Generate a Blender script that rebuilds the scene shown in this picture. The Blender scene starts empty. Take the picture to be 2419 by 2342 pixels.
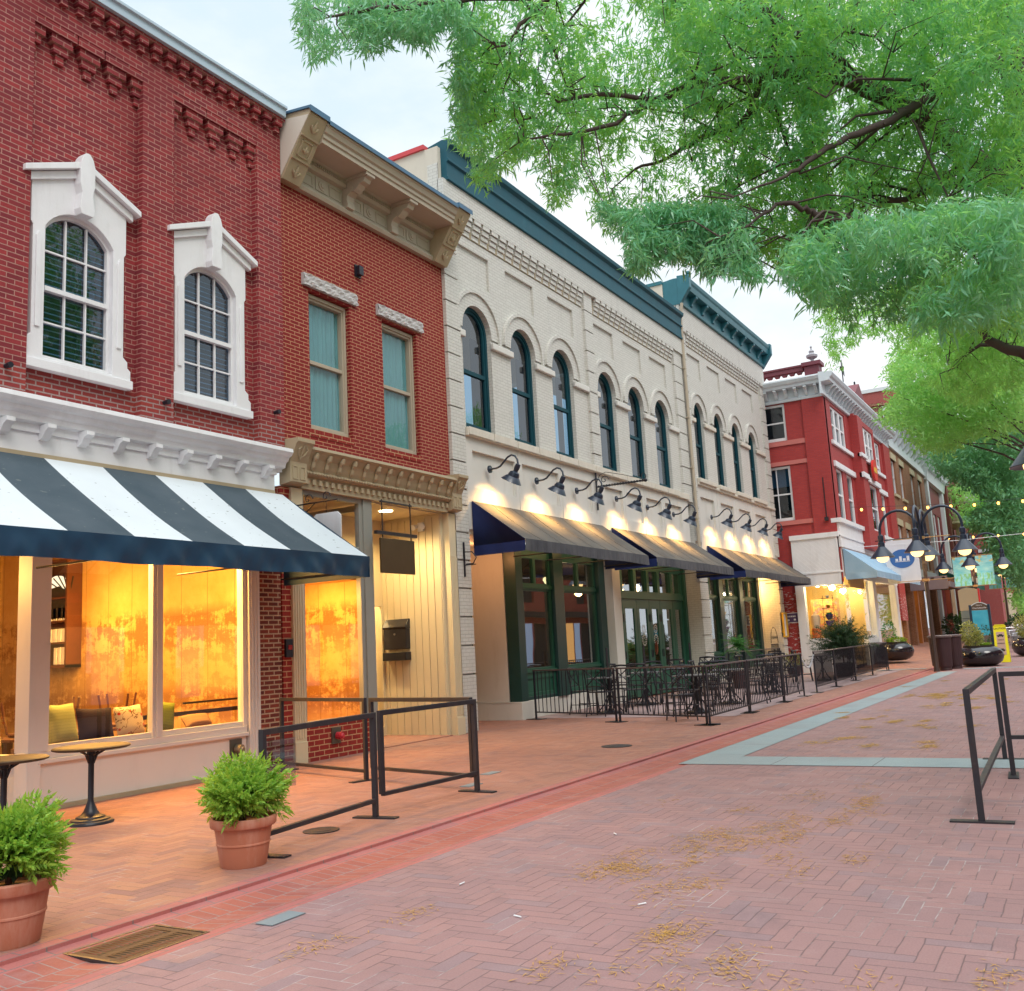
import bpy, bmesh, math, random
import numpy as np
from mathutils import Vector, Matrix
from mathutils.geometry import tessellate_polygon
random.seed(7)
SC = bpy.context.scene
COL = SC.collection
R = math.radians
PI = math.pi
F = 10.85            # the main facade line (metres into the street block)


# ---------------------------------------------------------------- mesh helpers
class MB:
    def __init__(s):
        s.v = []; s.f = []

    def add(s, vs, fs):
        n = len(s.v)
        s.v += [tuple(p) for p in vs]
        s.f += [tuple(n + i for i in f) for f in fs]
        return s

    def box(s, x0, x1, y0, y1, z0, z1):
        return s.add([(x, y, z) for z in (z0, z1) for y in (y0, y1) for x in (x0, x1)],
                     [(0, 2, 3, 1), (4, 5, 7, 6), (0, 1, 5, 4), (2, 6, 7, 3), (0, 4, 6, 2), (1, 3, 7, 5)])

    def quad(s, a, b, c, d):
        return s.add([a, b, c, d], [(0, 1, 2, 3)])

    def prism(s, pts, ax, a, b):
        n = len(pts)
        def m(p, t):
            return (t, p[0], p[1]) if ax == 'x' else (p[0], t, p[1]) if ax == 'y' else (p[0], p[1], t)
        vs = [m(p, a) for p in pts] + [m(p, b) for p in pts]
        fs = [(i, (i + 1) % n, n + (i + 1) % n, n + i) for i in range(n)]
        tris = tessellate_polygon([[Vector((p[0], p[1], 0)) for p in pts]])
        fs += [tuple(t) for t in tris] + [tuple(n + i for i in reversed(t)) for t in tris]
        return s.add(vs, fs)

    def tube(s, pts, r, n=8, caps=True):
        pts = [Vector(p) for p in pts]
        k = len(pts)
        rs = r if isinstance(r, (list, tuple)) else [r] * k
        d0 = (pts[1] - pts[0]).normalized()
        up = Vector((0, 0, 1)) if abs(d0.z) < .9 else Vector((1, 0, 0))
        a = d0.cross(up).normalized()
        vs = []
        for i, p in enumerate(pts):
            d = (pts[min(i + 1, k - 1)] - pts[max(i - 1, 0)])
            if d.length < 1e-9: d = d0
            d.normalize()
            a = a - d * a.dot(d)
            if a.length < 1e-6: a = d.orthogonal()
            a.normalize()
            b = d.cross(a)
            for j in range(n):
                t = 2 * PI * j / n
                vs.append(p + (a * math.cos(t) + b * math.sin(t)) * rs[i])
        fs = [(i * n + j, i * n + (j + 1) % n, (i + 1) * n + (j + 1) % n, (i + 1) * n + j)
              for i in range(k - 1) for j in range(n)]
        if caps:
            fs += [tuple(range(n - 1, -1, -1)), tuple((k - 1) * n + j for j in range(n))]
        return s.add(vs, fs)

    def bar(s, a, b, w, h=None):
        """rectangular bar between two points"""
        a, b = Vector(a), Vector(b); h = h or w
        d = (b - a).normalized()
        up = Vector((0, 0, 1)) if abs(d.z) < .95 else Vector((1, 0, 0))
        u = d.cross(up).normalized() * (w / 2); v = u.cross(d).normalized() * (h / 2)
        vs = [p + x * u + y * v for p in (a, b) for x, y in ((-1, -1), (1, -1), (1, 1), (-1, 1))]
        return s.add(vs, [(3, 2, 1, 0), (4, 5, 6, 7)] + [(i, (i + 1) % 4, 4 + (i + 1) % 4, 4 + i) for i in range(4)])

    def lathe(s, prof, c=(0, 0, 0), n=24, wob=0):
        vs = []
        for r, z in prof:
            for j in range(n):
                t = 2 * PI * j / n
                k = 1 + wob * math.sin(3 * t)
                vs.append((c[0] + r * k * math.cos(t), c[1] + r * k * math.sin(t), c[2] + z))
        m = len(prof)
        fs = [(i * n + j, i * n + (j + 1) % n, (i + 1) * n + (j + 1) % n, (i + 1) * n + j)
              for i in range(m - 1) for j in range(n)]
        if prof[0][0] > 1e-5: fs.append(tuple(range(n - 1, -1, -1)))
        if prof[-1][0] > 1e-5: fs.append(tuple((m - 1) * n + j for j in range(n)))
        return s.add(vs, fs)

    def sphere(s, c, r, n=12, sc=(1, 1, 1)):
        m = n // 2
        o = len(s.v)
        vs = [(c[0] + r * sc[0] * math.sin(PI * i / m) * math.cos(2 * PI * j / n),
               c[1] + r * sc[1] * math.sin(PI * i / m) * math.sin(2 * PI * j / n),
               c[2] + r * sc[2] * math.cos(PI * i / m)) for i in range(m + 1) for j in range(n)]
        return s.add(vs, [(i * n + j, (i + 1) * n + j, (i + 1) * n + (j + 1) % n, i * n + (j + 1) % n)
                          for i in range(m) for j in range(n)])

    def wall(s, outer, holes, y, depth, plane='y', back=False):
        """flat wall with holes; plane 'y': (x,z) polygons at y, reveals run to y+depth; 'x': (y,z) at x"""
        loops = [outer] + list(holes)
        def m(p, t):
            return (p[0], t, p[1]) if plane == 'y' else (t, p[0], p[1])
        flat = [p for l in loops for p in l]
        tris = tessellate_polygon([[Vector((p[0], p[1], 0)) for p in l] for l in loops])
        vs = [m(p, y) for p in flat] + [m(p, y + depth) for p in flat]
        n = len(flat)
        fs = [tuple(t) for t in tris]
        if back: fs += [tuple(n + i for i in t) for t in tris]
        o = 0
        for l in loops:
            k = len(l)
            fs += [(o + i, o + (i + 1) % k, n + o + (i + 1) % k, n + o + i) for i in range(k)]
            o += k
        return s.add(vs, fs)

    def grid(s, fn, nu, nv):
        vs = [fn(i / nu, j / nv) for j in range(nv + 1) for i in range(nu + 1)]
        w = nu + 1
        return s.add(vs, [(j * w + i, j * w + i + 1, (j + 1) * w + i + 1, (j + 1) * w + i)
                          for j in range(nv) for i in range(nu)])


def arch(x0, x1, z0, zs, rise=None, n=14):
    """opening outline: jambs from z0 to the spring zs, then an arch of the given rise (default half circle)"""
    w = (x1 - x0) / 2; c = (x0 + x1) / 2
    rise = w if rise is None else rise
    rad = (w * w + rise * rise) / (2 * rise)
    a = math.asin(min(1, w / rad))
    if rise > w: a = PI - a
    zc = zs + rise - rad
    pts = [(x0, z0), (x1, z0)]
    pts += [(c + rad * math.sin(a - 2 * a * i / n), zc + rad * math.cos(a - 2 * a * i / n)) for i in range(n + 1)]
    return pts


def rect(x0, x1, z0, z1):
    return [(x0, z0), (x1, z0), (x1, z1), (x0, z1)]


def ring(outer, inner):
    return outer, [inner]


ANCH = {}


def mesh_obj(name, mb, mat, off=(0, 0, 0), smooth=None, bev=0, fix=True):
    me = bpy.data.meshes.new(name)
    me.from_pydata([(p[0] - off[0], p[1] - off[1], p[2] - off[2]) for p in mb.v], [], mb.f)
    if fix:
        bm = bmesh.new(); bm.from_mesh(me)
        bmesh.ops.remove_doubles(bm, verts=bm.verts, dist=1e-5)
        bmesh.ops.recalc_face_normals(bm, faces=bm.faces)
        bm.to_mesh(me); bm.free()
    if smooth:
        me.shade_smooth()
        me.set_sharp_from_angle(angle=R(smooth if smooth is not True else 40))
    if mat: me.materials.append(mat)
    o = bpy.data.objects.new(name, me)
    COL.objects.link(o)
    if bev:
        b = o.modifiers.new('edge', 'BEVEL'); b.width = bev; b.segments = 2; b.limit_method = 'ANGLE'; b.angle_limit = R(40)
    return o


def tag(o, label=None, cat=None, group=None, kind=None):
    if label: o['label'] = label
    if cat: o['category'] = cat
    if group: o['group'] = group
    if kind: o['kind'] = kind
    return o


def thing(name, label, cat, loc=(0, 0, 0), rz=0, group=None, world=False):
    """an Empty at the thing's base; world=True: its parts are given in world coordinates"""
    o = bpy.data.objects.new(name, None); COL.objects.link(o)
    o.empty_display_size = .2
    o.location = loc; o.rotation_euler = (0, 0, rz)
    ANCH[o.name] = loc if world else (0, 0, 0)
    return tag(o, label, cat, group)


def part(name, mb, mat, par, smooth=None, bev=0, label=None, kind=None):
    off = ANCH.get(par.name, (0, 0, 0))
    o = mesh_obj(name, mb, mat, off, smooth, bev)
    o.parent = par
    ANCH[o.name] = off
    return tag(o, label, None, None, kind)


def solo(name, mb, mat, label, cat, group=None, smooth=None, bev=0, origin=None, kind=None):
    if origin is None and kind is None:
        a = np.array(mb.v); origin = (float((a[:, 0].min() + a[:, 0].max()) / 2), float((a[:, 1].min() + a[:, 1].max()) / 2), float(a[:, 2].min()))
    o = mesh_obj(name, mb, mat, origin or (0, 0, 0), smooth, bev)
    o.location = origin or (0, 0, 0)
    return tag(o, label, cat, group, kind)


def structure(name, mb, mat, smooth=None):
    return tag(mesh_obj(name, mb, mat, (0, 0, 0), smooth), None, None, None, 'structure')


def kids(o):
    return [c for c in bpy.data.objects if c.parent == o]


def dup(root, loc=None, rz=None, label=None, group=None, ch=None):
    r = root.copy(); COL.objects.link(r)
    if loc is not None: r.location = loc
    if rz is not None: r.rotation_euler = (0, 0, rz)
    if label: r['label'] = label
    if group: r['group'] = group
    def rec(a, b):
        for c in kids(a):
            d = c.copy(); COL.objects.link(d); d.parent = b
            rec(c, d)
    rec(root, r)
    return r


def zg(x, y):
    """height of the ground: flat near the camera, gently rising farther up the street"""
    z = .02 * min(60, max(0, x - 42))
    if y > 6: z += .12 * min(y - 6, 5) * min(1, max(0, (x - 44) / 8))
    return z
# ---------------------------------------------------------------- materials
def c4(c):
    return (c[0], c[1], c[2], 1)


class MT:
    def __init__(s, name):
        s.m = bpy.data.materials.new(name); s.m.use_nodes = True
        s.t = s.m.node_tree; s.t.nodes.clear()
        s.out = s.t.nodes.new('ShaderNodeOutputMaterial')

    def __call__(s, typ, ins=None, **at):
        n = s.t.nodes.new('ShaderNode' + typ)
        for k, v in at.items(): setattr(n, k, v)
        for k, v in (ins or {}).items(): s.set(n.inputs[k], v)
        return n

    def set(s, i, v):
        if isinstance(v, bpy.types.NodeSocket): s.t.links.new(v, i)
        elif isinstance(v, (tuple, list)) and len(v) == 3 and i.type == 'RGBA': i.default_value = c4(v)
        else: i.default_value = v

    def m_(s, op, a, b=0., c=0.):
        return s('Math', {0: a, 1: b, 2: c}, operation=op).outputs[0]

    def mix(s, f, a, b, blend='MIX'):
        n = s('Mix', data_type='RGBA', blend_type=blend)
        s.set(n.inputs[0], f); s.set(n.inputs[6], a); s.set(n.inputs[7], b)
        return n.outputs[2]

    def mixf(s, f, a, b):
        n = s('Mix', data_type='FLOAT')
        s.set(n.inputs[0], f); s.set(n.inputs[2], a); s.set(n.inputs[3], b)
        return n.outputs[0]

    def ramp(s, f, *stops):
        n = s('ValToRGB', {0: f}); e = n.color_ramp.elements
        while len(e) < len(stops): e.new(.5)
        for i, (p, c) in enumerate(stops):
            e[i].position = p; e[i].color = c4(c) if isinstance(c, (tuple, list)) else (c, c, c, 1)
        return n.outputs[0]

    def noise(s, vec, scale, detail=4, rough=.55, dist=0):
        return s('TexNoise', {'Vector': vec, 'Scale': scale, 'Detail': detail, 'Roughness': rough, 'Distortion': dist}).outputs[0]

    def pos(s, obj=False):
        return s('TexCoord').outputs['Object'] if obj else s('NewGeometry').outputs['Position']

    def sep(s, v):
        n = s('SeparateXYZ', {0: v}); return n.outputs[0], n.outputs[1], n.outputs[2]

    def comb(s, x, y=0., z=0.):
        return s('CombineXYZ', {0: x, 1: y, 2: z}).outputs[0]

    def scl(s, v, k):
        return s('Mapping', {0: v, 'Scale': k if isinstance(k, (tuple, list)) else (k, k, k)}).outputs[0]

    def bump(s, h, strength=.3, dist=.01, normal=None):
        n = s('Bump', {'Strength': strength, 'Distance': dist, 'Height': h})
        if normal is not None: s.set(n.inputs['Normal'], normal)
        return n.outputs[0]

    def done(s, col, rough=.6, metal=0., normal=None, spec=.4, extra=None):
        b = s('BsdfPrincipled', {'Base Color': col, 'Roughness': rough, 'Metallic': metal, 'Specular IOR Level': spec})
        if normal is not None: s.set(b.inputs['Normal'], normal)
        for k, v in (extra or {}).items(): s.set(b.inputs[k], v)
        s.t.links.new(b.outputs[0], s.out.inputs[0])
        return s.m


def paint(name, col, rough=.55, var=.12, scale=1.5, bump=.15, metal=0., spec=.4, obj=False, fine=40., stain=0., stcol=(.12, .1, .08), extra=None):
    """painted / plain surface with uneven tone, optional weather stains with their own shape"""
    t = MT(name); p = t.pos(obj)
    n = t.noise(p, scale, 6, .62)
    c = t.mix(n, tuple(x * (1 - var) for x in col), tuple(min(1, x * (1 + var)) for x in col))
    n2 = t.noise(p, fine, 3, .6)
    if stain:
        st = t.noise(t.scl(p, (2.2, 2.2, .5)), 1.7, 7, .7)
        c = t.mix(t.m_('MULTIPLY', t.ramp(st, (.52, 0.), (.75, 1.)), stain), c, stcol)
    rg = t.mixf(n, max(.03, rough - .08), min(1, rough + .1))
    nm = t.bump(n2, bump, .004) if bump else None
    return t.done(c, rg, metal, nm, spec, extra)


def brick(name, c1, c2, mortar, bw=.215, bh=.068, mw=.009, rough=.8, bump=.6, rowdark=None, grime=.25, bias=0., streak=.35):
    t = MT(name)
    x, y, z = t.sep(t.pos())
    v = t.comb(t.m_('ADD', x, y), z, 0.)
    nz = t.noise(t.pos(), 18, 3)
    wob = t.m_('MULTIPLY', t.m_('SUBTRACT', nz, .5), .006)
    v2 = t.comb(t.m_('ADD', t.m_('ADD', x, y), wob), t.m_('ADD', z, wob), 0.)
    b = t('TexBrick', {'Vector': v2, 'Color1': c1, 'Color2': c2, 'Mortar': mortar, 'Scale': 1., 'Mortar Size': mw,
                       'Mortar Smooth': .25, 'Bias': bias, 'Brick Width': bw, 'Row Height': bh}, offset=.5, squash=1.)
    col = b.outputs[0]; fac = b.outputs[1]
    big = t.noise(t.pos(), .9, 6, .65)
    col = t.mix(t.m_('MULTIPLY', t.ramp(big, (.45, 0.), (.7, 1.)), grime), col, tuple(k * .45 for k in c1))
    stk = t.noise(t.scl(t.comb(t.m_('ADD', x, y), z, 0.), (1.6, .16, 1)), 2.4, 7, .7)
    col = t.mix(t.m_('MULTIPLY', t.ramp(stk, (.54, 0.), (.74, 1.)), streak), col, tuple(k * .5 for k in c1))
    sp = t.noise(t.pos(), 55, 3, .7)
    col = t.mix(t.ramp(sp, (.3, .35), (.65, 0.)), col, tuple(k * .6 for k in c2))
    h = t.m_('ADD', t.m_('MULTIPLY', fac, -1.), t.m_('MULTIPLY', sp, .35))
    return t.done(col, rough, 0., t.bump(h, bump, .008), .25)


def herring(name, c1, c2, c3, joint, unit=.105, L=3, grime=.3, light=.12, rough=.78):
    t = MT(name)
    p = t.pos()
    x, y, z = t.sep(p)
    wv = t.m_('MULTIPLY', t.m_('SUBTRACT', t.noise(p, 6, 2), .5), .018)
    u = t.m_('DIVIDE', t.m_('ADD', x, wv), unit); v = t.m_('DIVIDE', t.m_('ADD', y, wv), unit)
    fu, fv = t.m_('FLOOR', u), t.m_('FLOOR', v)
    m = t.m_('FLOORED_MODULO', t.m_('SUBTRACT', fu, fv), 2. * L)
    m = t.m_('ROUND', m)
    isH = t.m_('LESS_THAN', m, L - .5)
    k = t.m_('SUBTRACT', 2. * L - 1, m)
    offu = t.m_('MULTIPLY', isH, m)
    offv = t.m_('MULTIPLY', t.m_('SUBTRACT', 1., isH), k)
    lu = t.m_('ADD', t.m_('FRACT', u), offu); lv = t.m_('ADD', t.m_('FRACT', v), offv)
    Lx = t.mixf(isH, 1., float(L)); Ly = t.mixf(isH, float(L), 1.)
    d = t.m_('MINIMUM', t.m_('MINIMUM', lu, t.m_('SUBTRACT', Lx, lu)), t.m_('MINIMUM', lv, t.m_('SUBTRACT', Ly, lv)))
    idv = t.comb(t.m_('SUBTRACT', fu, offu), t.m_('SUBTRACT', fv, offv), isH)
    wn = t('TexWhiteNoise', {0: idv}, noise_dimensions='3D')
    r1 = wn.outputs[0]
    r2 = t.sep(wn.outputs[1])[1]
    col = t.mix(r1, c1, c2)
    col = t.mix(t.m_('MULTIPLY', t.m_('GREATER_THAN', r2, .86), .5), col, c3)
    big = t.noise(p, .55, 6, .65)
    col = t.mix(t.m_('MULTIPLY', t.ramp(big, (.42, 0.), (.72, 1.)), grime), col, tuple(q * .55 for q in c3))
    pale = t.noise(p, 2.3, 6, .7)
    col = t.mix(t.m_('MULTIPLY', t.ramp(pale, (.55, 0.), (.8, 1.)), light), col, (.62, .56, .55))
    vo = t('TexVoronoi', {'Vector': t.scl(p, (1, 1, 0)), 'Scale': 2.6})
    gum = t.m_('MULTIPLY', t.m_('LESS_THAN', vo.outputs[0], .05), t.m_('GREATER_THAN', t.sep(vo.outputs[1])[0], .45))
    col = t.mix(t.m_('MULTIPLY', gum, .45), col, (.10, .085, .085))
    st2 = t.noise(p, 1.25, 8, .72, .4)
    col = t.mix(t.m_('MULTIPLY', t.ramp(st2, (.53, 0.), (.68, 1.)), .38), col, tuple(q * .5 for q in c3))
    fine = t.noise(p, 90, 3, .7)
    col = t.mix(t.ramp(fine, (.3, .30), (.6, 0.)), col, tuple(q * .5 for q in c2))
    jn = t.noise(p, 3.1, 4, .6)
    jw = t.m_('ADD', .022, t.m_('MULTIPLY', jn, .055))
    jm = t.m_('SUBTRACT', 1., t.m_('SMOOTH_MIN', 1., t.m_('DIVIDE', d, jw), .2))
    jm = t.m_('MAXIMUM', jm, 0.)
    jcol = t.mix(t.ramp(t.noise(p, 1.4, 5, .7), (.5, 0.), (.62, 1.)), joint, (.45, .42, .41))
    col = t.mix(t.m_('MULTIPLY', jm, .8), col, jcol)
    h = t.m_('ADD', t.m_('MULTIPLY', t.m_('MINIMUM', d, .09), 8.), t.m_('ADD', t.m_('MULTIPLY', r1, .35), t.m_('MULTIPLY', fine, .25)))
    rg = t.mixf(r2, rough - .12, rough + .08)
    return t.done(col, rg, 0., t.bump(h, .5, .006), .3)


def rows(name, c1, c2, joint, bw, bh, rough=.75, light=.1, rot=False):
    """plain coursed pavers (soldier rows, kerb bricks)"""
    t = MT(name); p = t.pos(); x, y, z = t.sep(p)
    v = t.comb(y, x, 0.) if rot else t.comb(x, y, 0.)
    b = t('TexBrick', {'Vector': v, 'Color1': c1, 'Color2': c2, 'Mortar': joint, 'Scale': 1., 'Mortar Size': .006, 'Mortar Smooth': .3,
                       'Brick Width': bw, 'Row Height': bh}, offset=.5)
    n = t.noise(p, 2.6, 6, .7)
    col = t.mix(t.m_('MULTIPLY', t.ramp(n, (.5, 0.), (.75, 1.)), light), b.outputs[0], (.6, .55, .54))
    f = t.noise(p, 80, 3, .7)
    col = t.mix(t.ramp(f, (.3, .25), (.6, 0.)), col, tuple(q * .5 for q in c2))
    h = t.m_('ADD', t.m_('MULTIPLY', b.outputs[1], -1.), t.m_('MULTIPLY', f, .3))
    return t.done(col, rough, 0., t.bump(h, .5, .006), .3)


def glass(name, tint=(.75, .85, .85), refl=.10, wav=.004, tr=1.):
    """window pane: reflects more at a slant, lets light through"""
    t = MT(name); p = t.pos()
    nm = t.bump(t.noise(p, 1.1, 1, .3), .25, wav)
    g = t('BsdfGlossy', {'Color': (.9, .95, 1., 1), 'Roughness': .015, 'Normal': nm})
    tr_ = t('BsdfTransparent', {'Color': c4(tuple(k * tr for k in tint))})
    fr = t('Fresnel', {'IOR': 1.5})
    fac = t.m_('ADD', fr.outputs[0], refl)
    fac = t.m_('MULTIPLY', t.m_('MINIMUM', fac, .92), t.m_('SUBTRACT', 1., t('NewGeometry').outputs['Backfacing']))
    mx = t('MixShader', {0: fac, 1: tr_.outputs[0], 2: g.outputs[0]})
    t.t.links.new(mx.outputs[0], t.out.inputs[0])
    return t.m


def emit(name, col, st):
    t = MT(name)
    e = t('Emission', {'Color': c4(col), 'Strength': st})
    t.t.links.new(e.outputs[0], t.out.inputs[0])
    return t.m


def leafmat(name, a, b, trans, spec=.5, tw=.45, rough=.42):
    t = MT(name); p = t.pos()
    r = t('NewGeometry').outputs['Random Per Island']
    n = t.noise(p, .55, 3)
    f = t.m_('ADD', t.m_('MULTIPLY', r, .75), t.m_('MULTIPLY', t.m_('SUBTRACT', n, .25), .5))
    col = t.mix(f, a, b)
    br = t('BsdfPrincipled', {'Base Color': col, 'Roughness': rough, 'Specular IOR Level': spec})
    tc = t.mix(r, trans, tuple(k * .7 for k in trans))
    tl = t('BsdfTranslucent', {'Color': tc})
    mx = t('MixShader', {0: tw, 1: br.outputs[0], 2: tl.outputs[0]})
    t.t.links.new(mx.outputs[0], t.out.inputs[0])
    return t.m


M = {}
M['brick1'] = brick('old red brick', (.36, .045, .048), (.20, .03, .04), (.50, .27, .22), bh=.0675, mw=.007, bump=.8, grime=.45)
M['brick1m'] = brick('repointed red brick', (.33, .05, .04), (.26, .04, .04), (.38, .28, .26), bh=.0675, mw=.011, bump=.8, grime=.2)
M['brick2'] = brick('crisp red brick', (.27, .022, .022), (.235, .020, .021), (.55, .29, .17), bh=.064, mw=.0075, bump=.45, grime=.12)
M['brickp'] = brick('brown red pier brick', (.30, .06, .035), (.13, .035, .03), (.55, .40, .27), bw=.21, bh=.07, mw=.012, bump=.8, grime=.1)
M['brickb'] = brick('low red brick panel', (.33, .035, .026), (.28, .03, .026), (.60, .36, .20), bh=.085, bw=.23, mw=.009, bump=.45, grime=.1)
M['white'] = paint('white trim paint', (.77, .78, .80), .5, .1, 2.2, .35, stain=.45, stcol=(.55, .54, .54))
M['white2'] = paint('white shopfront paint', (.74, .70, .66), .45, .06, 1.1, .15, stain=.15, stcol=(.5, .45, .4))
M['cap'] = paint('pale metal coping', (.42, .52, .60), .45, .12, .8, .1, metal=.15)
M['capb'] = paint('blue metal coping', (.05, .13, .22), .4, .2, 1.2, .1)
M['capr'] = paint('red coping', (.55, .06, .07), .5, .15, 1.2, .1)
M['beige'] = paint('beige cornice paint', (.43, .365, .28), .55, .1, 1.6, .2, stain=.2, stcol=(.25, .19, .13))
M['beige2'] = paint('ochre cornice paint', (.42, .34, .22), .55, .12, 1.8, .25, stain=.2, stcol=(.22, .16, .1))
M['cream'] = paint('cream boarding', (.66, .56, .38), .5, .08, 1.4, .12)
M['stucco'] = paint('pale stucco', (.60, .55, .47), .8, .08, 1.5, .4, stain=.2, stcol=(.4, .36, .3))
M['whitebrick'] = brick('white painted brick', (.66, .645, .60), (.62, .605, .56), (.47, .45, .41), bh=.072, bw=.22, mw=.006, rough=.6, bump=.7, grime=.0)
M['whitepl'] = paint('white painted render', (.64, .62, .58), .6, .07, 1.6, .3, stain=.3, stcol=(.42, .38, .32))
M['stone'] = paint('rough painted stone', (.62, .57, .49), .75, .18, 6, 1.0, fine=22, stain=.3, stcol=(.35, .31, .26))
M['rockstone'] = paint('rock faced granite', (.48, .46, .46), .8, .35, 9, 1.0, fine=16)
M['green'] = paint('dark green metal', (.006, .055, .075), .6, .3, 1.5, .12, spec=.25)
M['teal'] = paint('teal cornice paint', (.03, .15, .19), .42, .25, 2.5, .15, stain=.3, stcol=(.16, .36, .42))
M['greenfr'] = paint('shaded green frame', (.006, .045, .040), .35, .25, 2, .1, spec=.6)  # posts darker than the joinery: their shading is put into the colour
M['greenlt'] = paint('green joinery', (.022, .105, .068), .42, .22, 2, .12)
M['iron'] = paint('black iron', (.010, .011, .020), .42, .3, 6, .2, spec=.5, obj=True)
M['ironworn'] = paint('worn dark iron', (.018, .016, .022), .5, .5, 12, .35, spec=.5, stain=.35, stcol=(.16, .09, .05))
M['dark'] = paint('dark interior', (.018, .02, .022), .8, .3, 1)
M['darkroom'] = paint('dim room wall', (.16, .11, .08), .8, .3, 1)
M['blue'] = paint('faded teal curtain', (.12, .30, .33), .8, .15, 3)
M['pane'] = glass('window glass', (.96, .98, .98), .0)
M['panes'] = glass('shop glass', (.95, .95, .95), .02)
M['paned'] = glass('upper window glass', (.42, .56, .66), .05)
M['tan'] = paint('tan recess shade', (.36, .29, .19), .6, .12, 2)  # tan behind the frieze slots: shade put into the colour
M['roof'] = paint('grey roof', (.12, .12, .12), .9)
# ---------------------------------------------------------------- camera, sky, sun
def make_camera():
    yaw, pit, rol, f = 1.04418887, .156999776, -.0534786686, 2292.53375
    fw = Vector((math.sin(yaw) * math.cos(pit), math.cos(yaw) * math.cos(pit), math.sin(pit)))
    rt = Vector((math.cos(yaw), -math.sin(yaw), 0)); up = rt.cross(fw)
    c, s = math.cos(rol), math.sin(rol)
    r2 = c * rt + s * up; u2 = -s * rt + c * up
    cam = bpy.data.cameras.new('camera'); o = bpy.data.objects.new('camera', cam); COL.objects.link(o)
    cam.sensor_width = 36; cam.lens = f / 2419 * 36; cam.clip_end = 2000; cam.clip_start = .05
    o.matrix_world = Matrix(((r2.x, u2.x, -fw.x, 0), (r2.y, u2.y, -fw.y, 0), (r2.z, u2.z, -fw.z, 1.6), (0, 0, 0, 1)))
    SC.camera = o


make_camera()
SUN_EL, SUN_AZ = R(48), R(215)
w = bpy.data.worlds.new('World'); SC.world = w; w.use_nodes = True
nt = w.node_tree; nt.nodes.clear()
def wn(t, **k):
    n = nt.nodes.new('ShaderNode' + t)
    for a, b in k.items(): setattr(n, a, b)
    return n
out = wn('OutputWorld'); bg = wn('Background'); sky = wn('TexSky', sky_type='NISHITA', sun_disc=False)
sky.sun_elevation = SUN_EL; sky.sun_rotation = SUN_AZ; sky.air_density = 1.2; sky.dust_density = 2.5
tc = wn('TexCoord'); mp = wn('Mapping'); mp.inputs['Scale'].default_value = (1, 1, 2.2)
nz = wn('TexNoise'); nz.inputs['Scale'].default_value = 2.1; nz.inputs['Detail'].default_value = 7; nz.inputs['Roughness'].default_value = .58
rp = wn('ValToRGB'); rp.color_ramp.elements[0].position = .36; rp.color_ramp.elements[0].color = (.82, .82, .82, 1)
rp.color_ramp.elements[1].position = .62; rp.color_ramp.elements[1].color = (1, 1, 1, 1)
rc = wn('ValToRGB'); rc.color_ramp.elements[0].position = .34; rc.color_ramp.elements[0].color = (7.0, 8.3, 9.1, 1)
rc.color_ramp.elements[1].position = .56; rc.color_ramp.elements[1].color = (8.6, 8.9, 9.1, 1)
mx = wn('Mix', data_type='RGBA')
L = nt.links.new
L(tc.outputs['Generated'], mp.inputs[0]); L(mp.outputs[0], nz.inputs['Vector'])
L(nz.outputs[0], rp.inputs[0]); L(nz.outputs[0], rc.inputs[0])
L(rp.outputs[0], mx.inputs[0]); L(sky.outputs[0], mx.inputs[6]); L(rc.outputs[0], mx.inputs[7])
sx = wn('SeparateXYZ'); L(tc.outputs['Generated'], sx.inputs[0])
rz_ = wn('MapRange'); rz_.inputs[1].default_value = .66; rz_.inputs[2].default_value = 1.0; rz_.inputs[3].default_value = 1.0; rz_.inputs[4].default_value = 2.9
L(sx.outputs[2], rz_.inputs[0])
ml = wn('VectorMath', operation='SCALE'); L(mx.outputs[2], ml.inputs[0]); L(rz_.outputs[0], ml.inputs['Scale'])
L(ml.outputs[0], bg.inputs[0]); bg.inputs[1].default_value = .115
L(bg.outputs[0], out.inputs[0])
sl = bpy.data.lights.new('sun', 'SUN'); sl.energy = 1.3; sl.angle = R(25); sl.color = (1, .95, .88)
so = bpy.data.objects.new('sun', sl); COL.objects.link(so)
# sun stands behind the camera's right shoulder, high
dvec = Vector((math.sin(SUN_AZ) * math.cos(SUN_EL), math.cos(SUN_AZ) * math.cos(SUN_EL), math.sin(SUN_EL)))
so.rotation_euler = dvec.to_track_quat('Z', 'Y').to_euler()
SC.view_settings.view_transform = 'Standard'; SC.view_settings.look = 'None'
SC.view_settings.exposure = .17; SC.view_settings.gamma = 1
SC.cycles.use_denoising = True
SC.cycles.max_bounces = 7; SC.cycles.diffuse_bounces = 3; SC.cycles.glossy_bounces = 3; SC.cycles.transmission_bounces = 4
SC.cycles.transparent_max_bounces = 12
SC.cycles.sample_clamp_indirect = 6; SC.cycles.caustics_reflective = False; SC.cycles.caustics_refractive = False


def lamp(name, kind, loc, energy, col, to=None, size=.1, spot=None, blend=.6, sy=None, parent=None):
    l = bpy.data.lights.new(name, kind); l.energy = energy; l.color = col
    if kind == 'AREA':
        l.size = size
        if sy: l.shape = 'RECTANGLE'; l.size_y = sy
    else: l.shadow_soft_size = size
    if spot: l.spot_size = R(spot); l.spot_blend = blend
    o = bpy.data.objects.new(name, l); COL.objects.link(o); o.location = loc
    if to is not None: o.rotation_euler = (Vector(to) - Vector(loc)).to_track_quat('-Z', 'Y').to_euler()
    if parent: o.parent = parent
    return o


WARM = (1, .50, .11)
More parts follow.
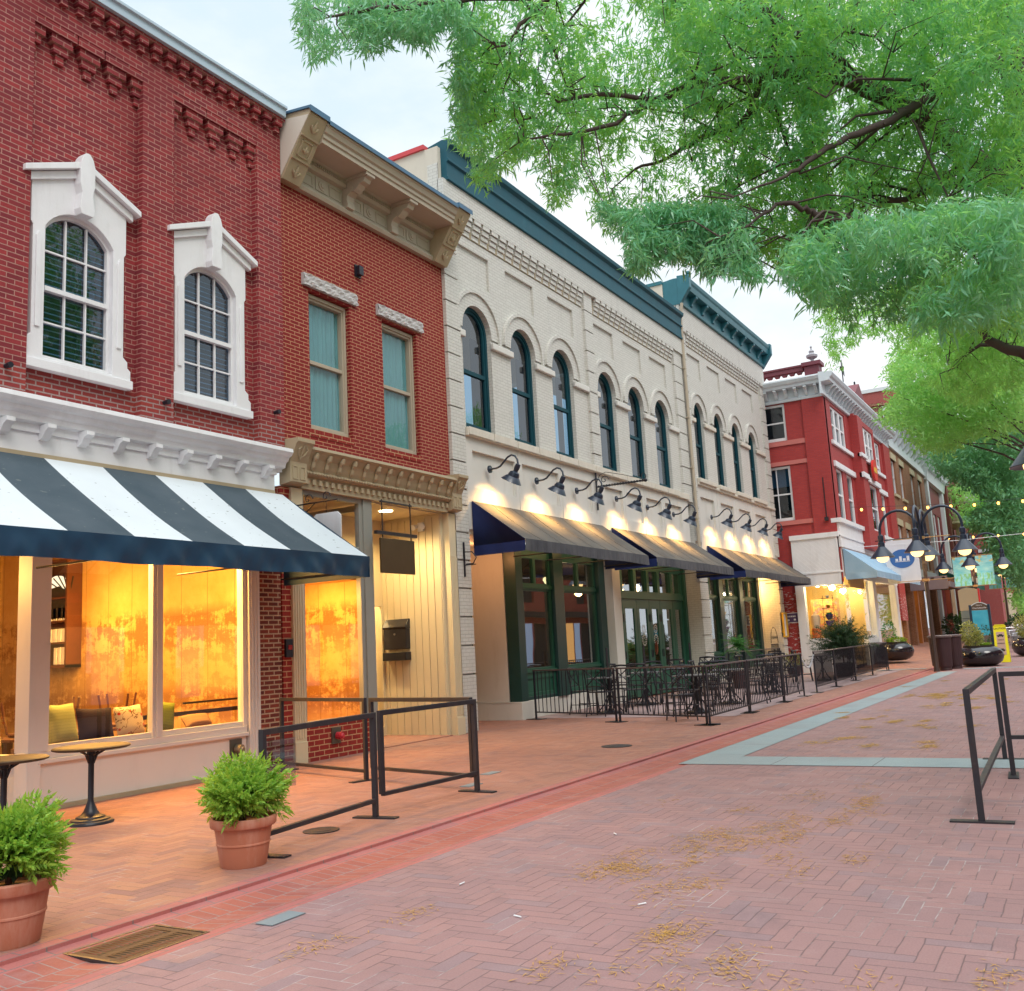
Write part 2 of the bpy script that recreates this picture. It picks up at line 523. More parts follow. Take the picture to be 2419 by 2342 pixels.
# ---------------------------------------------------------------- ground
M['street'] = herring('street pavers', (.36, .208, .198), (.315, .188, .186), (.26, .20, .22), (.09, .065, .065))
M['walk'] = herring('sidewalk pavers', (.385, .185, .135), (.335, .165, .125), (.275, .16, .145), (.11, .08, .06), unit=.1, grime=.2, light=.05)
M['gut'] = rows('gutter pavers', (.40, .125, .09), (.32, .10, .08), (.30, .21, .19), .105, .235, light=.15)
M['edge'] = rows('edge pavers', (.45, .15, .13), (.38, .13, .125), (.2, .16, .15), .30, .10, light=.1)
def slabs():
    t = MT('granite paving strip'); p = t.pos(); x, y, z = t.sep(p)
    n = t.noise(p, 1.7, 7, .7); f = t.noise(p, 75, 3, .7); big = t.noise(p, .6, 5, .6)
    c = t.mix(n, (.235, .31, .335), (.33, .40, .42))
    fx, fy = t.m_('FLOOR', t.m_('DIVIDE', x, 1.22)), t.m_('FLOOR', t.m_('DIVIDE', y, 1.22))
    r = t('TexWhiteNoise', {0: t.comb(fx, fy, 0.)}, noise_dimensions='3D').outputs[0]
    c = t.mix(t.m_('MULTIPLY', r, .35), c, (.27, .29, .29))
    c = t.mix(t.m_('MULTIPLY', t.ramp(big, (.48, 0.), (.7, 1.)), .55), c, (.25, .20, .185))
    c = t.mix(t.ramp(f, (.3, .3), (.6, 0.)), c, (.15, .16, .17))
    j = t.m_('MAXIMUM', t.m_('LESS_THAN', t.m_('FRACT', t.m_('DIVIDE', x, 1.22)), .010), t.m_('LESS_THAN', t.m_('FRACT', t.m_('DIVIDE', y, 1.22)), .010))
    c = t.mix(t.m_('MULTIPLY', j, .8), c, (.10, .09, .085))
    return t.done(c, .75, 0., t.bump(t.m_('SUBTRACT', f, j), .4, .006), .3)
M['conc'] = slabs()


def sheet(x0, x1, y0, y1, dz, nx=1, ny=1, zf=None):
    g = MB()
    zf = zf or zg
    return g.grid(lambda u, v: (x0 + (x1 - x0) * u, y0 + (y1 - y0) * v, zf(x0 + (x1 - x0) * u, y0 + (y1 - y0) * v) + dz), nx, ny)


structure('ground', sheet(-600, 900, -600, 600, -.25, 150, 1, lambda x, y: zg(x, 0)), paint('earth', (.18, .13, .1), .9))
structure('street', sheet(-40, 240, -14, 4.74, 0, 140, 3), M['street'])
gz = lambda x, y: zg(x, y) - .035 * max(0, 1 - abs(y - 5.12) / .38)
g = sheet(-40, 200, 4.74, 4.90, 0, 120, 1, gz); structure('gutter_edging', g, M['edge'])
structure('gutter', sheet(-40, 200, 4.90, 5.37, 0, 120, 2, gz), M['gut'])
g = sheet(-40, 200, 5.37, 5.49, 0, 120, 1, gz)
structure('gutter_border', g, M['edge'])
k = MB()
for i in range(120):
    x0, x1 = -40 + 2 * i, -38 + 2 * i
    k.add([(x0, 5.49, zg(x0, 5.49) - .02), (x1, 5.49, zg(x1, 5.49) - .02), (x1, 5.49, zg(x1, 5.49) + .022), (x0, 5.49, zg(x0, 5.49) + .022),
           (x1, 5.62, zg(x1, 5.6) + .022), (x0, 5.62, zg(x0, 5.6) + .022)], [(0, 1, 2, 3), (3, 2, 4, 5)])
structure('kerb', k, M['edge'])
structure('sidewalk', sheet(-40, 200, 5.62, 20, .02, 120, 12), M['walk'])
structure('paving_strip', sheet(12.35, 38, 4.28, 4.89, .006, 40, 1), M['conc'])
structure('paving_strip', sheet(12.36, 13.2, -6, 4.28, .006, 1, 4), M['conc'])
structure('paving_strip', sheet(39.6, 40.3, -6, 4.28, .006, 1, 4), M['conc'])
structure('paving_strip', sheet(40.5, 41.1, 5.7, 8.3, .03, 1, 4), M['conc'])
# ---------------------------------------------------------------- the old brick cafe building
M['lit'] = None


def plaster():
    t = MT('stained warm plaster'); p = t.pos(); x, y, z = t.sep(p)
    v = t.comb(t.m_('ADD', x, y), z, 0.)
    n1 = t.noise(t.scl(v, (1.3, .9, 1)), 1.6, 8, .7)
    n2 = t.noise(t.scl(v, (.75, 1.0, 1)), 4.2, 12, .80, .1)
    n3 = t.noise(t.scl(v, (2.6, .35, 1)), 3.0, 8, .7)
    n4 = t.noise(t.scl(v, (.3, 1.0, 1)), 1.6, 4, .6)
    zone = t.ramp(t.m_('DIVIDE', z, 4.), (.14, .15), (.20, .95), (.29, .95), (.33, .45), (.44, .5), (.50, .95), (.61, 1.), (.66, .05))
    k_ = t.m_('ADD', t.m_('MULTIPLY', n2, .5), t.m_('ADD', t.m_('MULTIPLY', n3, .25), t.m_('MULTIPLY', n4, .25)))
    m = t.m_('MULTIPLY', t.ramp(k_, (.47, 0.), (.51, 1.)), zone)
    c = t.mix(t.ramp(n1, (.3, 0.), (.7, 1.)), (.62, .41, .15), (.50, .28, .07))
    c = t.mix(t.m_('MULTIPLY', m, .9), c, (.24, .105, .03))
    ln = t.m_('LESS_THAN', t.m_('FRACT', t.m_('DIVIDE', t.m_('ADD', x, y), .62)), .025)
    c = t.mix(t.m_('MULTIPLY', ln, .55), c, (.18, .09, .03))
    return t.done(c, .7, 0., t.bump(n3, .3, .01), .2)


M['plaster'] = plaster()
M['wood'] = paint('dark red wood', (.10, .035, .018), .45, .3, 5, .2)
M['floorw'] = paint('cafe floor boards', (.16, .09, .05), .5, .3, 3)


def striped(name, a, b, x0, w):
    t = MT(name); p = t.pos(); x, y, z = t.sep(p)
    f = t.m_('LESS_THAN', t.m_('FLOORED_MODULO', t.m_('FLOOR', t.m_('DIVIDE', t.m_('SUBTRACT', x, x0), w)), 2.), .5)
    n = t.noise(p, 1.6, 5); n2 = t.noise(p, 300, 2)
    col = t.mix(f, a, b)
    col = t.mix(t.m_('MULTIPLY', n, .25), col, (.3, .33, .36))
    sp = t.noise(t.scl(p, (9, 16, 16)), 1.3, 2, .5)
    col = t.mix(t.ramp(sp, (.70, 0.), (.73, .75)), col, (.16, .18, .17))
    return t.done(col, .75, 0., t.bump(n2, .1, .002), .2)


M['stripe'] = striped('striped awning cloth', (.03, .055, .075), (.70, .76, .80), 7.15, .825)
M['navy'] = paint('navy awning cloth', (.012, .046, .095), .42, .25, 3, .2, spec=.4)

B1 = thing('brick_building', 'old red brick building with two white hooded windows above a cafe', 'building', (6.5, F, 0), world=True)
wins1 = [(5.40,), (7.63,), (9.84,)]
holes = [arch(c[0] - .53, c[0] + .53, 5.42, 7.24, .30) for c in wins1]
m = MB()
m.wall(rect(2, 11.3, 5.32, 10.5), holes, F, .3)
m.box(2, 11.3, F + .3, F + 8, 10.3, 10.5)
m.box(11.1, 11.3, F + .3, F + 8, 4, 10.5)
pil = [(4.1, 4.62), (6.35, 6.88), (8.55, 9.10), (10.76, 11.3)]
for a, b in pil: m.box(a, b, F - .14, F - .001, 5.32, 10.04)
m.box(2, 11.3, F - .142, F - .001, 10.04, 10.55)
for a, b in ((2.3, 4.1), (4.62, 6.35), (6.88, 8.55), (9.10, 10.76)):
    n = 4; s = (b - a) / n
    for k in range(n + 1):
        c = a + s * (k if k else 0) - (.02 if k == n else 0) + (.02 if k == 0 else 0)
        for wd, z0, z1, pr in ((.40, 9.91, 10.04, .135), (.31, 9.79, 9.91, .105), (.22, 9.67, 9.79, .075), (.12, 9.54, 9.67, .045)):
            x0, x1 = max(a, c - wd / 2), min(b, c + wd / 2)
            if x1 - x0 > .02: m.box(x0 + .001, x1 - .001, F - pr, F - .002, z0 + .001, z1)
for k in range(38):
    c = 2.1 + k * .245
    m.box(c - .075, c + .075, F - .26, F - .143, 10.42, 10.53)
    m.box(c - .05, c + .05, F - .21, F - .143, 10.31, 10.419)
m.box(2, 11.3, F - .27, F - .143, 10.531, 10.57)
part('wall', m, M['brick1'], B1)
m = MB(); m.box(2, 11.298, F, F + .3, 4.85, 5.319)
for a, b in pil: m.box(a, b - .002, F - .141, F - .001, 4.85, 5.319)
part('lower_wall', m, M['brick1m'], B1, label='repointed courses with wide pale mortar')
m = MB(); m.prism([(F - .33, 10.575), (F - .33, 10.70), (F - .37, 10.71), (F - .37, 10.76), (F + 1.2, 10.84), (F + 1.2, 10.575)], 'x', 2, 11.26)
part('coping', m, M['cap'], B1, bev=.006)
m = MB(); m.box(2, 11.3, F + 1.2, 19, 10.505, 10.574); part('roof', m, M['roof'], B1)


def peaked_window(c):
    m = MB()
    base = [(c - .79, 5.33), (c + .79, 5.33), (c + .79, 5.58), (c + .74, 5.62), (c + .74, 5.70), (c + .67, 5.76), (c + .67, 7.18), (c + .70, 7.22),
            (c + .70, 7.84), (c, 8.14), (c - .70, 7.84), (c - .70, 7.22), (c - .67, 7.18), (c - .67, 5.76), (c - .74, 5.70), (c - .74, 5.62), (c - .79, 5.58)]
    m.wall(base, [arch(c - .50, c + .50, 5.48, 7.22, .29)], F - .085, .22)
    # raised flutes on the jambs, sill board, hood, keystone
    for s in (-1, 1):
        x = c + s * .595
        m.prism([(x - .035, 5.86), (x + .035, 5.86), (x + .035, 7.05), (x, 7.12), (x - .035, 7.05)], 'y', F - .105, F - .084)
        hood = [(c + s * .86, 7.80), (c + s * .86, 7.88), (c + s * .07, 8.23), (c + s * .07, 8.14)]
        m.prism(hood, 'y', F - .20, F - .05)
        hood = [(c + s * .78, 7.72), (c + s * .78, 7.82), (c + s * .07, 8.13), (c + s * .07, 8.02)]
        m.prism(hood, 'y', F - .13, F - .05)
    m.box(c - .80, c + .80, F - .125, F - .05, 5.325, 5.44)
    ks = [(c - .12, 7.50), (c + .12, 7.50), (c + .15, 7.58), (c + .11, 7.80), (c + .15, 7.92), (c + .15, 8.20), (c + .11, 8.30), (c + .05, 8.36), (c, 8.37),
          (c - .05, 8.36), (c - .11, 8.30), (c - .15, 8.20), (c - .15, 7.92), (c - .11, 7.80), (c - .15, 7.58)]
    ks = [(c + (x_ - c) * .72, z_) for x_, z_ in ks]
    m.prism(ks, 'y', F - .22, F - .06)
    w_ = part('window', m, M['white'], B1, bev=.006)
    m = MB()
    m.wall(arch(c - .498, c + .498, 5.482, 7.22, .288), [arch(c - .455, c + .455, 5.54, 7.21, .25)], F - .01, .06)
    m.box(c - .455, c + .455, F - .03, F + .05, 6.39, 6.45)
    for k in (-1, 1): m.box(c + k * .153 - .011, c + k * .153 + .011, F + .005, F + .04, 5.54, 7.42)
    for z in (5.98, 6.93): m.box(c - .455, c + .455, F + .006, F + .039, z - .011, z + .011)
    part('sash', m, M['white'], w_)
    m = MB(); m.prism(arch(c - .46, c + .46, 5.53, 7.21, .255), 'y', F + .045, F + .05); part('pane', m, M['paned'], w_)
    m = MB()
    for k in range(24):
        z = 5.6 + k * .075
        m.add([(c - .47, F + .075, z), (c + .47, F + .075, z), (c + .47, F + .085, z + .022), (c - .47, F + .085, z + .022)], [(0, 1, 2, 3)])
    part('blind', m, M['white'], w_)
    m = MB(); m.box(c - .6, c + .6, F + .45, F + .46, 5.3, 7.7)
    for s, a in ((1, .18), (-1, .40)):
        for k in range(6):
            x = c + s * (a + k * .035); m.box(x - .012, x + .012, F + .2, F + .24, 5.4, 7.6)
    part('curtain', m, paint('grey curtain', (.10, .12, .14), .8) if c < 6 else bpy.data.materials['grey curtain'], w_)
    return w_


for c, in wins1: peaked_window(c)

# shop cornice with modillions
m = MB()
prof = [(F, 4.97), (F - .10, 4.93), (F - .37, 4.90), (F - .38, 4.84), (F - .34, 4.79), (F - .29, 4.77), (F - .27, 4.72), (F - .22, 4.69), (F - .20, 4.62), (F - .13, 4.60), (F - .13, 4.56), (F, 4.56)]
m.prism(prof, 'x', 2, 11.24)
m.box(2, 11.10, F - .10, F, 4.24, 4.559)
m.box(2, 11.12, F - .13, F - .0, 4.50, 4.56)
for k in range(17):
    x = 2.35 + k * .53 + .02
    m.prism([(F - .101, 4.60), (F - .30, 4.60), (F - .30, 4.55), (F - .24, 4.52), (F - .18, 4.44), (F - .13, 4.42), (F - .101, 4.42)], 'x', x - .055, x + .055)
part('shop_cornice', m, M['white'], B1, bev=.006)
m = MB(); m.box(2, 11.08, F - .13, F - .10, 4.20, 4.25); part('awning_rail', m, M['beige2'], B1)
for x, z in ((6.62, 5.24), (8.93, 5.24), (11.08, 5.5)):
    m = MB(); m.tube([(x, F - .13, z), (x, F - .23, z)], .028, 10); m.tube([(x, F - .20, z), (x, F - .25, z)], .036, 10); part('pipe_stub', m, M['iron'], B1)

# shopfront: post, bulkhead, mullions, brick pier
m = MB()
m.box(7.25, 10.55, F, F + .05, 0, .56)
m.box(7.25, 7.30, F + .05, F + 1.6, 0, .56)
m.box(7.22, 10.56, F - .05, F + .10, .56, .61); m.box(7.24, 10.55, F - .02, F + .10, .61, .70)
m.box(7.20, 7.32, F + .101, F + 1.6, .56, .66)
m.box(7.10, 7.36, F - .03, F + .24, .70, 4.24); m.box(7.08, 7.26, F - .04, F + .2, .0, .70)
m.box(8.88, 9.05, F + .0, F + .10, .70, 4.24); m.box(8.93, 9.00, F - .03, F + .0, .70, 4.24)
m.box(10.50, 10.58, F - .0, F + .12, .70, 4.24); m.box(10.58, 10.80, F - .05, F + .15, 0, 4.24)
for x in (10.63, 10.69, 10.75): m.box(x - .012, x + .012, F - .062, F - .05, .1, 4.2)
m.box(7.36, 10.5, F + .02, F + .09, .70, .77); m.box(7.36, 10.5, F + .02, F + .09, 3.30, 4.24)
m.box(2, 7.1, F + .02, F + .3, 3.5, 4.24)
part('shopfront', m, M['white2'], B1, bev=.005)
m = MB(); m.box(7.2, 10.8, F - .06, F + .0, 0, .07); part('plinth', m, M['beige2'], B1)
m = MB(); m.box(10.80, 11.28, F - .02, F + .16, 0, 4.24); part('pier', m, M['brickp'], B1)
for a, b in ((7.36, 8.88), (9.05, 10.5)):
    m = MB(); m.box(a, b, F + .05, F + .056, .77, 3.3); part('shop_pane', m, M['panes'], B1)
m = MB(); m.box(7.26, 7.266, F + .24, F + 1.6, .66, 3.5); part('shop_pane', m, M['panes'], B1)
# interior shell
m = MB(); m.box(11.2, 11.28, F + .5, 18, 0, 4.2); m.box(2, 11.2, 18, 18.1, 0, 4.2); m.box(11.2, 11.28, F + .161, F + .5, .0, 4.2)
part('inner_wall', m, M['plaster'], B1)
m = MB(); m.box(2, 11.2, F + .16, 18, 3.9, 4.0); part('ceiling', m, paint('cafe ceiling', (.5, .42, .3), .8), B1)
m = MB(); m.box(2, 11.2, F + .16, 18, .021, .05); part('floor', m, M['floorw'], B1)
m = MB(); m.box(7.35, 11.1, F + .11, F + .70, .60, .72); m.box(7.35, 11.1, F + .66, F + .70, .05, .60); part('window_seat', m, M['wood'], B1)
m = MB(); m.box(9.3, 11.15, F + .68, F + .72, .90, .96); m.box(10.0, 11.15, F + .68, F + .72, 1.06, 1.09); part('seat_rail', m, M['iron'], B1)
m = MB(); m.box(11.06, 11.2, F + .17, F + .25, .6, 3.9); part('inner_jamb', m, M['wood'], B1)

# siamese connection on the bulkhead
def siamese(name, lab, x, y, z, cap):
    t = thing(name, lab, 'standpipe', (x, y, z))
    m = MB(); m.box(-.11, .11, -.02, 0, -.13, .13); part('backplate', m, paint('tarnished metal', (.13, .13, .11), .4, .3, 8, .2, metal=.6, obj=True) if 'tarnished metal' not in bpy.data.materials else bpy.data.materials['tarnished metal'], t)
    m = MB(); m.tube([(0, -.02, 0), (.02, -.12, -.01)], [.055, .065], 14); m.tube([(.02, -.12, -.01), (.025, -.15, -.012)], [.045, .03], 14)
    part('outlet', m, cap, t, 40)
    return t
siamese('fire_connection', 'tarnished square standpipe outlet on white shopfront base beside the fence', 10.33, F - .001, .40, paint('bronze cap', (.28, .24, .17), .4, .2, 5, .1, metal=.5, obj=True))
siamese('fire_connection', 'grey standpipe outlet with red cap on the low brick panel', 12.47, F - .041, .37, paint('red cap', (.5, .03, .05), .4, .1, 5, .1, obj=True))

# striped awning
aw = thing('striped_awning', 'black and white striped canvas awning over the lit cafe window', 'awning', (7, F - .1, 2.7), world=True)
YT, ZT, YB, ZB = F - .13, 4.20, 9.02, 3.05
m = MB()
def sl(u, v):
    x = 2.5 + (11.24 - 2.5) * u
    sag = -math.sin(PI * v) * (.02 + .045 * abs(math.sin((x - 4.9) * PI / 2.15)) + .006 * math.sin(x * 9 + v * 5))
    return (x, YT + (YB - YT) * v, ZT + (ZB - ZT) * v + sag)
m.grid(sl, 120, 10); part('canopy', m, M['stripe'], aw, True)
m = MB()
def va(u, v):
    x = 2.5 + (11.24 - 2.5) * u
    k = (.020 * math.sin(x * 6.1 + 2.4 * v + 2 * math.sin(x * 1.7)) + .012 * math.sin(x * 13.3 - 3.5 * v + math.sin(x * 3.1)) + .004 * math.sin(x * 31 + 4 * v)) * v ** .7
    return (x, YB - .006 + k, ZB + .012 - .30 * v + .008 * math.sin(x * 3.3) * v)
m.grid(va, 400, 6); part('valance', m, M['navy'], aw, True)
for x in (2.5, 11.24): m = MB(); m.add([(x, YT, ZT), (x, YB, ZB), (x, YB, ZB - .29), (x, YT, ZB - .29)], [(0, 1, 2, 3)]); part('side_panel', m, M['navy'], aw)
m = MB()
for x in (4.9, 7.1, 9.2, 11.2): m.tube([(x, YT + .02, ZT - .06), (x, YB + .04, ZB - .03)], .014, 6); m.tube([(x, YT + .02, 2.86), (x, YB + .04, 2.86)], .014, 6)
m.tube([(2.5, YB + .04, ZB - .04), (11.2, YB + .04, ZB - .04)], .014, 6)
part('frame', m, M['iron'], aw)

# cafe lights
lamp('cafe_light', 'POINT', (10.3, 11.75, 3.3), 50, WARM, None, .3)
for i, (x, y) in enumerate(((10.2, 12.2), (10.2, 14.2), (8.2, 12.4), (7.0, 14.2))):
    lamp('cafe_light', 'SPOT', (x, y, 3.8), 165, WARM, (x + .5, y + .1, 0), .12, 130, 1.)
lamp('cafe_light', 'POINT', (9.6, 13.2, 2.4), 150, WARM, None, .5)
lamp('cafe_light', 'POINT', (6.3, 12.4, 2.9), 170, WARM, None, .2)
lamp('cafe_light', 'AREA', (8.9, F + .5, 3.4), 400, WARM, (8.7, F - .9, 0), 3, sy=.3)
lamp('cafe_light', 'POINT', (10.3, 14.6, 2.4), 145, WARM, None, .5)
# ---------------------------------------------------------------- narrow brick building with the beige cornice
B2 = thing('narrow_brick_building', 'narrow red brick building with beige bracketed cornice and lit recessed door', 'building', (13.8, F, 0), world=True)
wins2 = [(12.08, 13.16, 5.44, 7.88), (14.10, 15.20, 5.42, 7.90)]
m = MB(); m.wall(rect(11.302, 16.2, 5.0, 9.75), [rect(*w_) for w_ in wins2], F, .25)
m.box(11.302, 16.2, F + .25, 19, 9.5, 9.75)
part('wall', m, M['brick2'], B2)
m = MB(); m.box(11.35, 16.2, F + .0, 20, 9.76, 10.5); part('roof', m, M['stucco'], B2)
for x0, x1, z0, z1 in wins2:
    m = MB(); n = int((x1 - x0 + .1) / .072)
    for k in range(n): m.box(x0 - .05 + k * .072 + .005, x0 - .05 + (k + 1) * .072 - .004, F - .012, F + .1, z0 - .13, z0 - .005)
    part('sill_course', m, M['brickb'], B2)
for i, (x0, x1, z0, z1) in enumerate(wins2):
    m = MB(); m.wall(rect(x0, x1, z0, z1), [rect(x0 + .10, x1 - .10, z0 + .11, z1 - .12)], F + .11, .12)
    m.wall(rect(x0 + .02, x1 - .02, z0 + .02, z1 - .02), [rect(x0 + .07, x1 - .07, z0 + .08, z1 - .08)], F + .08, .03)
    zm = (z0 + z1) / 2
    m.box(x0 + .1, x1 - .1, F + .12, F + .2, zm - .035, zm + .03)
    w_ = part('window', m, M['beige'], B2, bev=.004)
    m = MB(); m.box(x0 + .09, x1 - .09, F + .165, F + .17, z0 + .1, zm); m.box(x0 + .09, x1 - .09, F + .185, F + .19, zm, z1 - .1); part('pane', m, M['pane'], w_)
    m = MB()
    m.grid(lambda u, v: (x0 + (x1 - x0) * u, F + .212 + .012 * math.sin(u * 60) + .01 * math.sin(u * 23), z0 + (z1 - z0) * v), 90, 1)
    part('curtain', m, M['blue'], w_, True)
    m = MB()
    def rk(u, v):
        x = x0 - .17 + (x1 - x0 + .34) * u
        return (x, F - .05 - .035 * abs(math.sin(u * 23 + 2 * v) * math.cos(v * 5 + u * 9)), z1 + .05 + .21 * v)
    m.grid(rk, 30, 5)
    m.box(x0 - .17, x1 + .17, F - .05, F + .1, z1 + .05, z1 + .26)
    part('lintel', m, M['rockstone'], B2)
m = MB(); m.box(13.35, 13.47, F - .11, F - .001, 8.55, 8.72); m.box(13.33, 13.49, F - .03, F - .0, 8.52, 8.75)
part('vent_box', m, M['iron'], B2)

# main cornice
YF = 10.10
m = MB()
prof = [(F - .001, 9.60), (F - .10, 9.60), (F - .13, 9.66), (F - .10, 9.72), (F - .05, 9.74), (F - .05, 10.05), (F - .13, 10.07), (F - .16, 10.12), (F - .16, 10.20), (F - .20, 10.24), (YF + .10, 10.24),
        (YF + .08, 10.24), (YF + .08, 10.32), (YF + .05, 10.33), (YF + .05, 10.40), (YF + .01, 10.42), (YF - .02, 10.50), (YF - .05, 10.52), (YF - .05, 10.56), (F - .001, 10.62)]
m.prism(prof, 'x', 11.76, 15.74)
for x in (12.42, 13.75, 15.08):      # rosettes and sunk panels of the frieze
    m.box(x - .16, x + .16, F - .065, F - .05, 9.78, 10.02)
    m.tube([(x, F - .05, 9.90), (x, F - .08, 9.90)], [.095, .09], 16); m.tube([(x, F - .08, 9.90), (x, F - .10, 9.90)], [.055, .045], 12)
for a, b in ((11.80, 12.20), (12.62, 12.95), (13.20, 13.54), (13.96, 14.28), (14.52, 14.86), (15.28, 15.70)):
    m.wall(rect(a, b, 9.79, 10.01), [rect(a + .03, b - .03, 9.82, 9.98)], F - .062, .014)
for k in range(72):
    x = 11.80 + k * .055
    m.box(x, x + .028, F - .185, F - .155, 10.13, 10.19)
part('cornice', m, M['beige'], B2, bev=.004)
for x in (13.08, 14.40):
    m = MB()
    s1 = [(F - .05, 10.06), (F - .30, 10.06), (F - .31, 10.02), (F - .27, 9.97), (F - .18, 9.92), (F - .16, 9.84), (F - .18, 9.76), (F - .17, 9.70), (F - .05, 9.68)]
    m.prism(s1, 'x', x - .10, x + .10)
    s2 = [(F - .15, 10.24), (YF + .12, 10.24), (YF + .11, 10.17), (YF + .17, 10.15), (YF + .20, 10.09), (YF + .30, 10.07), (YF + .37, 10.0), (YF + .43, 9.96), (F - .20, 10.02), (F - .15, 10.10)]
    m.prism(s2, 'x', x - .092, x + .092)
    m.box(x - .125, x + .125, YF + .10, F - .16, 10.18, 10.238)
    part('bracket', m, M['beige'], B2, bev=.008)
for a, b in ((11.33, 11.755), (15.745, 16.19)):
    m = MB()
    sp = [(F - .001, 9.60), (F - .16, 9.58), (YF - .05, 10.56), (YF - .05, 10.62), (F - .001, 10.72)]
    m.prism(sp, 'x', a, b)
    # relief on the slanting face
    d = Vector((0, YF - .05 - (F - .16), 10.56 - 9.58)); L_ = d.length; d.normalize(); nrm = Vector((0, -d.z, d.y)).normalized()
    o_ = Vector((0, F - .16, 9.58))
    def on(u, t, h):
        p_ = o_ + d * (t * L_) + nrm * h
        return (a + (b - a) * u, p_.y, p_.z)
    for t0, t1 in ((.32, .345), (.66, .685)):
        m.add([on(0, t0, .001), on(1, t0, .001), on(1, t1, .001), on(0, t1, .001), on(0, t0, .03), on(1, t0, .03), on(1, t1, .03), on(0, t1, .03)],
              [(4, 5, 6, 7), (0, 1, 5, 4), (3, 2, 6, 7), (0, 3, 7, 4), (1, 2, 6, 5)])
    for (u0, t0, u1, t1) in ((.18, .38, .82, .40), (.18, .60, .82, .62), (.18, .38, .25, .62), (.75, .38, .82, .62)):
        m.add([on(u0, t0, .018), on(u1, t0, .018), on(u1, t1, .018), on(u0, t1, .018), on(u0, t0, 0), on(u1, t0, 0), on(u1, t1, 0), on(u0, t1, 0)],
              [(0, 1, 2, 3), (0, 1, 5, 4), (2, 3, 7, 6), (0, 3, 7, 4), (1, 2, 6, 5)])
    for lo in ((.5, .50, 1), (.5, .17, 1.6), (.5, .84, 1.6)):
        u, t, s = lo
        for k in (-1, 0, 1):
            pts = [on(u, t - .07 * s * .7, .012)] + [on(u + k * .11 * s * math.sin(q * 1.25), t - .05 * s + .055 * s * q * (1.2 - .35 * abs(k) * q), .014) for q in (.4, .8, 1.2, 1.6)]
            m.tube(pts, [.016, .022, .024, .018, .008], 6)
    part('end_block', m, M['beige2'], B2, bev=.005)
    if a < 12: m = MB(); m.prism([(F - .01, 9.63), (F - .13, 9.63), (YF - .02, 10.52), (F - .01, 10.64)], 'x', a - .012, a + .001); part('side_panel', m, M['stucco'], B2)
    m = MB(); m.prism([(YF - .09, 10.56), (YF - .09, 10.66), (F + .3, 10.80), (F + .3, 10.73), (F, 10.721), (YF - .051, 10.621)], 'x', a - .03, b + .03); part('flashing', m, M['capb'], B2)
m = MB(); m.prism([(YF - .08, 10.53), (YF - .08, 10.61), (F + .3, 10.72), (F + .3, 10.63), (F, 10.621), (YF - .052, 10.565)], 'x', 11.79, 15.71); part('flashing', m, M['capb'], B2)

# shop cornice with leaf ribs
m = MB()
pr = [(F, 5.06), (F - .36, 5.02), (F - .37, 4.97), (F - .31, 4.93), (F - .24, 4.84), (F - .20, 4.72), (F - .17, 4.66), (F - .20, 4.62), (F - .17, 4.58), (F - .11, 4.56), (F - .11, 4.36), (F, 4.36)]
m.prism(pr, 'x', 11.70, 15.90)
for k in range(13):
    x = 11.86 + k * .325
    pts = [(x, F - .33, 4.93), (x, F - .29, 4.86), (x, F - .25, 4.80), (x, F - .22, 4.72), (x, F - .19, 4.67)]
    m.tube(pts, [.03, .05, .032, .04, .022], 8)
for k in range(60): m.sphere((11.76 + k * .07, F - .195, 4.615), .026, 8)
for k in range(27): m.box(11.78 + k * .155, 11.85 + k * .155, F - .15, F - .109, 4.44, 4.53)
for a, b in ((11.31, 11.70), (15.90, 16.24)):
    m.prism([(F, 5.12), (F - .42, 5.10), (F - .42, 5.04), (F - .38, 5.01), (F - .24, 4.74), (F - .24, 4.42), (F - .18, 4.40), (F, 4.38)], 'x', a, b)
    c = (a + b) / 2
    for s in (-1, 1):
        m.wall(rect(c + s * .085 - .06, c + s * .085 + .06, 4.46, 4.68), [rect(c + s * .085 - .04, c + s * .085 + .04, 4.48, 4.66)], F - .252, .013)
        m.tube([(c, F - .27, 4.80), (c + s * .07, F - .31, 4.86), (c + s * .10, F - .35, 4.93), (c + s * .05, F - .365, 4.98)], [.012, .02, .02, .01], 6)
    m.tube([(c, F - .26, 4.78), (c, F - .38, 5.0)], [.02, .012], 6)
part('shop_cornice', m, M['beige2'], B2, bev=.003)

# shopfront
for a in (11.50, 15.97):
    m = MB(); m.box(a, a + .26, F - .07, F + (.2 if a < 12 else .5), 0, 4.36)
    for k in range(4): m.box(a + .035 + k * .055, a + .06 + k * .055, F - .082, F - .069, .4, 3.5)
    m.box(a - .01, a + .26, F - .09, F - .069, 0, .35)
    part('pilaster', m, M['cream'], B2, bev=.004)
m = MB(); m.box(11.302, 11.50, F - .03, F + .4, 0, 4.36); part('pier', m, M['brickb'], B2)
m = MB(); m.box(11.77, 13.33, F - .04, F + .2, 0, .585); part('base_panel', m, M['brickb'], B2)
m = MB()
m.box(13.33, 13.57, F - .05, F + .12, 0, 4.36); m.box(11.77, 13.33, F - .06, F + .12, .585, .64)
m.box(11.77, 11.83, F - .02, F + .08, .64, 4.30); m.box(11.77, 13.33, F - .02, F + .08, 4.28, 4.36); m.box(13.24, 13.33, F - .02, F + .08, .64, 4.28); m.box(11.83, 13.24, F - .01, F + .07, 3.42, 3.50)
m.box(13.50, 13.57, F + .12, F + 1.55, 0, .6); m.box(13.50, 13.57, F + 1.45, F + 1.55, .6, 4.3); m.box(13.50, 13.57, F + .12, F + 1.45, 4.2, 4.3)
part('window_frame', m, paint('grey green frame', (.30, .31, .28), .4, .1, 2, .1), B2, bev=.004)
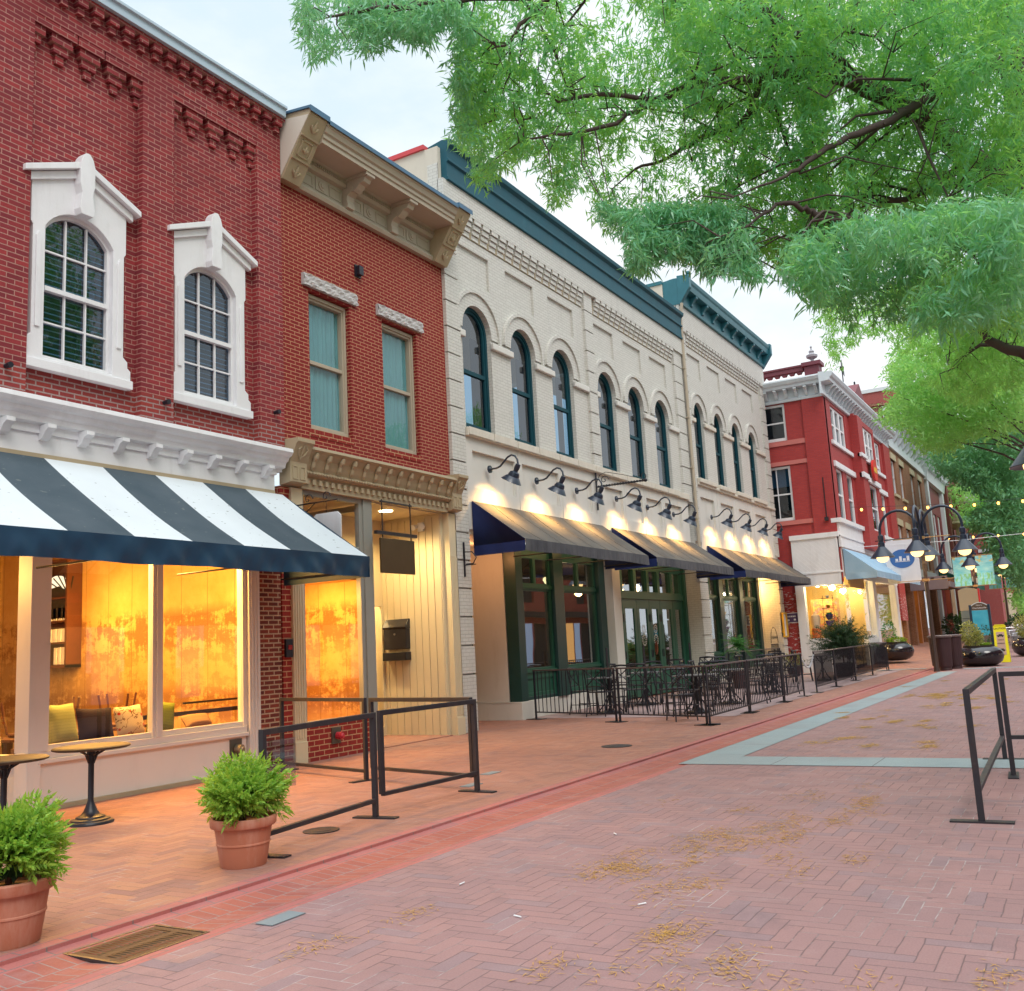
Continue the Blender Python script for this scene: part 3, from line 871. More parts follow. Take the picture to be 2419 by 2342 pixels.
m = MB(); m.box(11.83, 13.24, F + .03, F + .036, .64, 4.28); part('shop_pane', m, M['panes'], B2); m = MB(); m.box(13.53, 13.536, F + .12, F + 1.45, .6, 4.2); part('shop_pane', m, M['panes'], B2)
m = MB(); m.box(11.6, 13.5, F + .2, F + 1.55, .3, .35); m.box(11.52, 11.58, F + .2, F + 4, 0, 4.3); m.box(11.6, 13.5, F + 1.75, F + 1.85, 0, 4.3)
m.box(13.44, 13.50, F + .13, F + 1.75, .3, 2.95); m.box(11.6, 13.5, F + .2, F + 1.75, 2.95, 3.0)
part('inner_wall', m, M['plaster'], B2)
m = MB(); m.box(11.5, 16.0, F + .12, F + 3, 4.36, 4.42); part('ceiling', m, paint('recess ceiling', (.6, .5, .32), .6), B2)
m = MB()
m.box(15.88, 15.97, F + .08, F + 1.6, 0, 4.36)
for k in range(9): m.box(15.862, 15.882, F + .10 + k * .17, F + .255 + k * .17, .02, 4.3)
m.box(13.57, 15.88, F + 1.56, F + 1.66, 2.75, 4.36); m.box(13.57, 14.3, F + 1.56, F + 1.66, 0, 2.75)
part('recess_wall', m, M['cream'], B2, bev=.003)
m = MB(); m.box(13.57, 15.88, F - .02, F + 1.6, .02, .035); part('recess_floor', m, M['walk'], B2)
m = MB(); m.wall(rect(14.3, 15.88, .03, 2.75), [rect(14.42, 15.32, .35, 2.55), rect(15.42, 15.80, .2, 2.6)], F + 1.56, .06)
d_ = part('door', m, M['cream'], B2, bev=.004)
m = MB(); m.box(14.42, 15.32, F + 1.58, F + 1.586, .35, 2.55); m.box(15.42, 15.80, F + 1.58, F + 1.586, .2, 2.6); part('pane', m, M['panes'], d_)
m = MB(); m.tube([(15.36, F + 1.5, .95), (15.36, F + 1.5, 1.2)], .014, 8); part('handle', m, M['iron'], d_)
m = MB(); m.box(13.6, 16.1, F + 2.9, F + 2.95, 0, 4.3); m.box(15.98, 16.1, F + 1.67, F + 2.9, 0, 4.3); part('hall_wall', m, M['cream'], B2)
m = MB(); m.tube([(14.75, F + .55, 4.36), (14.75, F + .55, 4.345)], .13, 20); part('downlight', m, emit('downlight glow', (1, .8, .45), 14), B2)
lamp('recess_light', 'SPOT', (14.75, F + .55, 4.33), 430, (1, .71, .32), (14.9, F + .6, 0), .1, 150, .6)
lamp('recess_light', 'POINT', (14.9, F + 2.3, 3.6), 300, (1, .72, .34), None, .2)
lamp('display_light', 'SPOT', (12.3, F + .7, 2.9), 300, WARM, (13.5, F + .7, 1.4), .1, 140, .7)
lamp('display_light', 'POINT', (12.5, F + .9, 1.6), 60, WARM, None, .2)

# things on the shopfront
mbx = thing('mailbox', 'black wall mailbox with flap lid up in the yellow doorway', 'mailbox', (15.86, F + 1.18, 1.72))
m = MB(); m.box(-.14, 0, -.28, .28, 0, .40); part('box', m, M['iron'], mbx, bev=.01)
m = MB(); m.prism([(0, .40), (-.14, .40), (-.17, .44), (-.06, .60), (0, .60)], 'y', -.29, .29); part('lid', m, M['iron'], mbx, bev=.008)
m = MB(); m.tube([(-.14, 0, .30), (-.155, 0, .30)], .022, 10); part('lock', m, paint('steel', (.5, .5, .5), .3, .1, 3, 0, metal=.9), mbx)
ml = thing('paper_tray', 'black newspaper tray fixed below the mailbox lid', 'tray', (15.86, F + 1.18, 1.50))
m = MB(); m.box(-.18, 0, -.29, .29, 0, .03); m.box(-.18, -.165, -.29, .29, .03, .16); m.box(-.165, 0, -.29, -.275, .03, .16); m.box(-.165, 0, .275, .29, .03, .16); part('tray', m, M['iron'], ml, bev=.004)
m = MB(); m.box(-.16, -.01, -.26, .26, .031, .13); part('paper', m, paint('paper', (.6, .56, .5), .8), ml)
hs = thing('hanging_sign', 'blank dark brown board hanging from a rod frame before doorway', 'sign', (14.02, F - .25, 3.05))
m = MB(); m.box(-.50, .50, -.018, .018, 0, .62); part('board', m, paint('bronze sign board', (.10, .065, .03), .42, .25, 3, .1, metal=.3, obj=True), hs, bev=.004)
m = MB(); m.box(-.62, .58, -.03, .03, .68, .74)
for x in (-.42, .42): m.tube([(x, 0, .60), (x, 0, 1.31)], .012, 8)
m.box(-.46, .46, -.015, .015, 1.26, 1.29)
part('hanger', m, M['ironworn'], hs)
cm = thing('security_light', 'small white twin security light high on the yellow recess wall', 'light fitting', (15.86, F + .52, 4.12))
m = MB(); m.box(-.05, 0, -.07, .07, -.08, .10); part('housing', m, M['white'], cm, bev=.01)
m = MB(); m.tube([(-.05, -.08, .03), (-.17, -.13, -.01)], [.04, .06], 12); part('head', m, M['white'], cm, 40); m = MB(); m.tube([(-.05, .08, .03), (-.17, .10, -.01)], [.04, .06], 12); part('head', m, M['white'], cm, 40)
dt = thing('door_buzzer', 'small black entry keypad on the thin brick pier', 'keypad', (11.40, F - .031, 1.66))
m = MB(); m.box(-.075, .075, -.05, 0, 0, .28); part('case', m, M['iron'], dt, bev=.008)
m = MB(); m.box(-.03, .05, -.056, -.05, .12, .19); part('screen', m, paint('red screen', (.35, .02, .02), .3), dt)
br = thing('scroll_bracket', 'small iron scroll bracket with white sign beside striped awning', 'bracket', (11.62, F - .07, 4.02))
m = MB(); m.tube([(0, 0, .05), (0, -.85, .05)], .012, 8)
for k in (.25, .62): m.tube([(0, -k - .10 * (1 - q / 9) * math.cos(q * .8), .12 + .10 * (1 - q / 9) * math.sin(q * .8)) for q in range(9)], .008, 6)
m.tube([(0, -.62, .05), (0, -.62, -.14)], .006, 6); m.tube([(0, 0, -.22), (0, -.4, .05)], .008, 6)
part('arm', m, M['iron'], br)
m = MB(); m.prism([(-.92, -.55), (-.35, -.55), (-.35, -.2), (-.42, -.14), (-.85, -.14), (-.92, -.2)], 'x', -.012, .012); part('sign_panel', m, M['white'], br)
# ---------------------------------------------------------------- white painted brick pair of buildings
def quoins(m, x0, x1, z0, z1, y, pr, step=.57, gap=.035):
    z = z0
    while z < z1 - .05:
        m.box(x0, x1, y - pr, y - .001, z + gap, min(z + step, z1)); z += step
    pass


def arched_block(B, cs, hw, zs, zsp, rise, x0, x1, ztop, zimp, panels, dent, name):
    """one bay: wall with arched windows, hood moulds, sunk panels and a corbelled frieze"""
    holes = [arch(c - hw, c + hw, zs, zsp, rise) for c in cs]
    holes += [rect(a, b, dent[0] - 1.02, dent[0] - .24) for a, b in panels]
    m = MB(); m.wall(rect(x0, x1, zs - .2, dent[0]), holes, F, .22)
    for a, b in panels: m.box(a - .02, b + .02, F + .06, F + .12, dent[0] - 1.04, dent[0] - .22)
    # corbelled frieze
    n = max(1, int(round((dent[3] - dent[2]) / dent[4])))
    s = (dent[3] - dent[2]) / n
    for k in range(n):
        a = dent[2] + k * s
        for q in range(4):
            h = (dent[1] - dent[0]) / 4
            m.box(a + .05, a + s - .04, F - .03 - .035 * q, F - .001, dent[0] + q * h + .012, dent[0] + (q + 1) * h)
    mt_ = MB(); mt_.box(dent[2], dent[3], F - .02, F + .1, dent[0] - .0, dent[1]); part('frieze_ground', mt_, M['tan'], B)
    m.box(x0, dent[2], F - .001, F + .2, dent[0], dent[1]); m.box(dent[3], x1, F - .001, F + .2, dent[0], dent[1])
    m.box(x0, x1, F - .14, F + .2, dent[1], ztop)
    # hood moulds
    for c in cs:
        ro = hw + .36; rs = rise + .36
        out = arch(c - ro, c + ro, zimp, zsp, rs, 20); inn = arch(c - ro + .075, c + ro - .075, zimp, zsp, rs - .075, 20)
        o2 = out[1:-1] if False else out
        m.wall(out[1:] + out[:1], [], F - .0, 0) if False else None
        pts_o = out[1:] ; pts_i = inn[1:]
        for i in range(len(pts_o) - 1):
            a, b, c_, d = pts_o[i], pts_o[i + 1], pts_i[i + 1], pts_i[i]
            y0, y1 = F - .075, F - .001
            m.add([(a[0], y0, a[1]), (b[0], y0, b[1]), (c_[0], y0, c_[1]), (d[0], y0, d[1]), (a[0], y1, a[1]), (b[0], y1, b[1]), (c_[0], y1, c_[1]), (d[0], y1, d[1])],
                  [(0, 1, 2, 3), (0, 1, 5, 4), (2, 3, 7, 6)])
        # second order of the arch, set back from the hood
        out = arch(c - ro + .075, c + ro - .075, zsp - .02, zsp, rs - .075, 20); inn = arch(c - hw - .002, c + hw + .002, zsp - .02, zsp, rise + .002, 20)
        for i in range(1, len(out) - 1):
            a, b, c_, d = out[i], out[i + 1], inn[i + 1], inn[i]
            m.add([(a[0], F - .03, a[1]), (b[0], F - .03, b[1]), (c_[0], F - .03, c_[1]), (d[0], F - .03, d[1]), (c_[0], F, c_[1]), (d[0], F, d[1])], [(0, 1, 2, 3), (3, 2, 4, 5)])
    part('wall', m, M['whitebrick'], B)
    # imposts between the windows
    xs = sorted(cs)
    edges = [(x0 + .02, xs[0] - hw)] + [(xs[i] + hw, xs[i + 1] - hw) for i in range(len(xs) - 1)] + [(xs[-1] + hw, x1 - .02)]
    for a, b in edges:
        m = MB(); m.box(max(a - .03, x0), min(b + .03, x1), F - .09, F - .002, zimp - .05, zimp + .10)
        part('impost_band', m, M['stone'] if name == 'b4' else M['whitepl'], B, bev=.02)
    for c in cs:
        m = MB()
        m.wall(arch(c - hw + .001, c + hw - .001, zs + .001, zsp, rise - .001), [arch(c - hw + .075, c + hw - .075, zs + .08, zsp, rise - .075)], F + .10, .1)
        m.wall(arch(c - hw + .075, c + hw - .075, zs + .08, zsp, rise - .075), [arch(c - hw + .13, c + hw - .13, zs + .17, zsp, rise - .13)], F + .13, .06)
        zm = zs + (zsp + rise - zs) * .47
        m.box(c - hw + .08, c + hw - .08, F + .125, F + .2, zm - .05, zm + .04)
        w_ = part('window', m, M['green'], B)
        m = MB(); m.prism(arch(c - hw + .1, c + hw - .1, zs + .1, zsp, rise - .1), 'y', F + .17, F + .175); part('pane', m, M['paned'], w_)
        m = MB(); m.box(c - hw, c + hw, F + .9, F + .92, zs - .2, zsp + rise + .2)
        for k in range(5): m.box(c + hw - .36 + k * .055, c + hw - .33 + k * .055, F + .3, F + .34, zs, zsp)
        part('curtain', m, bpy.data.materials['grey curtain'], w_)


B3 = thing('white_brick_building', 'long cream painted brick building with six arched windows under plain green cornice', 'building', (23.3, F, 0), world=True)
c3a = [17.48, 19.52, 21.56]; c3b = [24.20, 26.24, 28.28]
arched_block(B3, c3a, .59, 6.28, 8.52, .60, 16.72, 22.96, 11.62, 8.32, [(16.86, 18.14), (18.88, 20.22), (20.98, 22.36)], (10.66, 11.12, 17.0, 22.9, .36), 'b3')
arched_block(B3, c3b, .59, 6.28, 8.52, .60, 23.46, 29.62, 11.62, 8.32, [(23.56, 24.90), (25.62, 26.92), (27.62, 28.96)], (10.66, 11.12, 23.6, 29.55, .36), 'b3')
for a, b in ((16.20, 16.72), (22.96, 23.46), (29.62, 30.34)):
    m = MB(); m.box(a, b, F - .012, F + .3, 6.0, 11.62)
    quoins(m, a, b, 6.02 if a > 17 else 4.9, 11.1, F - .012, .07)
    m.box(a, b, F - .1405, F, 11.1, 11.62)
    part('quoin_pier', m, M['whitebrick'], B3)
m = MB(); m.box(16.2, 16.72, F - .01, F + .35, 0, 6.0); quoins(m, 16.2, 16.72, 0, 4.9, F - .01, .06); part('corner_pier', m, M['whitebrick'], B3)
m = MB(); m.box(16.74, 29.9, F - .14, F + .1, 6.08, 6.26)
def sillv(m, a, b, z0, z1):
    for k in range(int((b - a) / 1.02)):
        x = a + k * 1.02; m.box(x + .01, x + 1.0, F - .16, F - .14, z0 + .02, z1 + .01)
sillv(m, 16.76, 29.9, 6.08, 6.26)
part('sill_band', m, M['stone'], B3, bev=.02)
m = MB()
pan = [(17.0, 18.78), (19.1, 20.9), (21.2, 22.75), (23.55, 24.72), (25.0, 26.12), (26.42, 27.6), (27.9, 29.3)]
m.wall(rect(16.722, 29.9, 4.1, 6.08), [rect(a, b, 5.0, 5.80) for a, b in pan], F - .05, .12)
m.box(16.722, 29.9, F + .03, F + .1, 4.1, 6.08)
for x in (18.94, 21.05, 23.15, 24.86, 26.27, 27.75): m.box(x - .02, x + .02, F - .062, F - .05, 4.7, 6.07)
part('frieze_panel', m, M['whitepl'], B3)
m = MB()
pr = [(F - .14, 11.62), (F - .20, 11.62), (F - .20, 11.68), (F - .17, 11.70), (F - .17, 12.02), (F - .22, 12.05), (F - .22, 12.10), (F - .18, 12.13), (F - .20, 12.36), (F - .28, 12.42), (F - .30, 12.52), (F - .06, 12.56), (F + .3, 12.5), (F + .3, 11.62)]
m.prism(pr, 'x', 16.33, 30.36)
M['tealdark'] = paint('dark teal cornice', (.010, .082, .115), .55, .3, 1.5, .12, spec=.3, stain=.25, stcol=(.05, .17, .22))
part('cornice', m, M['tealdark'], B3, bev=.006)
m = MB(); m.box(16.22, 16.32, F + .301, 18, 10.4, 12.40); m.box(16.325, 30.3, F + .4, 18, 11.3, 11.4); m.box(16.205, 16.33, F - .02, F + .30, 10.4, 12.38); part('parapet', m, M['stucco'], B3)
m = MB(); m.box(16.203, 16.22, F - .02, F + .25, 11.0, 12.0); part('parapet_return', m, M['whitebrick'], B3)
m = MB(); m.box(16.16, 16.40, F + .301, 18, 12.40, 12.50); part('coping', m, M['capr'], B3)

# storefront
YS = 11.35
m = MB(); m.box(16.75, 19.3, 12.9, 13.0, 0, 4.1); m.box(19.3, 19.42, F + .72, 12.9, .42, 4.1); m.box(19.24, 19.42, F + .68, 12.95, 0, .42); m.box(19.24, 19.78, F + .36, F + .68, 0, .42)
m.box(16.72, 16.80, F + .1, 13, 0, 4.1); m.box(16.8, 19.3, F, 13, 4.0, 4.1)
part('recess_wall', m, M['whitepl'], B3, bev=.01)
m = MB(); m.box(16.735, 16.76, F + .08, F + .12, 0, 3.9); m.box(16.72, 16.745, F - .02, F + .08, .2, 3.9); part('corner_strip', m, M['greenlt'], B3)
m = MB(); m.box(19.05 + .24, 19.60, F + .38, F + .70, .42, 4.1)
m.box(19.62, 23.75, YS - .02, YS + .12, .42, .50)
part('corner_post', m, M['greenfr'], B3, bev=.008)
m = MB()
m.box(19.6, 24.0, YS - .05, YS + .12, 0, .42)
part('plinth', m, M['whitepl'], B3, bev=.01)
def shopwin(B, x0, x1, z0=1.10, zt=3.0, ztop=4.05, splits=2, ret=None):
    """green shop window: bulkhead panel, big pane, transom row"""
    m = MB(); y = YS
    m.wall(rect(x0, x1, z0, zt), [rect(x0 + .07, x1 - .07, z0 + .05, zt - .05)], y, .09)
    m.box(x0, x1, y - .05, y + .1, z0 - .06, z0 + .0); m.box(x0, x1, y - .03, y + .1, zt, zt + .09)
    m.wall(rect(x0, x1, .45, z0 - .06), [rect(x0 + .12, x1 - .12, .58, z0 - .20)], y, .04); m.box(x0, x1, y + .04, y + .1, .45, z0 - .06)
    w = (x1 - x0) / splits
    for k in range(splits):
        m.wall(rect(x0 + k * w, x0 + (k + 1) * w, zt + .09, ztop), [rect(x0 + k * w + .06, x0 + (k + 1) * w - .06, zt + .13, 3.72)], y, .09)
    f = part('shop_window', m, M['greenlt'], B, bev=.004)
    m = MB(); m.box(x0 + .05, x1 - .05, y + .05, y + .056, z0 + .03, zt - .03); m.box(x0 + .05, x1 - .05, y + .05, y + .056, zt + .1, 3.76); part('pane', m, M['panes3'], f)
    return f
M['panes3'] = glass('restaurant glass', (.5, .57, .6), .32)
shopwin(B3, 19.60, 21.18); shopwin(B3, 21.68, 23.70)
m = MB(); m.box(21.18, 21.68, YS - .10, YS + .12, .42, 4.1); part('mullion', m, M['greenfr'], B3, bev=.008); m = MB(); m.box(23.70, 24.08, YS - .12, YS + .3, .42, 4.1); part('mullion', m, M['greenfr'], B3, bev=.008)
m = MB(); m.box(24.08, 24.58, YS - .35, YS + .2, 0, 4.1); part('column', m, M['whitepl'], B3, bev=.01)
xs = [24.6, 25.4, 26.42, 27.38, 28.22, 29.3, 30.2]
m = MB(); m.box(24.6, 30.2, YS - .03, YS + .1, 2.86, 3.04)
for i in range(6): m.wall(rect(xs[i], xs[i + 1], 3.04, 4.05), [rect(xs[i] + .10, xs[i + 1] - .10, 3.09, 3.72)], YS, .16)
m.box(30.2, 30.42, YS - .1, YS + .3, 0, 4.05)
part('transom', m, M['greenlt'], B3, bev=.004)
m = MB(); m.box(24.65, 30.2, YS + .08, YS + .086, 3.06, 3.75); part('transom_pane', m, M['panes3'], B3)
for i in range(6):
    a, b = xs[i] + .008, xs[i + 1] - .008
    m = MB(); m.wall(rect(a, b, .06, 2.85), [rect(a + .19, b - .19, .86, 2.58)], YS + .01, .05)
    m.box(a + .18, b - .18, YS + .03, YS + .05, .06, .84)
    d_ = part('door', m, M['greenlt'], B3, bev=.005)
    m = MB(); m.box(a + .18, b - .18, YS + .035, YS + .041, .85, 2.6); part('pane', m, M['panes3'], d_)
    if i in (1, 3, 4):
        for z in (1.15, 2.2):
            m = MB()
            for s in (-.05, .05): m.box(a + s - .02, a + s + .02, YS - .006, YS + .009, z, z + .22)
            part('hinge', m, M['iron'], d_)
    if i in (1, 3):
        m = MB(); m.tube([(a + .09, YS - .05, 1.02), (a + .09, YS + .01, 1.02)], .03, 8); m.tube([(a + .09, YS - .05, 1.02), (a + .2, YS - .055, 1.02)], .012, 8); part('handle', m, M['iron'], d_)
    if i in (2, 3):          # round painted emblem with a ring of lettering over it
        c = (a + b) / 2
        m = MB()
        for r0, zc, st in ((.13, 1.98, 0), (.17, 1.66, 1)):
            for k in range(14):
                t0, t1 = 2 * PI * k / 14, 2 * PI * (k + .62) / 14
                m.add([(c + r0 * math.cos(t0), YS + .03, zc + r0 * math.sin(t0)), (c + r0 * math.cos(t1), YS + .03, zc + r0 * math.sin(t1)),
                       (c + r0 * .74 * math.cos(t1), YS + .03, zc + r0 * .74 * math.sin(t1)), (c + r0 * .74 * math.cos(t0), YS + .03, zc + r0 * .74 * math.sin(t0))], [(0, 1, 2, 3)])
            for k in range(9):
                t = 2 * PI * k / 9
                m.add([(c + .3 * r0 * math.cos(t), YS + .03, zc + .3 * r0 * math.sin(t)), (c + .55 * r0 * math.cos(t + .2), YS + .03, zc + .55 * r0 * math.sin(t + .2)), (c + .45 * r0 * math.cos(t + .5), YS + .03, zc + .45 * r0 * math.sin(t + .5))], [(0, 1, 2)])
        part('window_emblem', m, paint('white lettering', (.7, .7, .66), .5, 0, 1, 0) if 'white lettering' not in bpy.data.materials else bpy.data.materials['white lettering'], d_)
    if i == 3:
        m = MB(); c = a + .12
        m.tube([(c, YS - .03, 1.30), (c - .02, YS - .05, 1.55)], .012, 6)
        m.tube([(c + .13 * math.sin(q * .45), YS - .04, 1.42 + .22 * math.cos(q * .45)) for q in range(1, 7)], [.02, .03, .032, .03, .026, .015], 8); part('wreath', m, paint('dried wreath', (.2, .06, .03), .8), d_)
# dim dining room behind the glass
m = MB(); m.box(16.75, 40.2, 15.4, 15.5, 0, 4.2); m.box(19.42, 19.5, 12.0, 15.4, 0, 4.1); m.box(19.4, 40, 12.0, 15.4, 3.98, 4.05); part('inner_wall', m, M['darkroom'], B3)
m = MB(); m.box(19.4, 40.0, YS + .12, 15.4, .03, .05); part('inner_floor', m, M['floorw'], B3)
m = MB(); m.tube([(22.9, 12.3, 3.95), (22.9, 12.3, 3.45)], .012, 6); part('pendant_rod', m, M['iron'], B3)
m = MB(); m.lathe([(.04, .0), (.16, -.04), (.18, -.10), (.12, -.20), (.02, -.24)], (22.9, 12.3, 3.48), 18); part('pendant_globe', m, emit('pendant glow', (1, .68, .30), 7), B3, True)
for x in (21, 26, 29, 34, 37): lamp('dining_light', 'POINT', (x, 13.4, 3.0), 75, (1, .6, .28), None, .2)
# seats and counters that can be made out inside
# second building: taller white one with bracketed teal cornice
B4 = thing('white_brick_building', 'taller cream painted brick building with four arched windows under bracketed teal cornice', 'building', (35.3, F, 0), world=True)
c4s = [31.82, 33.90, 35.95, 38.05]
arched_block(B4, c4s, .50, 6.96, 9.20, .52, 30.92, 39.72, 12.92, 8.98, [(31.05, 32.45), (33.2, 34.55), (35.25, 36.6), (37.35, 38.7)], (11.64, 12.10, 31.0, 39.6, .33), 'b4')
for a, b in ((30.42, 30.92), (39.72, 40.30)):
    m = MB(); m.box(a, b, F - .012, F + .3, 4.7, 12.92); quoins(m, a, b, 4.75, 12.0, F - .012, .07); m.box(a, b, F - .1405, F, 12.0, 12.92)
    part('quoin_pier', m, M['whitebrick'], B4)
m = MB(); m.box(30.36, 31.15, F - .02, F + .5, 0, 4.7); quoins(m, 30.36, 31.15, 0, 4.5, F - .02, .06); part('shop_pier', m, M['whitebrick'], B4); m = MB(); m.box(39.75, 40.30, F - .02, F + .8, 0, 4.7); quoins(m, 39.75, 40.3, 0, 4.5, F - .02, .06); part('shop_pier', m, M['whitebrick'], B4)
m = MB(); m.box(30.95, 40.2, F - .14, F + .1, 6.72, 6.82)
for c in c4s: m.box(c - .86, c + .86, F - .20, F + .1, 6.80, 6.96)
part('sill_band', m, M['stone'], B4, bev=.025)
m = MB()
m.wall(rect(30.95, 40.0, 4.1, 6.72), [rect(a, b, 5.05, 6.35) for a, b in ((31.2, 32.6), (33.3, 34.75), (35.4, 36.8), (37.5, 38.9))], F - .05, .12)
m.box(30.95, 40.0, F + .03, F + .1, 4.1, 6.72)
for x in (32.95, 35.08, 37.15, 39.3): m.box(x - .025, x + .025, F - .065, F - .05, 4.7, 6.7)
part('frieze_panel', m, M['whitepl'], B4)
YC = F - .52
m = MB()
pr = [(F - .14, 12.90), (F - .22, 12.90), (F - .24, 12.98), (F - .20, 13.02), (F - .18, 13.05), (F - .18, 13.42), (YC + .08, 13.42), (YC + .06, 13.50), (YC + .04, 13.60), (YC, 13.66), (YC - .03, 13.76), (YC, 13.80), (F, 13.84), (F + .4, 13.80), (F + .4, 12.90)]
m.prism(pr, 'x', 30.40, 40.36)
m.prism([(YC - .05, 13.42), (F - .14, 12.84), (F - .14, 13.9), (YC - .05, 13.86)], 'x', 30.38, 30.58); m.prism([(YC - .05, 13.42), (F - .14, 12.84), (F - .14, 13.9), (YC - .05, 13.86)], 'x', 40.2, 40.42)
m.sphere((30.48, YC, 13.95), .07, 10)
part('cornice', m, M['teal'], B4, bev=.006)
for k in range(8):
    x = 31.5 + k * 1.13
    m = MB(); m.prism([(F - .18, 13.42), (YC + .09, 13.42), (YC + .09, 13.34), (YC + .16, 13.30), (F - .26, 13.18), (F - .24, 13.10), (F - .18, 13.08)], 'x', x - .08, x + .08); part('bracket', m, M['teal'], B4, bev=.006)
m = MB(); m.box(30.37, 30.45, F + .401, 19, 11.2, 13.72); m.box(30.37, 40.3, F + .4, 19, 12.5, 12.6); m.box(40.22, 40.3, F + .3, 19, 0, 13.7); part('parapet', m, M['stucco'], B4)
m = MB(); m.box(30.33, 30.49, F + .401, 19, 13.72, 13.84); part('coping', m, M['teal'], B4)
m = MB(); m.tube([(30.385, F - .16, 4.6), (30.385, F - .16, 12.4), (30.385, F - .25, 12.9)], .055, 10)
for z in (5.5, 7.2, 8.9, 10.6, 12.0): m.box(30.30, 30.47, F - .20, F - .09, z, z + .04)
part('downpipe', m, M['beige'], B4, 40)
m = MB()
m.box(31.15, 38.7, YS - .05, YS + .12, 0, .42); part('plinth', m, M['whitepl'], B4, bev=.01)
for a, b in ((31.45, 33.65), (34.10, 36.0), (36.45, 38.3)): shopwin(B4, a, b, splits=3 if a < 32 else 2)
for a, b in ((31.15, 31.45), (33.65, 34.10), (36.0, 36.45), (38.3, 38.62)):
    m = MB(); m.box(a, b, YS - .10, YS + .12, .42, 4.1); part('mullion', m, M['greenfr'], B4, bev=.008)
m = MB(); m.box(38.62, 39.8, 12.7, 12.8, 0, 4.1); m.box(38.62, 38.7, YS + .1, 12.7, 0, 4.1); m.box(39.72, 39.80, F + .7, 12.8, 0, 4.1); quoins(m, 38.7, 39.72, .3, 3.9, 12.7, .05, .55)
m.box(38.62, 39.8, F, 12.8, 4.0, 4.1)
part('recess_wall', m, M['whitepl'], B4)
lamp('doorway_light', 'POINT', (39.2, 11.9, 3.6), 170, (1, .55, .18), None, .1)
lamp('doorway_light', 'POINT', (18.2, 11.9, 3.75), 20, (1, .42, .15), None, .1)
# awnings, gooseneck lamps, brackets of the white buildings
def clothmat(name, base, fade, rough=.8):
    t = MT(name); p = t.pos(); n = t.noise(p, 1.3, 6, .65); n2 = t.noise(p, 260, 2)
    x, y, z = t.sep(p)
    c = t.mix(t.ramp(n, (.3, 0.), (.75, 1.)), base, fade)
    return t.done(c, rough, 0., t.bump(t.m_('ADD', t.m_('MULTIPLY', n2, .3), n), .25, .01), .25)


M['cloth'] = clothmat('faded black awning cloth', (.085, .078, .072), (.155, .14, .12))
M['clothv'] = clothmat('black awning valance', (.06, .062, .075), (.12, .12, .13))
M['clothn'] = clothmat('navy awning end cloth', (.010, .018, .085), (.016, .03, .12), .6)


def dark_awning(lab, x0, x1):
    t = thing('dark_awning', lab, 'awning', ((x0 + x1) / 2, F - .1, 3.5), world=True, group='black awnings on the white buildings')
    yt, zt, yb, zb = F - .07, 4.70, 9.55, 3.78
    m = MB()
    m.grid(lambda u, v: (x0 + (x1 - x0) * u, yt + (yb - yt) * v, zt + (zb - zt) * v - math.sin(PI * v) * (.012 + .04 * abs(math.sin(4 * PI * u)))), 96, 10)
    for k in range(1, 8): x = x0 + (x1 - x0) * k / 8; m.tube([(x, yt + (yb - yt) * v, zt + (zb - zt) * v - math.sin(PI * v) * (.012 + .04 * abs(math.sin(PI * k / 2))) + .002) for v in (0, .25, .5, .75, 1)], .006, 5)
    part('canopy', m, M['cloth'], t, True)
    m = MB()
    def va(u, v):
        x = x0 + (x1 - x0) * u
        return (x, yb - .006 + (.012 * math.sin(x * 21 + 2 * math.sin(x * 3)) + .008 * math.sin(x * 49)) * v, zb + .008 - .235 * v + .012 * math.sin(x * 2.1) * v)
    m.grid(va, 240, 4); part('valance', m, M['clothv'], t, True)
    for x in (x0, x1):
        m = MB(); m.add([(x, yt, zt), (x, yb, zb), (x, yb, zb - .03), (x, yt, zb - .03)], [(0, 1, 2, 3)])
        m.grid(lambda u, v: (x + .012 * math.sin(u * 17) * v, yt + (yb - yt) * u, zb - .03 - .21 * v), 24, 3)
        part('end_panel', m, M['clothn'], t, True)
    m = MB()
    for k in range(5):
        x = x0 + .04 + (x1 - x0 - .08) * k / 4
        m.tube([(x, yt, zt - .05), (x, yb + .03, zb - .04)], .016, 6); m.tube([(x, yt, zb - .16), (x, yb + .03, zb - .16)], .016, 6)
    m.tube([(x0, yb + .03, zb - .16), (x1, yb + .03, zb - .16)], .016, 6)
    part('frame', m, M['ironworn'], t, True)
    return t


for x, w_ in ((20, 5.5), (27, 5.8), (35.2, 7)): lamp('awning_light', 'AREA', (x, F - .35, 4.05), 20, (1, .60, .20), (x, F + .35, 2.0), w_, sy=.12)
dark_awning('long black awning with navy end nearest the yellow doorway', 16.86, 23.20)
dark_awning('black awning over the green double doors, between two others', 23.78, 30.12)
dark_awning('farthest black awning, beside the red corner building', 31.42, 40.10)

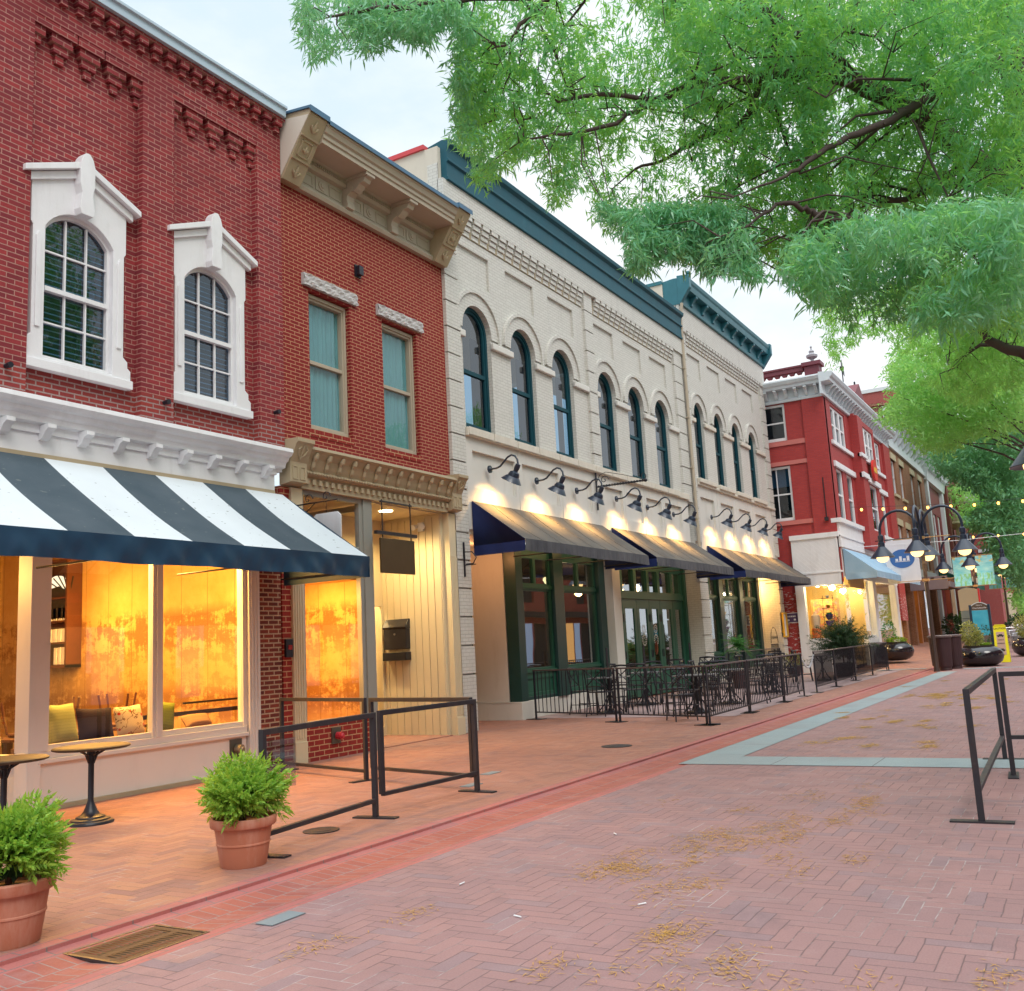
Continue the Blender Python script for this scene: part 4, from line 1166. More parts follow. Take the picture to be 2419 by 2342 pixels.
M['lampmetal'] = paint('blue black enamel', (.012, .022, .045), .3, .2, 4, .05, spec=.6, obj=True)
M['bulb'] = emit('warm bulb', (1, .66, .28), 6)
g0 = thing('gooseneck_lamp', 'x', 'wall lamp', (0, 0, 0), group='gooseneck lamps above the black awnings')
m = MB(); m.tube([(0, 0, 0), (0, -.03, 0)], [.085, .085], 16); m.tube([(0, -.03, 0), (0, -.05, 0)], [.05, .035], 12); part('wall_plate', m, M['lampmetal'], g0, 40)
m = MB(); m.tube([(0, -.04, 0), (0, -.18, .0), (0, -.28, .03), (0, -.38, .12), (0, -.47, .20), (0, -.57, .235), (0, -.66, .20), (0, -.71, .12), (0, -.725, .0)], .021, 10); part('arm', m, M['lampmetal'], g0, True)
sh = MB(); sh.lathe([(.025, .02), (.055, .01), (.06, -.10), (.05, -.12), (.05, -.15), (.10, -.18), (.125, -.24), (.125, -.27), (.15, -.285), (.21, -.36), (.235, -.39), (.23, -.392), (.14, -.30), (.02, -.27)], (0, 0, 0), 28)
rot = Matrix.Rotation(R(30), 4, 'X')
sh.v = [tuple((rot @ Vector(p)) + Vector((0, -.725, 0))) for p in sh.v]
part('shade', sh, M['lampmetal'], g0, 35)
m = MB(); bp = rot @ Vector((0, 0, -.27)); m.sphere((0, -.725 + bp.y, bp.z), .045, 12); part('bulb', m, M['bulb'], g0, True)
gx = [(17.64, 5.47), (19.72, 5.47), (21.80, 5.47), (24.22, 5.52), (26.40, 5.50), (28.48, 5.48), (32.10, 5.72), (34.24, 5.74), (36.34, 5.75), (38.42, 5.76)]
glab = ['gooseneck lamp nearest the beige cornice, on the cream wall', 'second gooseneck lamp from the beige cornice', 'gooseneck lamp just short of the iron sign bracket',
        'gooseneck lamp just beyond the iron sign bracket', 'gooseneck lamp above the middle of the awning over the green doors', 'gooseneck lamp closest to the downpipe on the cream wall',
        'first gooseneck lamp past the downpipe, on the taller building', 'second of four gooseneck lamps on the taller building', 'third of four gooseneck lamps on the taller building', 'gooseneck lamp next to the red corner building']
for i, (x, z) in enumerate(gx):
    o = g0 if i == 0 else dup(g0)
    o.location = (x, F - .062, z); o['label'] = glab[i]
    lamp('gooseneck_light', 'SPOT', (x, F - .062 - .725 + .20, z - .345), 185, (1, .56, .17), (x, F - .05, z - 1.15), .06, 128, 1.)

ib = thing('iron_sign_bracket', 'twisted black iron sign bracket standing out above the lamps', 'bracket', (22.93, F - .09, 5.70))
m = MB(); m.box(-.025, .025, -.03, 0, -.62, .38)
part('back_bar', m, M['iron'], ib)
m = MB()
n = 60
for k in range(2): m.tube([(.018 * math.cos(q * .9 + k * PI), -.03 - 1.35 * q / n, .0 + .018 * math.sin(q * .9 + k * PI)) for q in range(n + 1)], .017, 6)
m.sphere((0, -1.40, 0.0), .05, 10)
m.tube([(0, -1.36 - .06 * math.sin(q * .8), .10 - .10 * math.cos(q * .8)) for q in range(8)], .012, 6)
part('arm', m, M['iron'], ib, True)
m = MB(); m.tube([(0, -.03, .12), (0, -.12, .30), (0, -.3, .36), (0, -.8, .22), (0, -1.3, .05)], .008, 6)
m.tube([(0, -.25 - .13 * (1 - q / 12) * math.cos(q * .7), .16 + .12 * (1 - q / 12) * math.sin(q * .7)) for q in range(12)], .012, 6)
part('scroll', m, M['iron'], ib, True)
wb = thing('scroll_bracket', 'small iron hook bracket on the white corner pier under the first black awning', 'bracket', (16.45, F - .082, 3.45))
m = MB(); m.box(-.02, .02, -.02, 0, -.35, .35); m.tube([(0, -.02, .15), (0, -.2, .14), (0, -.3, .02), (0, -.22, -.1), (0, -.05, -.1)], .012, 6); m.tube([(0, -.02, -.12), (0, -.28, -.12)], .012, 6); part('hook', m, M['iron'], wb)
# ---------------------------------------------------------------- the other side of the street (seen only in the window panes)
M['oplit'] = emit('added warm glow opposite', (1, .5, .16), 1.1); M['opblue'] = emit('added cool glow opposite', (.62, .75, 1.), .55)  # unseen glowing panes, added to give the restaurant glass something to reflect
def plain_front(x0, x1, h, mat, lab, n, cat='building'):
    t = thing('brick_building', lab, cat, ((x0 + x1) / 2, -9, 0), world=True)
    m = MB(); hs = []
    w = (x1 - x0) / n
    for k in range(n):
        for z in (4.6, 8.0):
            if z + 2.6 < h: hs.append(rect(x0 + (k + .28) * w, x0 + (k + .72) * w, z, z + 2.0))
    hs.append(rect(x0 + .6, x1 - .6, .4, 3.2))
    m.wall(rect(x0, x1, 0, h), hs, -9, -.25)
    m.box(x0, x1, -19, -9.6, h - .4, h - .1); m.box(x0, x0 + .2, -19, -9.25, 0, h); m.box(x1 - .2, x1, -19, -9.25, 0, h)
    part('wall', m, mat, t)
    m = MB(); m.box(x0, x1, -9.25, -8.6, h - .2, h + .5); m.box(x0, x1, -9.1, -8.75, 3.6, 4.0); part('cornice', m, M['iron'], t)
    for r_ in hs:
        if r_[0][1] > 1: m = MB(); m.box(r_[0][0], r_[1][0], -9.24, -9.2, r_[0][1], r_[2][1]); part('window', m, M['dark'], t); continue
        k = 0; x = r_[0][0]
        while x < r_[1][0] - .6:
            w2 = (1.7, 1.1, 2.4, .9)[k % 4]; m = MB(); m.box(x, min(x + w2, r_[1][0]), -9.24, -9.2, .4, 3.2)
            part('shop_window', m, (M['oplit'], M['opblue'], M['dark'], M['opblue'])[(k + int(x0)) % 4], t); x += w2 + .25; k += 1
plain_front(-14, 4, 10.5, M['brick2'], 'three storey brick front opposite the cafe', 5)
plain_front(4.2, 20, 9.0, M['whitebrick'], 'cream brick front opposite the narrow building', 4)
plain_front(20.2, 42, 11.5, M['brick1'], 'red brick front opposite the white buildings', 6)
plain_front(42.2, 70, 10.5, M['brick2'], 'long brick front opposite the corner building', 7)
# ---------------------------------------------------------------- red corner building and the buildings up the street
def peel(name, c1, c2, zmax):
    t = MT(name); p = t.pos(); x, y, z = t.sep(p)
    b = t('TexBrick', {'Vector': t.comb(t.m_('ADD', x, y), z, 0.), 'Color1': c1, 'Color2': c2, 'Mortar': (.3, .05, .06), 'Scale': 1., 'Mortar Size': .008, 'Brick Width': .22, 'Row Height': .072})
    n = t.noise(t.scl(p, (1, 1.5, 4.5)), 3.2, 6, .72)
    lim = t.m_('LESS_THAN', z, zmax)
    c = t.mix(t.m_('MULTIPLY', t.ramp(n, (.56, 0.), (.59, 1.)), lim), b.outputs[0], (.62, .55, .55))
    return t.done(c, .6, 0., t.bump(t.m_('MULTIPLY', b.outputs[1], -1.), .5, .008), .3)


M['redpaint'] = peel('red painted brick', (.42, .052, .045), (.36, .043, .04), 3.4)
M['pink'] = paint('pink painted stone', (.55, .17, .15), .6, .1, 2)
M['whiteblue'] = paint('cool white trim', (.62, .68, .72), .5, .1, 2, .2, stain=.3, stcol=(.38, .42, .45))
M['bluecloth'] = clothmat('pale blue awning cloth', (.24, .40, .55), (.33, .48, .60))
M['yellowroom'] = paint('yellow shop wall', (.70, .52, .22), .7, .1, 1)
XC, YC5 = 40.6, 8.4
B5 = thing('corner_building', 'red painted brick corner building with white cornice and yellow lit shop', 'building', (XC, YC5, 0), world=True)
m = MB()
m.wall([(YC5 + .0, 3.6), (18, 3.6), (18, 11.4), (YC5, 11.4)], [rect(10.05, 11.3, 9.68, 11.28), rect(10.05, 11.3, 6.28, 8.62)], XC, .25, 'x')
m.box(XC - .08, XC, YC5, 9.30, 5.5, 11.3); m.box(XC, XC + .25, 10.30, 18, 0, 3.6)
wA = [(41.65, 44.45), (47.0, 49.75), (50.1, 52.9)]
wB = [(41.55, 42.9), (43.6, 44.9), (47.5, 49.4), (50.2, 51.2), (51.9, 53.0)]
m.wall(rect(XC, 45.3, 5.2, 11.4), [rect(41.65, 44.45, 9.55, 11.15), rect(41.55, 42.85, 6.2, 8.42), rect(43.6, 44.9, 6.2, 8.42)], YC5, .25)
m.wall(rect(45.3, 50.0, 5.2, 11.4), [rect(46.9, 49.7, 9.55, 11.15), rect(47.5, 49.4, 6.2, 8.42)], YC5 - .25, .3)
m.wall(rect(50.0, 55.2, 5.2, 11.4), [rect(50.15, 52.9, 9.55, 11.15), rect(50.2, 51.2, 6.2, 8.42), rect(51.9, 53.0, 6.2, 8.42)], YC5, .25)
m.box(45.3, 46.4, YC5 - .40, YC5 - .25, 5.2, 11.3); m.box(53.4, 55.2, YC5 - .12, YC5, 2.0, 11.3)
m.box(XC + .3, 55, YC5 + .25, 18, 11.5, 11.7)
part('wall', m, M['redpaint'], B5)
def sidewin(y0, y1, z0, z1, mid, mull):
    m = MB(); m.wall([(y0, z0), (y1, z0), (y1, z1), (y0, z1)], [[(y0 + .1, z0 + .12), (y1 - .1, z0 + .12), (y1 - .1, z1 - .1), (y0 + .1, z1 - .1)]], XC + .06, .1, 'x')
    m.box(XC + .08, XC + .14, y0 + .1, y1 - .1, mid - .03, mid + .03)
    if mull: m.box(XC + .09, XC + .13, (y0 + y1) / 2 - .02, (y0 + y1) / 2 + .02, z0 + .1, z1 - .1)
    w_ = part('window', m, M['white'], B5)
    m = MB(); m.box(XC + .12, XC + .125, y0 + .1, y1 - .1, z0 + .1, z1 - .1); part('pane', m, M['paned'], w_)
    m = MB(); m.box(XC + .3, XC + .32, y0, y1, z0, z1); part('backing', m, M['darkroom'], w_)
    if mull: m = MB(); m.box(XC + .2, XC + .21, y0 + .1, y1 - .1, z1 - .85, z1 - .1); part('roller_blind', m, paint('pale blind', (.5, .58, .6), .7), w_)
sidewin(10.05, 11.3, 9.70, 11.27, 10.48, False)
sidewin(10.05, 11.3, 6.30, 8.60, 7.42, True)
for z0, z1 in ((9.47, 9.67), (8.63, 8.80), (6.10, 6.28)):
    m = MB(); m.box(XC - .05, XC - .001, 9.30, 11.5, z0, z1); part('stone_band', m, M['pink'], B5)
def upwin(x0, x1, z0, z1, n, y=YC5):
    m = MB(); w = (x1 - x0) / n
    for k in range(n): m.wall(rect(x0 + k * w, x0 + (k + 1) * w, z0, z1), [rect(x0 + k * w + .16, x0 + (k + 1) * w - .16, z0 + .1, z1 - .1)], y + .06, .12)
    m.box(x0, x1, y + .07, y + .16, (z0 + z1) / 2 - .04, (z0 + z1) / 2 + .04)
    w_ = part('window', m, M['white'], B5)
    m = MB(); m.box(x0, x1, y + .13, y + .135, z0, z1); part('pane', m, M['paned'], w_)
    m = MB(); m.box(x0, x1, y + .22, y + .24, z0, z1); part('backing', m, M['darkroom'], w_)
upwin(41.65, 44.45, 9.55, 11.15, 3); upwin(46.9, 49.7, 9.55, 11.15, 3, YC5 - .25); upwin(50.15, 52.9, 9.55, 11.15, 3)
for a, b in ((41.55, 42.85), (43.6, 44.9), (50.2, 51.2), (51.9, 53.0)): upwin(a, b, 6.2, 8.42, 1)
upwin(47.5, 49.4, 6.2, 8.42, 1, YC5 - .25)
for z0, z1 in ((9.38, 9.55), (8.42, 8.66)):
    m = MB(); m.box(41.2, 45.3, YC5 - .10, YC5 - .001, z0, z1); m.box(45.3, 50.05, YC5 - .36, YC5 - .251, z0, z1); m.box(50.05, 54.3, YC5 - .10, YC5 - .001, z0, z1); m.box(45.2, 46.5, YC5 - .48, YC5 - .361, z0, z1)
    part('white_band', m, M['white'], B5, bev=.01)
# cornice on both faces with scrolled brackets
m = MB()
pc = [(0, 11.30), (.10, 11.30), (.12, 11.40), (.08, 11.44), (.08, 11.80), (.42, 11.82), (.44, 11.92), (.52, 11.98), (.58, 12.10), (.56, 12.16), (0, 12.22)]
m.prism([(YC5 - a, b) for a, b in pc], 'x', XC - .58, 55.3)
m.prism([(XC - a, b) for a, b in pc], 'y', YC5 - .0, 18)
m.v = m.v
part('cornice', m, M['whiteblue'], B5)
def scroll(x, y, d):
    s = [(.081, 11.80), (.42, 11.80), (.42, 11.74), (.34, 11.70), (.24, 11.62), (.20, 11.54), (.14, 11.46), (.081, 11.45)]
    m = MB()
    if d == 'x': m.prism([(XC - a, b) for a, b in s], 'y', y - .06, y + .06)
    else: m.prism([(YC5 - a, b) for a, b in s], 'x', x - .07, x + .07)
    part('bracket', m, M['whiteblue'], B5)
for k in range(9): scroll(0, 8.62 + k * .42, 'x')
for k in range(26): scroll(40.9 + k * .54, 0, 'y')
# parapet beam with pedestal and urn, gable, chimney, weather vane
m = MB(); m.box(43.7, 44.3, 9.1, 9.75, 12.2, 13.55); m.box(43.6, 44.4, 9.0, 9.85, 13.55, 13.72); m.box(43.85, 44.15, 9.85, 14, 13.42, 13.62); m.box(43.8, 44.2, 9.85, 14, 13.62, 13.70)
for k in range(12): m.prism([(9.9 + k * .34, 13.42), (10.2 + k * .34, 13.42), (10.13 + k * .34, 13.30), (9.97 + k * .34, 13.30)], 'x', 43.9, 44.1)
m.box(43.7, 44.3, 14, 14.6, 11.5, 13.6)
part('parapet_beam', m, paint('maroon painted iron', (.16, .045, .06), .5, .2, 3), B5)
m = MB(); m.lathe([(.20, 0), (.20, .05), (.07, .10), (.07, .16), (.24, .26), (.26, .36), (.12, .44), (.10, .50), (.13, .54), (.03, .66), (.03, .70), (.055, .76), (0, .84)], (44, 9.42, 13.72), 18); part('urn', m, paint('grey urn', (.35, .35, .38), .6, .2, 4), B5, True)
m = MB(); m.prism([(50.6, 12.2), (54.2, 12.2), (54.4, 13.2), (52.6, 14.5), (50.8, 13.5)], 'y', 9.0, 12.5); part('gable', m, paint('dark red gable', (.18, .04, .05), .6, .15, 3), B5)
m = MB(); m.tube([(50.6, 9.4, 12.2), (50.6, 9.4, 15.4)], .03, 6); m.box(50.3, 50.9, 9.38, 9.42, 14.8, 14.86); m.sphere((50.6, 9.4, 15.0), .12, 8); m.prism([(50.7, 14.75), (51.1, 14.65), (51.1, 14.95), (50.7, 14.85)], 'y', 9.39, 9.41); m.tube([(54.8, 9.6, 12.2), (54.8, 9.6, 15.2)], .05, 6); part('weather_vane', m, M['iron'], B5)
# white shop corner
m = MB()
m.box(XC - .12, XC + .2, YC5 + .02, 10.30, 3.50, 5.50); m.box(XC - .12, XC + .2, 9.96, 10.30, 0, 3.50); m.box(XC - .12, XC + .2, YC5 + .02, 9.96, 0, 1.38)
m.box(XC - .18, XC + .2, YC5 - .05, 10.34, 5.42, 5.62); m.box(XC - .15, XC + .2, YC5 - .03, 10.32, 3.98, 4.06); m.box(XC - .14, XC + .1, YC5 + .02, YC5 + .10, 3.50, 5.45)
for k in range(-6, 10):     # slanting tongue and groove
    y = 8.55 + k * .19
    ya, yb_ = max(y, 8.50), min(y + 1.34, 10.22)
    if yb_ - ya > .08: m.bar((XC - .121, ya, 4.08 + (ya - y)), (XC - .121, yb_, 4.08 + (yb_ - y)), .014, .016)
m.box(XC, 55.2, YC5 - .10, YC5 + .2, 5.0, 6.15); m.box(XC - .1, 55.25, YC5 - .22, YC5 + .2, 6.0, 6.18); m.box(XC, 55.2, YC5 - .14, YC5 + .2, 5.42, 5.5); m.box(XC + .2, 55.2, YC5 - .06, YC5 + .2, 3.8, 5.0)
m.box(46.4, 47.1, YC5 - .1, YC5 + .2, 0, 3.8); m.box(52.2, 52.9, YC5 - .1, YC5 + .2, 0, 3.8); m.box(XC + .2, 41.6, YC5 - .0, YC5 + .2, 0, 1.38); m.box(44.6, 46.4, YC5 - .0, YC5 + .2, 0, 1.38); m.box(47.1, 52.2, YC5, YC5 + .2, 0, .9)
part('shop_surround', m, M['white'], B5, bev=.008)
m = MB(); m.box(XC - .05, XC - .044, YC5 + .3, 9.96, 1.38, 3.5)
for k in range(6):
    a0, a1 = PI / 2 * k / 6, PI / 2 * (k + 1) / 6
    f = lambda a: (XC + .30 - .345 * math.cos(a), YC5 + .32 - .30 * math.sin(a))
    p, q = f(a0), f(a1); m.add([(p[0], p[1], 1.38), (q[0], q[1], 1.38), (q[0], q[1], 3.5), (p[0], p[1], 3.5)], [(0, 1, 2, 3)])
m.box(XC + .3, 41.6, YC5 + .02, YC5 + .026, 1.38, 3.5); part('shop_pane', m, M['panes'], B5)
for q in ((41.6, 41.606, YC5 + .05, YC5 + 1.5, 1.0, 3.5), (44.6, 44.606, YC5 + .1, YC5 + 1.5, 1.3, 3.5), (44.62, 46.4, YC5 + .05, YC5 + .056, 1.38, 3.8), (47.1, 52.2, YC5 + .05, YC5 + .056, .9, 3.8)):
    m = MB(); m.box(*q); part('shop_pane', m, M['panes'], B5)
m = MB(); m.box(XC + .25, 55, 11.6, 11.7, 0, 4.6); m.box(46.3, 46.4, YC5 + .2, 11.6, 0, 4.6); m.box(XC + .2, 55, YC5 + .1, 11.6, 3.82, 3.9); m.box(XC + .1, 55, YC5 + .2, 11.6, .2, .3); m.box(XC + .2, XC + .26, 9.97, 11.6, 0, 3.8); m.box(55, 55.1, YC5 + .2, 11.6, 0, 4)
part('inner_wall', m, M['yellowroom'], B5)
m = MB(); m.box(XC + .02, 41.5, YC5 + .3, 9.9, 1.2, 1.36); part('display_floor', m, M['white'], B5)
m = MB(); m.box(41.6, 44.6, YC5 - .05, YC5 + .9, 3.50, 3.80); m.box(41.6, 44.6, YC5 - .06, YC5 - .0, 3.4, 3.9); part('entry_soffit', m, paint('ochre soffit', (.55, .36, .12), .6), B5)
for x, y, e in ((41.0, 9.2, 60), (43, 9.6, 150), (45.4, 9.4, 90), (49.5, 9.6, 220)): lamp('shop_light', 'POINT', (x, y, 3.45), e, (1, .80, .42), None, .15)
for (x, y) in ((40.95, 9.5), (40.95, 8.9)):
    m = MB(); m.tube([(x, y, 3.5), (x, y, 3.46)], .07, 12); part('spot_fitting', m, emit('shop spot', (1, .85, .5), 12) if 'shop spot' not in bpy.data.materials else bpy.data.materials['shop spot'], B5)
m = MB(); m.tube([(XC - .1, 8.75, 6.2), (XC - .1, 8.75, 7.9)], .02, 6); m.box(XC - .2, XC - .08, 8.68, 8.82, 6.1, 6.25); part('conduit', m, M['ironworn'], B5)
# round red sign with yellow strokes
sg = thing('round_sign', 'round red sign with yellow lettering on the red corner building', 'sign', (47.9, YC5 - .42, 9.05))
m = MB(); m.tube([(0, .0, 0), (0, -.1, 0)], .52, 28); part('disc', m, paint('sign red', (.62, .03, .02), .4, .05), sg, 40)
m = MB()
for k in range(6): m.box(-.36 + k * .125, -.29 + k * .125, -.112, -.099, -.12 + .02 * (k % 2), .10 + .03 * (k % 3))
m.box(-.36, .36, -.112, -.1, -.13, -.09)
part('lettering', m, paint('sign yellow', (.75, .5, .08), .5, 0), sg)
# blue awning
ba = thing('blue_awning', 'pale blue canvas awning on the white corner shop', 'awning', (47, YC5, 3.5), world=True)
x0, x1, yt, zt, yb, zb = 40.75, 52.2, YC5 - .1, 4.95, 7.1, 3.95
m = MB(); m.grid(lambda u, v: (x0 + (x1 - x0) * u, yt + (yb - yt) * v, zt + (zb - zt) * v), 20, 4); part('canopy', m, M['bluecloth'], ba, True)
m = MB(); m.grid(lambda u, v: (x0 + (x1 - x0) * u, yb - .005 + .02 * math.sin(u * 80) * v, zb - .26 * v), 120, 3); part('valance', m, M['bluecloth'], ba, True)
m = MB(); m.add([(x0, yt, zt), (x0, yb, zb), (x0, yb, zb - .03), (x0, yt, zb - .03)], [(0, 1, 2, 3)]); m.grid(lambda u, v: (x0 + .03 * math.sin(u * 9) * v, yt + (yb - yt) * u, zb - .03 - .26 * v), 20, 3); part('end_panel', m, M['bluecloth'], ba, True)
# hanging white shop sign with a blue oval
ws = thing('hanging_sign', 'white hanging shop sign with blue oval beside the blue awning', 'sign', (46.6, 6.95, 4.55))
m = MB(); m.prism([(-.62, -.95), (.62, -.95), (.70, -.85), (.70, .9), (.55, 1.0), (-.55, 1.0), (-.70, .9), (-.70, -.85)], 'x', -.03, .03); part('board', m, M['white'], ws, bev=.01)
m = MB()
for s in (-1,): m.prism([(.52 * math.cos(2 * PI * k / 28), .15 + .42 * math.sin(2 * PI * k / 28)) for k in range(28)], 'x', -.045, -.031)
part('oval', m, paint('sign blue', (.05, .16, .42), .4, .05), ws)
m = MB()
for k in range(4): m.box(-.056, -.046, -.30 + k * .16, -.19 + k * .16, .05, .16 + .10 * (k == 0 or k == 2))
m.box(-.056, -.046, -.32, .32, .01, .035)
for k in range(8): m.box(-.042, -.031, -.42 + k * .105, -.36 + k * .105, .74, .80)
part('lettering', m, M['white'], ws)
m = MB(); m.tube([(0, 1.5, 1.05), (0, -.75, 1.05)], .025, 6); part('arm', m, M['iron'], ws)
pq = thing('wall_plaque', 'small purple plaque with white border on the peeling red wall', 'sign', (XC - .001, 10.62, 2.06))
m = MB(); m.box(-.03, 0, -.32, .32, 0, .42); part('plate', m, M['white'], pq)
m = MB(); m.box(-.036, -.029, -.29, .29, .03, .39); part('face', m, paint('plaque purple', (.10, .06, .16), .5, .05), pq)
m = MB()
for k in range(6): m.box(-.042, -.035, -.20 + k * .07, -.155 + k * .07, .24, .30)
m.box(-.042, -.035, -.2, -.12, .1, .17); m.sphere((-.036, .10, .12), .05, 8, (.1, 1, 1))
part('lettering', m, M['white'], pq)

# ---- the rest of the row
M['brickbr'] = brick('tan brown brick', (.30, .13, .06), (.24, .09, .045), (.38, .28, .2), bump=.5, grime=.2)
M['brickdk'] = brick('dark red sandstone brick', (.20, .05, .035), (.16, .045, .035), (.2, .1, .08), bump=.4, grime=.3)
M['sandst'] = paint('buff stone', (.48, .42, .28), .7, .12, 3)
M['brickfar'] = brick('far red brick', (.36, .07, .065), (.31, .06, .06), (.4, .22, .2), bump=.3, grime=.15)
def tall(p, x0, x1, y, z0, z1, fr, inset=.1, n=1, panes=True, mat=None):
    """window: frame part with pane and dark backing"""
    m = MB(); w = (x1 - x0) / n
    for k in range(n): m.wall(rect(x0 + k * w, x0 + (k + 1) * w, z0, z1), [rect(x0 + k * w + fr, x0 + (k + 1) * w - fr, z0 + fr, z1 - fr)], y + inset, .08)
    m.box(x0, x1, y + inset, y + inset + .08, (z0 + z1) / 2 - .03, (z0 + z1) / 2 + .03)
    w_ = part('window', m, mat or M['white'], p)
    m = MB(); m.box(x0, x1, y + inset + .05, y + inset + .055, z0, z1); part('pane', m, M['paned'], w_)
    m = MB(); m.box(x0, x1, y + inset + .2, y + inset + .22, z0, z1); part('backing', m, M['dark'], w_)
B6 = thing('brown_brick_building', 'tan brown brick building with white bracketed cornice past the corner building', 'building', (62, YC5, .6), world=True)
w6 = [(56.2, 57.5), (58.9, 60.2), (63.0, 64.3), (66.0, 67.3)]
m = MB(); m.wall(rect(55.21, 69.0, 4.6, 11.5), [rect(a, b, 8.95, 10.9) for a, b in w6] + [rect(a, b, 5.1, 7.2) for a, b in w6], YC5, .25)
for a in (55.21, 58.3, 62.4, 68.4): m.box(a, a + .6, YC5, YC5 + .3, 0, 4.6)
m.box(55.21, 69, YC5 + .3, 16, 11.2, 11.4)
part('wall', m, M['brickbr'], B6)
for a, b in w6:
    tall(B6, a, b, YC5, 8.95, 10.9, .12); tall(B6, a, b, YC5, 5.1, 7.2, .12)
    for z in (10.9, 7.2):
        m = MB(); m.box(a - .2, b + .2, YC5 - .06, YC5 + .1, z, z + .35); part('lintel', m, M['sandst'], B6)
        m = MB(); m.box(a - .12, b + .12, YC5 - .10, YC5 + .1, z - 2.12 if z > 9 else z - 2.25, z - 1.97 if z > 9 else z - 2.1); part('sill', m, M['sandst'], B6)
m = MB(); m.prism([(YC5, 11.5), (YC5 - .12, 11.5), (YC5 - .12, 11.75), (YC5 - .05, 11.8), (YC5 - .05, 12.9), (YC5 - .75, 13.1), (YC5 - .85, 13.35), (YC5 - .9, 13.55), (YC5, 13.7)], 'x', 55.4, 69.2); part('cornice', m, M['whiteblue'], B6)
for k in range(9):
    x = 56.2 + k * 1.5
    m = MB(); m.prism([(YC5 - .051, 12.9), (YC5 - .72, 13.08), (YC5 - .70, 12.9), (YC5 - .45, 12.7), (YC5 - .38, 12.4), (YC5 - .2, 12.15), (YC5 - .051, 12.0)], 'x', x - .22, x + .22); part('bracket', m, M['whiteblue'], B6)
m = MB(); m.box(56.0, 57.4, 8.5, 9.6, 11.4, 13.9); m.box(55.9, 57.5, 8.4, 9.7, 13.9, 14.05); part('chimney', m, M['brickp'], B6)
for a, b in ((55.9, 58.2), (59, 62.3), (63.1, 68.4)): m = MB(); m.box(a, b, YC5 + .25, YC5 + .3, .6, 4.4); part('shop_pane', m, M['panes3'], B6)
M['orangewood'] = paint('orange stained wood', (.42, .15, .03), .45, .2, 3)
for a, b in ((58.95, 59.15), (60.6, 60.95), (63.0, 63.3)): m = MB(); m.box(a, b, YC5 + .05, YC5 + .25, .6, 4.4); part('door_frame', m, M['orangewood'], B6)
m = MB(); m.box(55.8, 69, YC5 + 1.5, YC5 + 1.6, 0, 4.5); part('inner_wall', m, M['plaster'], B6)
lamp('shop_light', 'POINT', (60.5, YC5 + .9, 3.6), 240, (1, .55, .2), None, .2)
m = MB(); m.box(55.6, 58.2, YC5 - .12, YC5 + .1, 4.4, 5.0); m.box(59, 68.8, YC5 - .12, YC5 + .1, 4.4, 5.0); part('fascia', m, M['whiteblue'], B6)
cn = thing('timber_canopy', 'brown timber slatted canopy with grey fascia over the shop entrance', 'canopy', (59, YC5, 4), world=True)
m = MB()
for k in range(9): m.box(57.4 + k * 1.0, 57.55 + k * 1.0, YC5 - 2.0, YC5 - .1, 3.85, 4.1)
for k in range(4): m.box(57.2, 66.2, YC5 - 1.9 + k * .55, YC5 - 1.75 + k * .55, 4.1, 4.25)
part('slats', m, paint('canopy timber', (.24, .085, .03), .55, .25, 4), cn)
m = MB(); m.box(57.2, 57.4, YC5 - 2.0, YC5 - .1, 3.6, 4.3); m.box(57.2, 66.2, YC5 - 2.1, YC5 - 2.0, 3.7, 4.0); part('fascia', m, paint('canopy grey', (.16, .14, .17), .5, .1), cn)
B7 = thing('slim_maroon_building', 'slim maroon building with pale pilasters and small white cornice', 'building', (73.5, YC5, 1), world=True)
m = MB(); m.wall(rect(69.02, 78, 0, 11.7), [rect(70.4, 72, 6.6, 9.4), rect(72.6, 74.2, 6.6, 9.4), rect(74.8, 76.4, 6.6, 9.4), rect(70.3, 76.6, .9, 4.2)], YC5 + .1, .3); m.box(69.02, 78, YC5 + .4, 16, 11.4, 11.6); part('wall', m, paint('maroon render', (.17, .035, .04), .6, .1), B7)
for a, b in ((70.4, 72), (72.6, 74.2), (74.8, 76.4)): tall(B7, a, b, YC5 + .1, 6.6, 9.4, .2)
m = MB(); m.box(69.3, 70.0, YC5 - .15, YC5 + .1, .5, 11.4); part('pilaster', m, M['whiteblue'], B7)
m = MB(); m.box(77.1, 77.8, YC5 - .15, YC5 + .1, .5, 11.4); part('pilaster', m, M['whiteblue'], B7)
m = MB(); m.prism([(YC5 + .1, 11.3), (YC5 - .2, 11.3), (YC5 - .3, 11.9), (YC5 - .9, 12.6), (YC5 - .95, 12.95), (YC5 + .1, 13.1)], 'x', 69.02, 78.2)
for k in range(18): m.box(69.4 + k * .5, 69.6 + k * .5, YC5 - .55, YC5 - .2, 11.9, 12.25)
part('cornice', m, M['whiteblue'], B7)
m = MB(); m.box(70.3, 76.6, YC5 + .6, YC5 + .7, .5, 4.5); part('inner_wall', m, M['plaster'], B7)
lamp('shop_light', 'POINT', (73.5, YC5 + .2, 4.0), 120, (1, .6, .3), None, .2)
ga = thing('green_awning', 'dark green sloping awning beyond the timber canopy', 'awning', (73.5, YC5, 4), world=True)
m = MB(); m.add([(69.5, YC5, 5.4), (76.8, YC5, 5.4), (76.8, 6.2, 4.3), (69.5, 6.2, 4.3), (69.5, 6.2, 3.95), (76.8, 6.2, 3.95), (69.5, YC5, 3.95)], [(0, 1, 2, 3), (3, 2, 5, 4), (0, 3, 4, 6)]); part('canopy', m, paint('green cloth', (.015, .12, .10), .7, .1), ga)
B8 = thing('arched_stone_building', 'dark red sandstone building with tall arched bays up the street', 'building', (87, YC5, 1), world=True)
